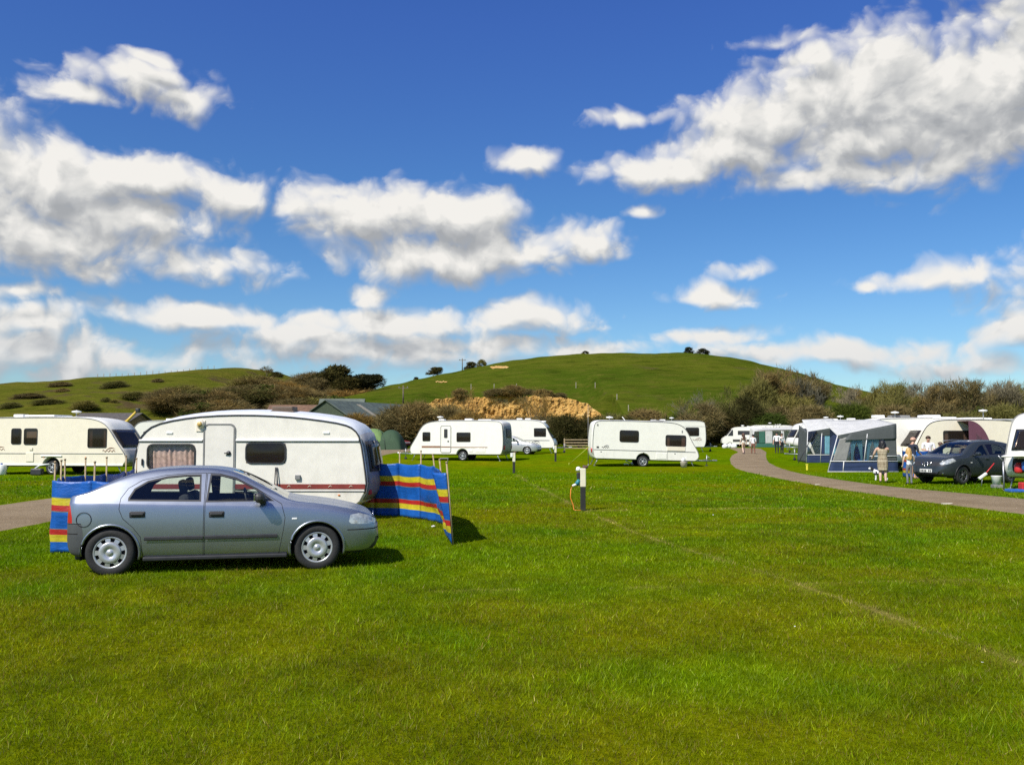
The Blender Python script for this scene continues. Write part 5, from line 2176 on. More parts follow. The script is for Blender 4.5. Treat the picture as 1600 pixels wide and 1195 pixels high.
        if curtain == 'full':
            c = MB()

            def C(u, v):
                return (x0 - .05 + (x1 - x0 + .1) * u, .07 + .022 * math.sin(u * 62 + 2 * math.sin(v * 2)) * (.6 + .4 * math.sin(u * 17)), z0 - .05 + (z1 - z0 + .1) * v)
            c.grid(C, 110, 3)
            c.build('curtain', M_CURT, w)
        elif curtain == 'sides':
            for (ua, ub) in ((0, .2), (.8, 1)):
                c = MB()
                c.grid(lambda u, v: (x0 + (x1 - x0) * (ua + (ub - ua) * u), .07 + .02 * math.sin(u * 22), z0 - .05 + (z1 - z0 + .1) * v), 26, 3)
                c.build('curtain', M_CURT, w)
        elif curtain == 'blind':
            MB().box(((x0 + x1) / 2, .08, z1 - (z1 - z0) * .28), (x1 - x0 + .1, .02, (z1 - z0) * .6)).build('blind', M_CREAM, w)
        # dim furniture inside
        MB().box(((x0 + x1) / 2, .75, (z0 + z1) / 2 - .1), ((x1 - x0) * 1.1, .06, .9)).build('cupboard', M_CAB, w)

    def wheel_at(self, wx, style='spoke', r=.315):
        wheel(self.root, wx, .16, r, .18, style, -1)
        wheel(self.root, wx, self.W - .16, r, .18, style, 1)
        MB().tube([(wx, .2, r), (wx, self.W - .2, r)], .05, 8).build('axle', M_TRIM, self.root)
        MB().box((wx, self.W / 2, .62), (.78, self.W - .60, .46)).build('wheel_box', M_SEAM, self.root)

    def box(self, name, x0, x1, z0, z1, d=.02, m=None, bev=.008, parent=None, y=0.0):
        return MB().box(((x0 + x1) / 2, y - d / 2 + .004, (z0 + z1) / 2), (x1 - x0, d + .008, z1 - z0), bev=bev).build(name, m or self.paint, parent or self.root)

    def door(self, x0, x1, z0, z1, win=None, handle=None, m=None):
        fr = MB()
        a = rrect(x0 - .03, x1 + .03, z0 - .03, z1 + .03, .12)
        b = rrect(x0, x1, z0, z1, .10)
        n = len(a)
        vs = [(p[0], -.001, p[1]) for p in a] + [(p[0], -.02, p[1]) for p in a] + [(p[0], -.02, p[1]) for p in b] + [(p[0], -.001, p[1]) for p in b]
        fr.add(vs, [(k * n + i, k * n + (i + 1) % n, (k + 1) * n + (i + 1) % n, (k + 1) * n + i) for k in range(3) for i in range(n)])
        fr.build('door_frame', M_GREYTRIM, self.root)
        d = MB().prism(rrect(x0 + .012, x1 - .012, z0 + .012, z1 - .012, .09), -.014, .004).build('door', m or self.paint, self.root)
        hx, hz = handle or (x1 - .1, (z0 + z1) / 2)
        MB().lathe([(0, -.045), (.045, -.04), (.05, -.015), (.05, -.01)], 16, 'Y', (hx, 0, hz)).box((hx - .03, -.05, hz), (.11, .02, .025), bev=.006).build('handle', M_TRIM, d)
        if win:
            MB().prism(rrect(*win, .05), -.03, -.012).build('window', M_TRIM, d)
        return d

    def hitch(self, right=True, jockey=True, cover=None):
        s = 1 if right else -1
        xe = self.edge_x(.55, right)
        W = self.W
        t = thing('tow_bar', None, None, (0, 0, 0))
        t.parent = self.root
        tip = (xe + s * 1.15, W / 2, .45)
        for y in (W * .24, W * .76):
            MB().tube([(xe - s * .3, y, .42), tip], .035, 6).build('frame_rail', M_STEEL, t)
        MB().box((xe + s * 1.25, W / 2, .47), (.28, .09, .09), bev=.02).build('coupling', M_STEEL, t)
        MB().tube([(xe + s * .45, W / 2, .42), (xe + s * .98, W / 2, .62), (xe + s * .75, W / 2, .72)], .02, 6).build('handbrake', M_STEEL, t)
        if jockey:
            MB().tube([(xe + s * .75, W / 2 - .1, .78), (xe + s * .75, W / 2 - .1, .16)], .025, 8).build('jockey_post', M_STEEL, t)
            MB().lathe([(0, -.03), (.09, -.03), (.105, 0), (.09, .03), (0, .03)], 16, 'Y', (xe + s * .75, W / 2 - .1, .11)).build('jockey_wheel', M_BLACK, t)
        if cover:
            MB().box((xe + s * .42, W / 2, .62), (.7, .9, .4), bev=.1).build('hitch_cover', cover, t)
        return t

    def steadies(self):
        for x in (self.x0 + .35, self.L - .45):
            for y in (.12, self.W - .12):
                mb = MB().tube([(x, y, .46), (x + (.22 if x > 2 else -.22), y, .02)], .025, 6)
                mb.box((x + (.22 if x > 2 else -.22), y, .02), (.12, .1, .02))
                mb.build('corner_steady', M_STEEL, self.root)

    def roof_z(self, x, y=None):
        best = 0
        n = len(self.plain)
        for i in range(n):
            a, b = self.plain[i], self.plain[(i + 1) % n]
            if (a[0] - x) * (b[0] - x) <= 0 and abs(a[0] - b[0]) > 1e-6:
                best = max(best, a[1] + (b[1] - a[1]) * (x - a[0]) / (b[0] - a[0]))
        return best + self.crown * .9

    def vent(self, x, y=None, s=.45, h=.11, m=None):
        y = self.W / 2 if y is None else y
        z = self.roof_z(x)
        mb = MB().box((x, y, z + h / 2), (s, s * .95, h), bev=.04)
        mb.build('roof_vent', m or M_WHITE, self.root)

    def aerial(self, x, y=None, h=.22):
        y = self.W * .4 if y is None else y
        z = self.roof_z(x) - .05
        t = thing('tv_aerial', None, None, (x, y, z))
        t.parent = self.root
        MB().tube([(0, 0, 0), (0, 0, h + .05)], .022, 8).build('mast', M_STEEL, t)
        MB().lathe([(0, h + .0), (.18, h + .02), (.22, h + .06), (.18, h + .09), (.05, h + .11), (0, h + .13)], 20).build('dish', M_WHITE, t)

    def stripe(self, x0, x1, z0, z1, m, name='stripe', d=.006):
        return self.box(name, x0, x1, z0, z1, d, m, bev=0)

    def swoosh(self, x, z, w, h, m, name='logo'):
        """script-like lettering too small to read, with a tick above it"""
        pts = [(x + w * t, -.008, z + h * (.25 * math.sin(t * 23) + .1)) for t in [i / 40 for i in range(41)]]
        mb = MB().tube(pts, h * .09, 5)
        mb.tube([(x + w * (.3 + .7 * t), -.008, z + h * (.45 + .5 * math.sin(t * 2.6))) for t in [i / 14 for i in range(15)]], [h * (.02 + .12 * math.sin(math.pi * i / 14)) for i in range(15)], 5)
        return mb.build(name, m, self.root)

    def step(self, x, m=None):
        t = MB().box((x, -.38, .19), (.55, .32, .05), bev=.015)
        for dx in (-.22, .22):
            t.tube([(x + dx, -.50, .0), (x + dx, -.46, .19)], .018, 6)
            t.tube([(x + dx, -.26, .0), (x + dx, -.30, .19)], .018, 6)
        o = t.build('caravan_step', m or M_TRIM)
        return o


MODERN = [(0.02, .42), (-.02, .95), (.03, 2.25), (.16, 2.54), (.6, 2.60), (3.0, 2.62), (4.5, 2.60), (5.05, 2.47), (5.38, 2.20), (5.78, 1.42), (6.08, .95), (6.14, .62), (6.05, .42)]


def scaled(prof, L, H, flip=False):
    l0, h0 = max(p[0] for p in prof), max(p[1] for p in prof)
    out = [(x * L / l0, .42 + (z - .42) * (H - .42) / (h0 - .42)) for x, z in prof]
    if flip:
        out = [(L - x, z) for x, z in out][::-1]
    return out


M_GREYSHADE = mat('grey_panel', (0.30, 0.30, 0.29), 0.5, var=0.1)  # grey that paints the shade on caravan ends turned from the sun
M_MAROON = mat('maroon_stripe', (0.22, 0.035, 0.025), 0.5, var=0.15)
M_BROWNG = mat('brown_graphic', (0.25, 0.12, 0.07), 0.5, var=0.15)
M_BLKG = mat('dark_graphic', (0.06, 0.055, 0.05), 0.5)
M_OLDROOF = mat('roof_white_blue', (0.70, 0.73, 0.76), 0.35, var=0.06, dirt=.1)
M_FADED = mat('faded_cream_door', (0.74, 0.71, 0.63), 0.45, var=0.05, dirt=.3)

# --- 1. the old touring caravan beside the saloon --------------------------------
OY = 19.2
ox = xat(208, OY)
OLD = [(.16, .30), (.05, .62), (.0, 1.02), (.10, 1.62), (.22, 1.84), (.45, 2.02), (.95, 2.14), (1.6, 2.215), (2.4, 2.235), (3.2, 2.205), (3.9, 2.135), (4.5, 2.04), (4.74, 1.93), (4.87, 1.72), (4.97, 1.10), (5.02, .66), (4.93, .30)]
v = Van('old cream caravan with a curved roof and a dark red stripe behind the saloon car', (ox, OY, 0), R(-.4), OLD, W=2.05, wheels=(2.35,), arch=.38, floor=.36, crown=.15, bulge=.13, smoothn=1,
        windows=[(.32, 1.33, 1.09, 1.60, .11, 'full'), (2.43, 3.27, 1.21, 1.63, .11, None)], paint=M_CREAMV, roof_paint=M_OLDROOF, trim=M_TRIM)
v.door(1.54, 2.17, .42, 2.02, handle=(2.06, 1.42), m=M_FADED)
for xa, xb in ((.14, 1.50), (2.21, 4.84)):
    v.box('gutter', xa, xb, 1.675, 1.715, .035, M_WHITE)
    v.box('gutter_shade', xa, xb, 1.655, 1.674, .02, M_GREYTRIM)  # grey strip drawn as the shadow below the white gutter
v.stripe(.03, 1.50, .66, .765, M_MAROON)
st = v.stripe(2.21, 4.975, .66, .765, M_MAROON)
for i in range(4):
    MB().tube([(3.32 + i * .44, -.012, .70), (3.36 + i * .44, -.012, .735), (3.40 + i * .44, -.012, .70)], .006, 5).build('stripe_motif', M_CREAM, st)
v.box('moulding', .05, 1.50, .60, .625, .016, M_GREYTRIM)
v.box('moulding', 2.21, 4.98, .60, .625, .016, M_GREYTRIM)
for x in (.78, 4.14):
    v.box('air_vent', x - .07, x + .07, 1.83, 1.875, .02, M_WHITE)
lamp = MB().lathe([(0, -.09), (.07, -.085), (.085, -.05), (.095, -.02), (.095, .0)], 18, 'Y', (1.45, 0, 2.04)).box((1.45, -.01, 2.0), (.2, .02, .24), bev=.008).build('awning_lamp', M_CREAM, v.root)
MB().lathe([(0, -.10), (.05, -.098), (.055, -.085)], 14, 'Y', (1.45, 0, 2.04)).build('lamp_lens', mat('amber_lens', (.55, .38, .12), .3), lamp)
v.box('socket_box', 3.49, 3.60, .86, .96, .05, M_GREYTRIM)
v.box('grab_handle', .20, .23, 1.16, 1.30, .04, M_TRIM)
v.box('side_marker', 4.40, 4.45, .52, .545, .02, M_ORANGE)
z = v.roof_z(3.05)
MB().box((3.05, .75, z + .035), (.46, .46, .11), bev=.02).box((3.05, .75, z - .03), (.50, .50, .06)).build('roof_hatch', mat('brown_hatch', (.11, .075, .05), .6, var=.3), v.root)
v.end_panel('front_frame', .42, 1.80, .10, 1.95, True, mat('grey_blue_front', (.24, .25, .27), .45, var=.12, dirt=.3), .012)
fw = v.end_panel('window', 1.02, 1.66, .20, 1.85, True, M_TRIM, .035)
v.end_panel('pane', 1.08, 1.60, .28, 1.77, True, M_DARKWIN, .06, fw)
v.end_panel('window_divider', 1.02, 1.66, .78, .83, True, M_GREYTRIM, .062, fw, 4)
for y in (.16, 1.75):
    MB().box((5.05, y + .06, .58), (.06, .14, .10), bev=.015).build('marker_lamp', M_RED, v.root)
v.hitch(False)
v.steadies()
v.end_panel('window', 1.05, 1.6, .25, 1.8, False, M_TRIM, .02)
# two thin poles leaning on the side
mb = MB().tube([(0, 0, 0), (.01, .16, 1.12)], .012, 6).build('leaning_pole', M_TRIM, loc=(ox + 3.06, OY - .2, 0))
tag(mb, 'left of two thin dark poles leaning below the old caravan window', 'pole', 'thin poles leaning on the old caravan')
mb = MB().tube([(0, 0, 0), (-.05, .16, 1.12)], .012, 6).build('leaning_pole', M_TRIM, loc=(ox + 3.15, OY - .2, 0))
tag(mb, 'right of two thin dark poles leaning below the old caravan window', 'pole', 'thin poles leaning on the old caravan')

# --- 2. big cream caravan at the left edge --------------------------------------
LY = 41.3
lrx = xat(207, LY)
PL = scaled(MODERN, 7.6, 2.62)
rz = R(-7)
org = Vector((lrx, LY - .6, 0)) - Vector((math.cos(rz), math.sin(rz), 0)) * 7.6
v = Van('large cream caravan with dark windows at the left edge', org, rz, PL, W=2.25, wheels=(3.95,), arch=.42, crown=.06, windows=[(1.95, 2.42, 1.40, 2.10, .08, None), (2.58, 3.22, 1.38, 2.10, .08, 'blind'), (5.72, 6.62, 1.25, 2.10, .06, 'sides')], paint=M_CREAM, roof_paint=M_VANW, trim=M_GREYTRIM)
v.box('moulding', .02, 7.42, .955, .985, .02, M_GREYTRIM)
v.box('skirt_panel', .05, 3.50, .42, .50, .03, M_VANW)
v.box('skirt_panel', 4.40, 7.45, .42, .50, .03, M_VANW)
v.box('locker_door', 2.70, 3.08, .60, 1.01, .035, M_CREAM)
v.box('socket_box', 2.86, 3.02, 1.12, 1.24, .04, M_CREAM)
v.swoosh(6.45, 1.08, .60, .16, M_BROWNG)
v.swoosh(1.0, 1.14, .62, .14, M_BROWNG)
MB().box((3.95, -.02, .86), (1.05, .05, .07), bev=.02).build('wheel_arch_trim', M_VANW, v.root)
v.vent(1.6, s=.5, h=.13)
v.vent(3.0, s=1.5, h=.08)
v.aerial(4.8, .5)
v.steadies()
v.hitch(True)
fw = v.end_panel('window', 1.25, 2.05, .15, 2.1, True, M_TRIM, .02)
v.end_panel('pane', 1.30, 2.0, .22, 2.03, True, M_DARKWIN, .045, fw)
v.end_panel('lower_front', .50, 1.18, .08, 2.17, True, M_GREYSHADE, .015)  # shade of the front end put in as a grey panel
for x in (3.55, 5.6):
    v.box('side_marker', x, x + .06, .78, .82, .02, M_ORANGE)
LEFTVAN = v


def van_at(px0, px1, Y, H, label, rz=0.0, flip=False, W=2.2, **kw):
    """a modern caravan whose near side spans two pixel columns at depth Y"""
    xa, xb = xat(px0, Y), xat(px1, Y)
    L = (xb - xa) / max(.3, math.cos(rz))
    prof = scaled(kw.pop('prof', MODERN), L, H, flip)
    mid = (xa + xb) / 2
    org = Vector((mid - math.cos(rz) * L / 2, Y - math.sin(rz) * L / 2, 0))
    org.z = tz(mid, Y) + kw.pop('dz', 0)
    v = Van(label, org, rz, prof, W=W, **kw)
    v.len = L
    return v


# --- 3. white caravan behind the left one (roof only shows) ------------------------
v = van_at(198, 292, 52, 2.62, 'white caravan mostly hidden between the cream caravan and the old one', R(5), True, wheels=(3.0,), windows=[(1.0, 1.9, 1.3, 2.0)], trim=M_GREYTRIM)
v.steadies()
v.vent(2.2)

# --- 4. middle left white caravan with its door and brown swoosh -------------------
v = van_at(638, 786, 59, 2.62, 'white caravan with door and long brown stripe behind the striped windbreak', R(-15), True, wheels=(3.68,), arch=.40,
           windows=[(.92, 1.44 + .0, 1.30, 1.86, .05), (3.30 + .0, 3.88 + .35, 1.26, 1.84, .05)], trim=M_GREYTRIM)
v.door(2.20, 2.88, .55, 2.28, win=(2.42, 2.66, 1.50, 2.08), handle=(2.72, 1.28))
v.box('stripe', .85, 2.17, .85, .97, .01, M_BROWNG, 0)
v.box('stripe', 2.92, 5.4, .86, .91, .01, M_BROWNG, 0)
v.box('stripe', 2.22, 2.86, .87, .94, .022, M_BROWNG, 0)
v.box('locker_door', 4.6, 5.25, .56, .82, .02)
v.box('locker_door', 3.95 + .2, 4.4, .58, .78, .02)
v.vent(1.9, s=.4)
v.aerial(2.0, .4)
v.vent(3.8, s=.5)
v.vent(5.0, s=.9, h=.06)
v.end_panel('rear_shade_panel', .5, 2.4, .06, 2.14, True, M_GREYSHADE, .012)  # shaded rear end painted as a grey sheet over the white wall
rw = v.end_panel('window', 1.5, 2.1, .5, 1.7, True, M_TRIM, .03)
for y in (.2, 2.0):
    v.end_panel('tail_lamp', .75, 1.0, y - .1, y + .1, True, M_RED, .035, n=3)
v.hitch(False)
v.steadies()
V4 = v

# --- 5. white caravan behind it ----------------------------------------------------
v = van_at(752, 866, 73, 2.68, 'white caravan with sloping dark front window behind the silver hatchback', R(-9), False, wheels=(2.6,), windows=[(4.35, 5.3, 1.35, 2.0, .04)], trim=M_GREYTRIM)
v.box('stripe', 2.2, 5.6, 1.00, 1.06, .01, M_GREYTRIM, 0)
v.swoosh(3.9, .84, .9, .14, M_BLKG)
fw = v.end_panel('window', 1.2, 2.1, .12, 2.08, True, M_TRIM, .02)
v.end_panel('pane', 1.25, 2.05, .2, 2.0, True, M_DARKWIN, .045, fw)
v.vent(3.0)
v.vent(3.7)
v.vent(5.0, s=.4)
v.hitch(True)
v.steadies()

# --- 6. central white caravan, nose down ------------------------------------------
v = van_at(925, 1092, 51.5, 2.62, 'white caravan tilted nose down in the centre of the field', R(1.5), False, wheels=(2.92,), arch=.40, pitch=R(1.6), dz=.06,
           windows=[(1.55, 2.62, 1.42, 2.06, .10), (4.20, 5.35, 1.24, 1.86, .10, 'sides')], trim=M_GREYTRIM)
v.box('moulding', .05, 5.92, .92, .95, .02, M_GREYTRIM)
v.swoosh(.52, 1.06, .42, .13, M_BLKG)
v.box('logo', .22, .36, 1.02, 1.12, .01, M_BLKG, 0)
v.box('window_locker', 4.28, 5.32, .98, 1.22, .03, M_CREAM)
v.box('door_seam', 4.30, 4.315, .46, .90, .008, M_GREYTRIM, 0)
v.box('locker_door', 3.66, 4.25, .50, .84, .016)
for x in (.45, 2.9, 4.7):
    v.box('side_marker', x, x + .07, .80, .84, .02, M_BLKG)
v.box('grille_vent', .22, .30, 2.28, 2.40, .015, M_GREYTRIM)
v.box('grille_vent', 5.10, 5.17, 2.02, 2.16, .015, M_GREYTRIM)
v.aerial(1.0, .5, .14)
v.vent(3.9, s=.7, h=.07, m=M_GREYTRIM)
MB().tube([(2.0, .8, 2.6), (1.78, .8, 2.86)], .022, 6).build('open_roof_light', M_WHITE, v.root)
for y in (.2, 2.0):
    v.end_panel('tail_lamp', .75, 1.0, y - .1, y + .1, False, M_RED, .035, n=3)
v.hitch(True)
v.steadies()
V6 = v

# --- 7. caravan behind it ----------------------------------------------------------
BOXY = [(0.02, .42), (-.02, .95), (.35, 1.6), (.75, 2.3), (1.1, 2.52), (1.7, 2.60), (4.5, 2.60), (5.75, 2.58), (5.98, 2.42), (6.05, 1.0), (6.0, .42)]
v = van_at(1000, 1104, 78, 2.68, 'white caravan with a square rear end behind the tilted one', R(3), False, prof=BOXY, wheels=(2.5,), windows=[(4.0, 5.15, 1.40, 2.10, .10)], trim=M_GREYTRIM)
v.box('moulding', 3.0, 5.9, 2.20, 2.22, .012, M_GREYTRIM)
v.swoosh(4.6, 1.02, .8, .18, M_BROWNG)
v.aerial(2.9, .6)
v.vent(2.2)
v.vent(1.4)
v.steadies()
tb = v.hitch(True)

# --- 8. right-hand row: caravans seen from the nose ---------------------------------
for (px, Y, lab, L) in ((1233, 88, 'farthest of the white caravan noses beyond the blue awning', 5.6), (1246, 74, 'middle one of the white caravan noses beyond the blue awning', 5.8), (1257, 58.5, 'white caravan with rounded nose behind the small blue awning', 6.2)):
    xa = xat(px, Y)
    v = Van(lab, (xa + .35, Y, tz(xa, Y)), R(2), scaled(MODERN, L, 2.66, True), W=2.2, wheels=(3.0,), windows=[(1.3, 2.2, 1.3, 1.95)], trim=M_GREYTRIM, group='caravans in the right-hand row')
    fw = v.end_panel('window', 1.25, 2.0, .15, 2.05, False, M_TRIM, .02)
    v.end_panel('pane', 1.3, 1.95, .22, 1.98, False, M_DARKWIN, .045, fw)
    v.box('stripe', .3, L - .2, .95, 1.0, .01, M_GREYTRIM, 0)
    v.hitch(False)
    v.steadies()
    v.vent(3.2)
    v.aerial(2.4)

# behind the large blue awning
xa = xat(1330, 47)
v = Van('white caravan whose roof shows above the large blue awning', (xa, 47.2, 0), R(-2), scaled(MODERN, 6.4, 2.70, True), W=2.25, wheels=(3.2,), windows=[(1.4, 2.3, 1.3, 1.95), (4.0, 5.2, 1.3, 1.95)], trim=M_GREYTRIM, group='caravans in the right-hand row')
v.vent(1.9, s=.55, h=.16)
v.aerial(2.6, .6, .26)
v.vent(3.0, s=.9, h=.12, m=M_GREYTRIM)
v.vent(4.6, s=.9, h=.14)
v.steadies()

# cream caravan with the big side window behind the group of people
xa = xat(1424, 45.6)
NOSE = [(.10, .40), (.02, .80), (.15, 1.10), (.62, 2.05), (.9, 2.40), (1.35, 2.56), (2.2, 2.60), (4.4, 2.58), (5.3, 2.5), (5.5, 2.3), (5.55, .9), (5.5, .40)]
v = Van('cream caravan with large dark side window behind the group of people', (xa, 45.6, 0), R(-1), NOSE, W=2.25, wheels=(3.0,), windows=[(1.62, 2.92, 1.22, 2.02, .08, 'sides')], paint=M_CREAM, roof_paint=M_VANW, trim=M_TRIM, bulge=.22, group='caravans in the right-hand row')
fw = v.end_panel('window', 1.25, 2.05, .25, 2.0, False, M_TRIM, .02)
v.end_panel('pane', 1.30, 2.0, .32, 1.93, False, M_DARKWIN, .045, fw)
v.end_panel('lower_front', .5, 1.15, .1, 2.15, False, M_VANW, .012)
v.vent(2.2, s=.9, h=.10)
v.aerial(3.9, .5, .42)
v.vent(3.6, s=1.2, h=.07)
v.hitch(False, cover=M_VANW)
v.steadies()

# white caravan at the back right
xa = xat(1512, 47.5)
v = Van('white caravan with dark window band behind the dark grey crossover', (xa, 48.5, 0), R(-6), scaled(MODERN, 5.6, 2.64, True), W=2.2, wheels=(2.8,), windows=[(1.6, 4.4, 1.30, 1.62, .05)], trim=M_GREYTRIM, group='caravans in the right-hand row')
v.vent(1.6, s=.9, h=.10)
v.steadies()
v = Van('white caravan partly hidden behind the nearest right-hand caravan', (xat(1575, 53), 53, 0), R(-6), scaled(MODERN, 5.8, 2.64, True), W=2.2, wheels=(2.8,), windows=[(1.6, 2.6, 1.30, 1.9, .05)], trim=M_TRIM, group='caravans in the right-hand row')
v.vent(2.2)
v.steadies()

# nearest caravan on the right with its front locker open
NOSE2 = [(.12, .40), (.02, .72), (.12, 1.02), (.42, 1.85), (.62, 2.28), (.95, 2.5), (1.6, 2.60), (4.6, 2.60), (5.5, 2.5), (5.7, 2.2), (5.75, .9), (5.7, .40)]
v = Van('white caravan with its front locker lid open at the right edge', (17.75, 28.5, 0), R(30), NOSE2, W=2.25, wheels=(3.1,), windows=[(1.6, 2.7, 1.3, 2.0, .08)], paint=M_VANW, trim=M_GREYTRIM, bulge=.22, group='caravans in the right-hand row')
fw = v.end_panel('window', 1.30, 2.0, .22, 2.03, False, M_TRIM, .02)
v.end_panel('pane', 1.35, 1.95, .30, 1.95, False, M_DARKWIN, .045, fw)
v.end_panel('curtain', 1.35, 1.9, .40, 1.2, False, M_CURT, .032, fw, 6, .004)
lk = v.end_panel('front_locker', .58, 1.02, .38, 1.87, False, M_SEAM, .02)
for k, (y, z, m) in enumerate(((.62, .80, M_BLUEP), (1.0, .74, M_RED), (1.35, .80, M_BLUEP), (1.62, .72, M_RED))):
    p = v.shape(v.edge_x(z, False), y, z)
    MB().lathe([(.0, -.17), (.12, -.17), (.14, -.1), (.14, .08), (.09, .15), (.04, .18), (0, .18)], 14, c=(p[0] - .03, y, z)).build('gas_bottle', m, lk)
lid = MB()
p = v.shape(v.edge_x(1.06, False), 1.12, 1.06)
lid.grid(lambda a, b_: (p[0] + .1 - .62 * b_, .30 + 1.65 * a, 1.12 + .10 * b_ - .12 * (b_ ** 3) + .04 * math.sin(math.pi * a)), 10, 8)
lo_ = lid.build('locker_lid', M_VANW, v.root)
md = lo_.modifiers.new('thickness', 'SOLIDIFY')
md.thickness = .04
v.vent(2.5)
v.steadies()
V_NEAR = v

# ------------------------------------------------------------------ cloth things
def cloth_mat(name, col, rough=0.8, trans=0.3, var=0.08):
    return mat(name, col, rough, var=var, vscale=2.5, bump=0.25, bscale=14, trans=trans)


M_AWN_W = cloth_mat('awning_white', (0.70, 0.70, 0.67))
M_AWN_G = cloth_mat('awning_grey_shaded', (0.075, 0.085, 0.083), trans=.05)  # grey cloth, darkened further to carry the shade on the awning front
M_AWN_B = cloth_mat('awning_blue', (0.022, 0.042, 0.11), trans=.1)
M_AWN_GR = cloth_mat('awning_green', (0.05, 0.17, 0.12), trans=.2)
M_AWN_Y = cloth_mat('awning_cream', (0.70, 0.60, 0.33))
M_AWN_P = cloth_mat('awning_purple', (0.15, 0.055, 0.085), trans=.15)
M_VINYL = glass('vinyl_window', (0.86, 0.89, 0.90), 0.08, 0.04, 0.5)
M_CURTB = cloth_mat('pale_blue_curtain', (0.24, 0.52, 0.62), trans=.4)
M_GREYB = cloth_mat('grey_blind', (0.30, 0.30, 0.28), trans=.2)
M_TENT1 = cloth_mat('tent_light_green', (0.24, 0.38, 0.13), trans=.35)
M_TENT2 = cloth_mat('tent_dark_green', (0.035, 0.075, 0.035), trans=.1)
M_POLEW = mat('white_pole', (0.72, 0.72, 0.70), 0.4)


def cloth(name, p00, p10, p11, p01, m, parent, wr=.02, sag=0.0, n=12, th=.008, seed=0):
    p00, p10, p11, p01 = map(Vector, (p00, p10, p11, p01))
    nrm = (p10 - p00).cross(p01 - p00).normalized()
    mb = MB()

    def P(u, v):
        q = p00.lerp(p10, u).lerp(p01.lerp(p11, u), v)
        k = wr * mnoise.noise(Vector((u * 5 + seed * 3.1, v * 4, seed))) * (math.sin(math.pi * u) * math.sin(math.pi * v)) ** .4 if 0 < u < 1 and 0 < v < 1 else 0
        return q + nrm * k - Vector((0, 0, sag * math.sin(math.pi * u) * v))
    mb.grid(P, n, n)
    o = mb.build(name, m, parent)
    md = o.modifiers.new('thickness', 'SOLIDIFY')
    md.thickness = th
    md.offset = 0
    return o


def stripe_material():
    m = bpy.data.materials.new('windbreak_stripes')
    m.use_nodes = True
    t = m.node_tree
    k = NT(t)
    b = t.nodes['Principled BSDF']
    h = k.n('ShaderNodeAttribute', attribute_name='h', out=2)
    pos = t.nodes.new('ShaderNodeNewGeometry').outputs['Position']
    B, Y, Rd, G = (0.012, 0.135, 0.54), (0.70, 0.60, 0.02), (0.56, 0.028, 0.018), (0.16, 0.22, 0.22)
    hh = k.m('ADD', h, k.m('MULTIPLY', k.m('SUBTRACT', k.noise(pos, 2.2, 2, .5), .5), .012))
    c = k.ramp(hh, [(0, B), (.135, Y), (.235, Rd), (.315, G), (.325, B), (.56, G), (.575, Rd), (.66, Y), (.76, G), (.772, B)], 'CONSTANT')
    c = k.mix(k.maprange(k.noise(pos, 9, 5, .7), .3, .8, 0, .25), c, (0.02, 0.05, 0.12))
    k.put(b.inputs['Base Color'], c)
    b.inputs['Roughness'].default_value = 0.42
    bn = t.nodes.new('ShaderNodeBump')
    bn.inputs['Strength'].default_value = .5
    bn.inputs['Distance'].default_value = .03
    k.put(bn.inputs['Height'], k.noise(k.vm('MULTIPLY', pos, (1, 1, 2.2)), 6, 4, .6))
    t.links.new(bn.outputs[0], b.inputs['Normal'])
    tr = t.nodes.new('ShaderNodeBsdfTranslucent')
    k.put(tr.inputs[0], c)
    mx = t.nodes.new('ShaderNodeMixShader')
    mx.inputs[0].default_value = .28
    t.links.new(b.outputs[0], mx.inputs[1])
    t.links.new(tr.outputs[0], mx.inputs[2])
    t.links.new(mx.outputs[0], t.nodes['Material Output'].inputs[0])
    return m


M_STRIPE = stripe_material()


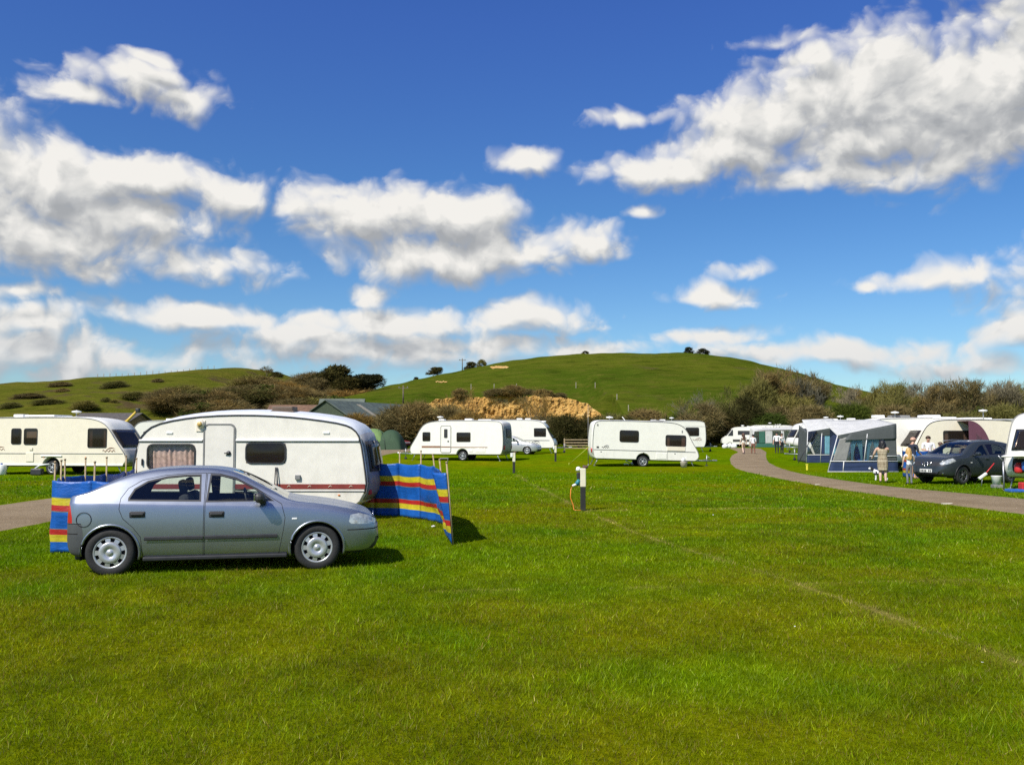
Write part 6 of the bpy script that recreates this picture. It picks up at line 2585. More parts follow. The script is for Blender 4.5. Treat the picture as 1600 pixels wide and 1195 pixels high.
def windbreak(label, poles, height=1.17, extra=.26, off=Vector((.02, .03, 0))):
    """poles: (x, y, lean x, lean y, pole top extra or None); cloth panels hang between neighbours"""
    x0, y0 = poles[0][:2]
    o = thing('windbreak', label, 'windbreak', (x0, y0, 0))
    tops = []
    for i, p in enumerate(poles):
        x, y, lx, ly = p[:4]
        ex = p[4] if len(p) > 4 else extra
        b = Vector((x - x0, y - y0, -.05))
        H = height + ex
        t = Vector((x - x0 + lx * H, y - y0 + ly * H, H))
        if ex > 0:
            MB().tube([b + off, t + off], [.016, .014], 8).lathe([(0, 0), (.02, .0), (.02, .02), (0, .03)], 8, c=t + off).build('pole', M_WOOD, o)
        tops.append((b, lambda h, b=b, lx=lx, ly=ly: Vector((b.x + lx * h, b.y + ly * h, h))))
    for i in range(len(poles) - 1):
        f0, f1 = tops[i][1], tops[i + 1][1]
        d = (f1(.5) - f0(.5))
        nrm = Vector((d.y, -d.x, 0)).normalized()
        L = d.length
        mb = MB()
        hs = []
        nu, nv = max(6, int(L / .09)), 26
        vs, fs = [], []
        for a in range(nu + 1):
            for c in range(nv + 1):
                u, v = a / nu, c / nv
                slack = math.sin(math.pi * u)
                h = .03 + (height - .03) * v
                h -= .035 * slack * v * min(1, L)
                if v == 0:
                    h -= .015 * abs(math.sin(u * 9 + i))
                q = f0(h).lerp(f1(h), u)
                k = .05 * slack * math.sin(2.2 * v * math.pi + i * 1.3) * min(1, L) + .03 * slack * mnoise.noise(Vector((u * L * 3 + i * 7, v * 4, 2)))
                k += .018 * math.sin(u * L * 11 + v * 5 + i) * slack * (1 - v * .4)
                vs.append(q + nrm * k)
                hs.append(v)
        fs = [(a * (nv + 1) + c, (a + 1) * (nv + 1) + c, (a + 1) * (nv + 1) + c + 1, a * (nv + 1) + c + 1) for a in range(nu) for c in range(nv)]
        mb.add(vs, fs, 0, True)
        p = mb.build('cloth_panel', M_STRIPE, o)
        at_ = p.data.attributes.new('h', 'FLOAT', 'POINT')
        at_.data.foreach_set('value', hs)
        md = p.modifiers.new('thickness', 'SOLIDIFY')
        md.thickness = .004
        md.offset = 0
    return o


def wp(px, py):
    g = ground(px, py)
    return g.x, g.y


# right of the old caravan: a long back run and a turned end
a = wp(560, 804)
windbreak('long striped windbreak standing from the old caravan nose towards the camera',
          [(a[0] - .25, 20.4, 0, 0, 0), (*wp(585, 806), 0, 0, 0), (*wp(623, 807), -.01, .0, .26), (*wp(656, 811), -.005, 0, .27), (*wp(689, 818), -.14, .0, .22), (*wp(697, 834), -.11, 0, .16), (*wp(706, 851), -.085, 0, .16), (*wp(704.5, 849.5), -.27, .02, .0)], 1.18)
# left, behind the boot of the saloon
windbreak('striped windbreak with wooden poles behind the boot of the saloon car',
          [(xat(205, 13.6), 13.55, 0, 0, .0), (xat(146, 13.75), 13.75, .0, 0, .27), (xat(84, 13.8), 13.8, .0, 0, .27), (xat(95, 14.6), 14.6, -.01, 0, .27), (xat(102, 15.2), 15.2, -.02, 0, .27), (xat(133, 15.6), 15.6, -.01, 0, .28), (xat(166, 16.2), 16.2, -.01, .0, .28), (xat(196, 17.4), 17.4, -.005, 0, .28), (xat(212, 18.6), 18.6, 0, 0, .2)], 1.11)
# on the right behind the people
windbreak('small striped windbreak beside the people in front of the cream caravan',
          [(xat(1409, 39.2), 39.2, 0, 0, .1), (xat(1422, 38.4), 38.4, 0, 0, .1), (xat(1435, 38.0), 38.0, 0, 0, .1), (xat(1450, 38.4), 38.4, 0, 0, .1), (xat(1470, 39.5), 39.5, 0, 0, .1)], 1.14)

# ------------------------------------------------------------------ awnings and tent


def frame(o, pts, r=.022, m=None, name='frame_pole'):
    MB().tube([Vector(p) for p in pts], r, 6).build(name, m or M_POLEW, o)


# large blue awning
X0, X1, Yf, Yb = xat(1292, 44.2), xat(1402, 44.2), 44.2, 47.1
o = thing('awning', 'large blue and grey awning with pale curtains on the right-hand row', 'awning', (X0, Yf, 0))
w = X1 - X0
zl, zr, zb = 1.78, 2.36, 2.62
TL = Vector((.55, .1, zl))


def top(u):
    return Vector((.55 + (w - .55) * u, .1, zl + (zr - zl) * u))


cloth('roof', top(0), top(1), (w + .3, Yb - Yf, zb), (.75, Yb - Yf, zb - .02), M_AWN_W, o, .03, .04)
cloth('roof_valance', top(0) - Vector((0, .01, .16)), top(1) - Vector((0, .01, .16)), top(1) + Vector((0, -.01, .02)), top(0) + Vector((0, -.01, .02)), M_AWN_G, o, .01)
cloth('front_skirt', (0, 0, 0), (w, 0, 0), (w, .01, .52), (.12, .01, .52), M_AWN_B, o, .03)
for (ua, ub, m, nm) in ((.04, .25, M_GREYB, 'rolled_blind'), (.25, .50, M_VINYL, 'window'), (.50, .80, M_VINYL, 'window'), (.80, .99, M_AWN_G, 'side_panel')):
    def lo(u):
        return Vector((.12 + (w - .12) * u, .02, .53))
    def hi(u):
        q = top(u)
        return Vector((q.x, q.y, q.z - .17))
    cloth(nm, lo(ua), lo(ub), hi(ub), hi(ua), m, o, .01)
cloth('gable', (.12 + (w - .12) * .22, .01, 1.55), (w * .99, .01, 1.62), top(1) - Vector((0, .03, .03)), top(.2) - Vector((0, .03, .03)), M_AWN_G, o, .01)
cloth('side_wall', (0, 0, 0), (1.1, Yb - Yf, 0), (1.2, Yb - Yf, 2.5), (.55, .1, zl), M_AWN_B, o, .03)
for (ux, s) in ((.33, 1), (.50, -1), (.56, 1), (.74, -1)):
    mb = MB()
    x = .12 + (w - .12) * ux
    mb.grid(lambda u, v: (x + s * (u * .34 * (.25 + .75 * v ** 1.6) if True else 0), .14 + .03 * math.sin(u * 20), .56 + 1.08 * v), 22, 10)
    c = mb.build('curtain', M_CURTB, o)
frame(o, [(0, -.02, 0), (.55, .06, zl)])
frame(o, [(.12 + (w - .12) * .50, -.01, .52), top(.5) - Vector((0, .06, .2))])
frame(o, [(.12, -.015, .53), (w, -.015, .53)])
frame(o, [(.75, -.015, .0), (.80, -.02, .52)])
frame(o, [(w * .6, -.015, .78), (w, -.015, .78)])
frame(o, [(0, -.03, .02), (w, -.03, .02)], .018)
MB().box((w * .55, .6, .55), (.5, .5, .1), bev=.02).box((w * .55, .85, .9), (.5, .08, .7), bev=.02).build('camp_chair', M_BLUEP, o)

# small blue awning on the caravan behind
X0, Yf = xat(1262, 56.5), 56.5
o = thing('awning', 'small blue and white awning on the round nosed caravan', 'awning', (X0, Yf, tz(X0, Yf)))
w = 2.1
cloth('roof', (.0, 0, 1.95), (w, -.1, 2.3), (w + .2, 2.0, 2.82), (.3, 2.0, 2.74), M_AWN_W, o, .02)
cloth('front_skirt', (-.12, 0, 0), (w, 0, 0), (w, 0, .5), (-.08, 0, .5), M_AWN_B, o, .02)
for xa, xb, m, nm in ((-.06, .34, M_VINYL, 'window'), (.34, .75, M_VINYL, 'window'), (.75, 1.05, M_AWN_B, 'front_panel'), (1.05, 1.75, M_CURTB, 'curtain'), (1.75, w, M_AWN_B, 'front_panel')):
    cloth(nm, (xa, .0, .5), (xb, .0, .5), (xb, .0, 1.98 + .12 * xb), (xa + .04, .0, 1.95 + .12 * xa), m, o, .012)
cloth('gable', (.7, -.02, 1.7), (1.8, -.02, 1.7), (w, -.12, 2.22), (.5, -.06, 2.02), M_AWN_G, o, .01)
cloth('side_wall', (-.12, 0, 0), (-.05, 2, 0), (.1, 2, 2.4), (0, 0, 1.95), M_AWN_G, o, .02)
frame(o, [(-.12, -.02, 0), (0, -.02, 1.95)])
frame(o, [(.75, -.02, 0), (.9, -.03, 2.05)])
frame(o, [(-.1, -.02, .5), (w, -.02, .5)])
frame(o, [(-.75, -.4, 0), (.3, -.1, 1.75)], .025, M_TRIM, 'guy_strap')

# far green and white awning with its caravan
Y = 108
xa, xb = xat(1172, Y), xat(1252, Y)
v = Van('far white caravan behind the green and white awning', (xa, Y + 2.6, .36), 0, scaled(MODERN, xb - xa, 2.68, True), W=2.2, wheels=(3.0,), windows=[(1.0, 1.9, 1.3, 2.0)], trim=M_GREYTRIM, group='caravans in the right-hand row')
v.aerial(3.4)
v.vent(4.6)
v.vent(4.1, s=.3)
o = thing('awning', 'far green and white awning with cream stripe beside the track', 'awning', (xa, Y, .36))
w = xb - xa
cloth('roof', (.5, 0, 2.05), (w, 0, 2.15), (w, 2.6, 2.62), (.3, 2.6, 2.62), M_AWN_W, o, .03, .22)
cloth('valance', (.5, -.02, 1.9), (w, -.02, 2.0), (w, -.02, 2.17), (.5, -.02, 2.07), M_AWN_W, o, .02, .2)
cloth('skirt', (.2, 0, 0), (w, 0, 0), (w, 0, .45), (.2, 0, .45), M_AWN_GR, o, .02)
for (a, b_, m, nm) in ((.4, 1.1, M_VINYL, 'window'), (1.1, 1.8, M_AWN_GR, 'green_panel'), (1.85, 2.7, M_AWN_W, 'white_curtain'), (2.7, 3.8, M_VINYL, 'window'), (3.8, 4.1, M_AWN_W, 'white_panel'), (4.1, 4.8, M_VINYL, 'window'), (4.85, 5.3, M_AWN_Y, 'cream_panel'), (5.3, w, M_AWN_G, 'grey_panel')):
    cloth(nm, (a, 0, .45), (b_, 0, .45), (b_, 0, 1.98), (a, 0, 1.98), m, o, .02)
cloth('side_wall', (.2, 0, 0), (.3, 2.6, 0), (.3, 2.6, 2.6), (.5, 0, 2.05), M_AWN_W, o, .02)
frame(o, [(.2, -.02, 0), (.5, -.02, 2.05)], .035)
frame(o, [(3.8, -.02, 0), (3.8, -.02, 2.0)], .035)

# purple porch awning beside the cream caravan
Y = 44.4
xa = xat(1514, Y)
o = thing('awning', 'plum purple porch awning curving down beside the cream caravan', 'awning', (xa, Y, 0))
for s, m in ((0.0, M_AWN_P), (1.5, M_AWN_P)):
    mb = MB()
    arc = [(1.15 * math.sin(t * math.pi / 2), .15 + 2.35 * math.cos(t * math.pi / 2) ** .8) for t in [i / 14 for i in range(15)]]
    poly = [(0, 0)] + arc[:0:-1][::-1][::-1] + [(0, 2.5)]
    poly = [(0, .0)] + [(1.2, 0)] + [(p[0], p[1]) for p in arc[::-1]]
    mb.prism(poly, s, s + .015)
    mb.build('end_wall', m, o)
mb = MB()
mb.grid(lambda u, v: (1.17 * math.sin(u * math.pi / 2), v * 1.5, .16 + 2.37 * max(0, math.cos(u * math.pi / 2)) ** .8), 16, 6)
r_ = mb.build('roof', M_AWN_P, o)
md = r_.modifiers.new('thickness', 'SOLIDIFY'); md.thickness = .02
mb = MB()
mb.grid(lambda u, v: (.35 + .28 * u, -.03, .9 + 1.0 * v - .25 * u * v), 6, 6)
mb.build('window', M_VINYL, o)

# green dome tent
Y = 88
g = at(596, 700, Y)
o = thing('dome_tent', 'light and dark green dome tent beyond the striped windbreak', 'tent', (g.x, Y, .36), R(-8))


def dome(x0, x1, y0, y1, h, p=.55, flat=.0):
    mb = MB()

    def P(u, v):
        a, b_ = u * 2 - 1, v * 2 - 1
        k = max(0.0, (1 - abs(a) ** 2.2)) ** p * max(0.0, (1 - abs(b_) ** 2.2)) ** p
        return (x0 + (x1 - x0) * u, y0 + (y1 - y0) * v, h * k)
    mb.grid(P, 20, 16)
    return mb


dome(-2.3, .55, -1.3, 1.5, 2.1, .35).build('inner_room', M_TENT1, o)
dome(-.35, 2.3, -1.35, 1.4, 1.98, .5).build('porch', M_TENT2, o)
mb = MB().prism([(-.55, .05), (.15, .05), (.0, 1.0), (-.2, 1.25), (-.42, 1.0)], -1.42, -1.36)
mb.build('door_flap', M_TENT1, o)
for s in (-1, 1):
    MB().tube([(-.2 + s * 1.0, -1.42, .02), (-.1 + s * .75, -1.2, 1.0), (-.1, -.2, 2.08)], .02, 6).build('tent_pole', M_TRIM, o)

# ------------------------------------------------------------------ hook-up posts and small things
M_POSTC = mat('hookup_cream', (0.72, 0.68, 0.50), 0.5, var=.08)
M_POSTB = mat('hookup_black', (0.022, 0.022, 0.02), 0.6, var=.3)
M_TEAL = mat('teal_plug', (0.03, 0.20, 0.26), 0.4, var=.1)


def hookup(px, py, h, label, detail=True, rz=0.0):
    g = ground(px, py)
    o = thing('hookup_post', label, 'post', g, rz, 'electric hook-up posts on the field')
    MB().box((0, 0, h * .27), (.12, .12, h * .55), bev=.012).build('lower_post', M_POSTB, o)
    MB().box((0, 0, h * .755), (.135, .135, h * .43), bev=.015).build('upper_post', M_POSTC, o)
    MB().box((.06, .02, h * 1.0), (.13, .14, h * .07), bev=.03).build('cap', mat('brown_cap', (.10, .05, .035), .6), o)
    if detail:
        MB().lathe([(0, 0), (.06, 0), (.06, .04), (.045, .09), (0, .10)], 12, c=(-.11, -.02, h * .91)).build('meter_cover', M_WHITE, o)
        MB().box((-.11, -.02, h * .80), (.08, .09, .16), bev=.02).build('switch_box', M_TRIM, o)
        p = MB().tube([(-.09, -.03, h * .70), (-.16, -.05, h * .60)], [.045, .05], 10).tube([(-.14, -.03, h * .66), (-.11, -.04, h * .57)], .04, 8).build('socket', M_TEAL, o)
        MB().tube([(-.16, -.05, h * .60), (-.26, -.07, h * .565)], [.035, .025], 8).build('plug', M_WHITE, o)
        MB().tube([(-.26, -.07, h * .56), (-.30, -.08, h * .48), (-.31, -.08, h * .30), (-.24, -.08, h * .12), (-.23, -.1, .03), (-.20, -.14, .012), (-.06, -.16, .012)], .011, 6).build('cable', M_ORANGE, o)
    else:
        MB().box((-.11, -.03, h * .86), (.12, .14, h * .2), bev=.02).build('socket_box', M_WHITE, o)
    return o


hookup(911, 797, 1.04, 'nearest cream and black hook-up post with an orange cable')
hookup(803, 739, 1.0, 'cream hook-up post beside the shaded grey caravan end', False)
hookup(868, 720.5, 1.05, 'farthest hook-up post, in front of the low hedge gap', False)

# goal-like wooden frame and whip aerial in the gap
Y = 84
g = at(882, 703, Y)
o = thing('field_gate', 'low brown wooden gate in the gap left of the central caravan', 'gate', (g.x, Y, .36))
wg = (922 - 882) / FPX * Y
for x in (0, wg):
    MB().box((x, 0, .55), (.12, .12, 1.2), bev=.02).build('post', M_WOOD, o)
for z in (.25, .5, .75, 1.02):
    MB().box((wg / 2, 0, z), (wg, .05, .09), bev=.01).build('rail', M_WOOD, o)
g = at(919, 700, 53.5)
o = MB().tube([(0, 0, 0), (0, 0, 2.0), (0, 0, 3.6)], [.022, .018, .008], 6).lathe([(0, .0), (.09, 0), (.03, .06), (.02, .1)], 10).build('aerial_mast', M_GREYTRIM, loc=(xat(919, 53.2), 53.2, .02))
tag(o, 'thin aerial mast at the rear of the central caravan', 'mast')
a, b_ = ground(889, 726), at(921, 697, 52.4)
o = MB().tube([a + Vector((0, 0, .02)), b_], .018, 5).box(a + Vector((0, 0, .06)), (.04, .04, .14)).build('guy_rope', mat('lime_rope', (.45, .50, .06), .7))
tag(o, 'lime green guy rope running down from the central caravan', 'rope')

# planter bucket and step by the central caravan
g = ground(1068, 730)
o = thing('water_bucket', 'pale bucket with a mop head standing below the tilted caravan nose', 'bucket', (g.x, g.y - .1, 0))
MB().lathe([(.17, 0), (.20, .3), (.21, .33), (.19, .33), (.18, .3), (0, .28)], 20).build('pail', mat('beige_bucket', (.45, .40, .32), .6, var=.15), o)
MB().ell((-.03, 0, .42), (.12, .1, .12), 12, 8, lump=.35).build('cloth', M_WHITE, o)
MB().tube([(.08, 0, .3), (.14, .02, .62)], .012, 6).build('brush', M_WHITE, o)
# clutter under the caravans
g = ground(985, 726)
o = MB().box((0, 0, .16), (.5, .3, .05), rot=Matrix.Rotation(R(25), 3, 'Y'), bev=.01).box((.3, .05, .10), (.35, .3, .16), bev=.03).box((-.2, 0, .05), (.3, .25, .08), bev=.02).build('levelling_ramp', M_WHITE, loc=(g.x, g.y + .3, 0))
tag(o, 'white plastic ramp lying beside the wheel of the tilted caravan', 'ramp')
g = ground(694, 721)
o = MB().box((0, 0, .22), (.55, .36, .05), bev=.01)
for dx in (-.24, .24):
    for dy in (-.14, .14):
        o.tube([(dx, dy, 0), (dx, dy, .22)], .015, 6)
o = o.build('caravan_step', M_GREYTRIM, loc=(g.x, g.y, .1))
tag(o, 'small grey step below the door of the brown striped caravan', 'step')
o = thing('water_carrier', 'white water carrier on the grass at the far left edge', 'water carrier', (xat(4, 41), 41, 0))
MB().lathe([(.17, 0), (.2, .03), (.2, .44), (.17, .47), (0, .47)], 20).build('barrel', M_WHITE, o)
MB().lathe([(.05, .47), (.05, .54), (0, .54)], 12).build('cap', M_BLUEP, o)
o = thing('wheel_chock', 'dark box and hose beside the left caravan wheel', 'box', (xat(60, 40.6), 40.6, 0))
MB().box((0, 0, .16), (.5, .3, .3), bev=.05).build('case', M_TRIM, o)
MB().tube([(-.1, 0, .3), (.15, -.05, .46), (.55, -.05, .5)], .04, 8).build('hose', M_WHITE, o)

# things by the nearest right-hand caravan
g = ground(1555, 752)
o = thing('wash_bucket', 'white bucket on the grass beside the dark grey crossover', 'bucket', (xat(1555, 30.8), 30.8, 0), 0)
MB().lathe([(.13, .12), (.17, .40), (.18, .42), (.155, .42), (0, .38)], 18).build('pail', M_WHITE, o)
MB().box((0, 0, .06), (.3, .26, .12), bev=.02).build('crate', M_GREYTRIM, o)
o = thing('scrub_brush', 'red and white long brush leaning on the dark grey crossover', 'brush', (xat(1541, 31.5), 31.5, 0))
MB().tube([(-.1, 0, .42), (.30, .1, .82)], .018, 6).build('handle', M_RED, o)
MB().box((-.18, -.02, .38), (.34, .1, .09), bev=.02, rot=Matrix.Rotation(R(-35), 3, 'Y')).build('head', M_WHITE, o)
MB().tube([(-.24, -.02, .0), (-.18, -.02, .38)], .016, 6).build('foot', M_STEEL, o)
o = thing('folding_step', 'grey metal step frame below the open locker at the right edge', 'step', (xat(1566, 29.0), 29.0, 0))
MB().tube([(0, 0, .0), (0, 0, .95)], .025, 8).build('upright', M_STEEL, o)
MB().tube([(-.02, 0, .03), (.48, 0, .03)], .025, 8).build('foot', M_STEEL, o)
MB().tube([(0, 0, .95), (-.15, 0, 1.15)], .02, 8).build('handle', M_STEEL, o)
o = thing('tool_box', 'blue tray with a red and white box on the grass at the right edge', 'box', (xat(1590, 28.6), 28.6, 0))
MB().box((0, 0, .05), (.75, .4, .1), bev=.03).build('tray', M_BLUEP, o)
MB().box((.12, 0, .20), (.2, .25, .22), bev=.03).build('red_box', M_RED, o)
MB().box((.36, 0, .22), (.24, .3, .28), bev=.03).build('white_box', M_WHITE, o)

# small yellow marker peg and pale edge stones by the track
g = ground(1261, 735)
o = MB().box((0, 0, .14), (.09, .06, .26), bev=.015).box((0, 0, .30), (.13, .08, .06), bev=.02).build('marker_peg', mat('yellow_peg', (.75, .68, .05), .5), loc=g)
tag(o, 'small yellow marker peg on the grass beside the track', 'peg')
for i, (px, py) in enumerate(((1280, 757.5), (1487, 771), (1480, 787.5))):
    g = ground(px, py)
    mb = MB()
    mb.box((0, 0, -.01), (.30, .12, .07), bev=.03)
    o = mb.build('edge_stone', mat('pale_stone', (.42, .38, .29), .9, var=.2), loc=g + Vector((0, 0, .01)))
    tag(o, ['pale edge stone where the track bends', 'pale edge stone on the far side of the track near the crossover', 'pale edge stone on the near side of the track at the right'][i], 'stone', 'pale stones set along the track')
for i, (px, py) in enumerate(((1133, 700), (1140, 699.5), (1147, 700))):
    g = ground(px, py)
    o = MB().ell((0, 0, .2), (.35, .25, .28), 12, 8, lump=.3, seed=i).build('white_stone', M_WHITE, loc=g)
    tag(o, ['leftmost of the three white stones beside the camper van', 'middle one of the three white stones beside the camper van', 'rightmost of the three white stones beside the camper van'][i], 'stone', 'white stones by the camper van')
for i, (px, py, s) in enumerate(((677, 824, .045), (1114, 805, .022), (1242, 979, .010), (1535, 1035, .009))):
    g = ground(px, py)
    o = MB().ell((0, 0, s * .5), (s, s * .7, s * .5), 8, 6, lump=.6, seed=i).build('litter', M_WHITE, loc=g)
    tag(o, ['white scrap lying near the end of the long windbreak', 'white scrap on the open grass right of the hook-up post', 'tiny white scrap in the foreground grass right of centre', 'tiny white scrap in the foreground grass at the right'][i], 'litter', 'white scraps on the grass')

# ------------------------------------------------------------------ camper van
Y = 110
xa = xat(1128, Y)
o = thing('camper_van', 'white camper van with dark windscreen at the far end of the track', 'van', (xa, Y, .36), R(-8))
prof = chaikin([(.06, .35), (.0, .75), (.12, 1.1), (.55, 1.32), (1.25, 2.2), (1.6, 2.42), (2.2, 2.48), (4.6, 2.48), (4.85, 2.3), (4.9, .8), (4.85, .35)], 2)
mb = MB()
mb.prism(prof, 0, 1.95)
mb.build('body', M_VANW, o)
MB().prism([(.68, 1.38), (1.22, 2.1), (1.34, 2.1), (1.34, 1.38)], -.015, 0).build('window', M_TRIM, o)
MB().prism([(1.9, 1.5), (1.9, 2.0), (3.3, 2.0), (3.3, 1.5)], -.015, 0).build('window', M_TRIM, o)
vs = [(.60, .15, 1.36), (.60, 1.8, 1.36), (1.2, 1.7, 2.12), (1.2, .25, 2.12)]
MB().add([(x - .05, y, z + .03) for x, y, z in vs] + vs, [(0, 1, 2, 3), (4, 7, 6, 5), (0, 4, 5, 1), (1, 5, 6, 2), (2, 6, 7, 3), (3, 7, 4, 0)]).build('windscreen', M_TRIM, o)
MB().box((2.6, -.01, .8), (2.6, .02, .3)).build('stripe', M_BLKG, o)
for wx in (.95, 3.9):
    for y, s in ((.1, -1), (1.85, 1)):
        wheel(o, wx, y, .33, .2, 'five', s)
for y in (.25, 1.7):
    MB().ell((.06, y, .8), (.06, .14, .12), 12, 8).build('headlight', M_LAMPCLEAR, o)
MB().lathe([(0, 2.5), (.2, 2.62), (.22, 2.66), (0, 2.7)], 14, c=(2.6, .9, 0)).build('tv_aerial', M_WHITE, o)

# ------------------------------------------------------------------ people
SKIN = mat('skin', (0.55, 0.32, 0.22), 0.55, var=.08)
SKIN_PALE = mat('skin_pale', (0.68, 0.47, 0.36), 0.55, var=.06)
HAIR_B = mat('hair_black', (0.012, 0.010, 0.010), 0.5, var=.3)
HAIR_F = mat('hair_fair', (0.55, 0.34, 0.12), 0.5, var=.3, vscale=20)
HAIR_BR = mat('hair_brown', (0.09, 0.045, 0.022), 0.5, var=.3)
HAIR_G = mat('hair_cropped_grey', (0.30, 0.24, 0.19), 0.7, var=.2)
C_BLACK = mat('cloth_black', (0.018, 0.018, 0.022), 0.9, var=.3)
C_NAVY = mat('cloth_navy', (0.022, 0.028, 0.05), 0.9, var=.2)
C_WHITE = mat('cloth_white', (0.80, 0.80, 0.80), 0.9, var=.04)
C_CREAM = mat('cloth_cream', (0.72, 0.68, 0.58), 0.9, var=.06)
C_GREY = mat('cloth_grey', (0.17, 0.17, 0.18), 0.9, var=.3)
C_DENIM = mat('cloth_denim', (0.10, 0.15, 0.22), 0.9, var=.2)
C_BROWN = mat('cloth_red_brown', (0.20, 0.08, 0.05), 0.9, var=.2)
C_TAN = mat('cloth_tan', (0.42, 0.30, 0.2), 0.9, var=.2)
SHOE = mat('shoe_dark', (0.02, 0.02, 0.02), 0.6, var=.2)


def skin_mesh(name, joints, bones, radii, root, mats, paint, levels=1):
    """grow one continuous surface over a skeleton and colour its faces by the nearest bone"""
    names = list(joints)
    idx = {n: i for i, n in enumerate(names)}
    me = bpy.data.meshes.new(name)
    me.from_pydata([joints[n] for n in names], [(idx[a], idx[b]) for a, b in bones], [])
    o = bpy.data.objects.new(name, me)
    COL.objects.link(o)
    sk = o.modifiers.new('skin', 'SKIN')
    sk.use_smooth_shade = True
    sv = me.skin_vertices[0].data
    for n in names:
        r = radii[n]
        sv[idx[n]].radius = r if isinstance(r, tuple) else (r, r)
        sv[idx[n]].use_root = (n == root)
    sb = o.modifiers.new('sub', 'SUBSURF')
    sb.levels = sb.render_levels = levels
    dg = bpy.context.evaluated_depsgraph_get()
    dg.update()
    ev = o.evaluated_get(dg)
    new = bpy.data.meshes.new_from_object(ev)
    bpy.data.objects.remove(o)
    new.name = name
    new.materials.clear()
    for m in mats:
        new.materials.append(m)
    J = {n: Vector(p) for n, p in joints.items()}
    for p in new.polygons:
        c = p.center
        best, bk, bt = 1e9, None, 0
        for a, b in bones:
            ab = J[b] - J[a]
            t = max(0, min(1, (c - J[a]).dot(ab) / max(1e-9, ab.length_squared)))
            d = (J[a] + ab * t - c).length
            if d < best:
                best, bk, bt = d, (a, b), t
        p.material_index = paint(bk, bt, c)
        p.use_smooth = True
    return new


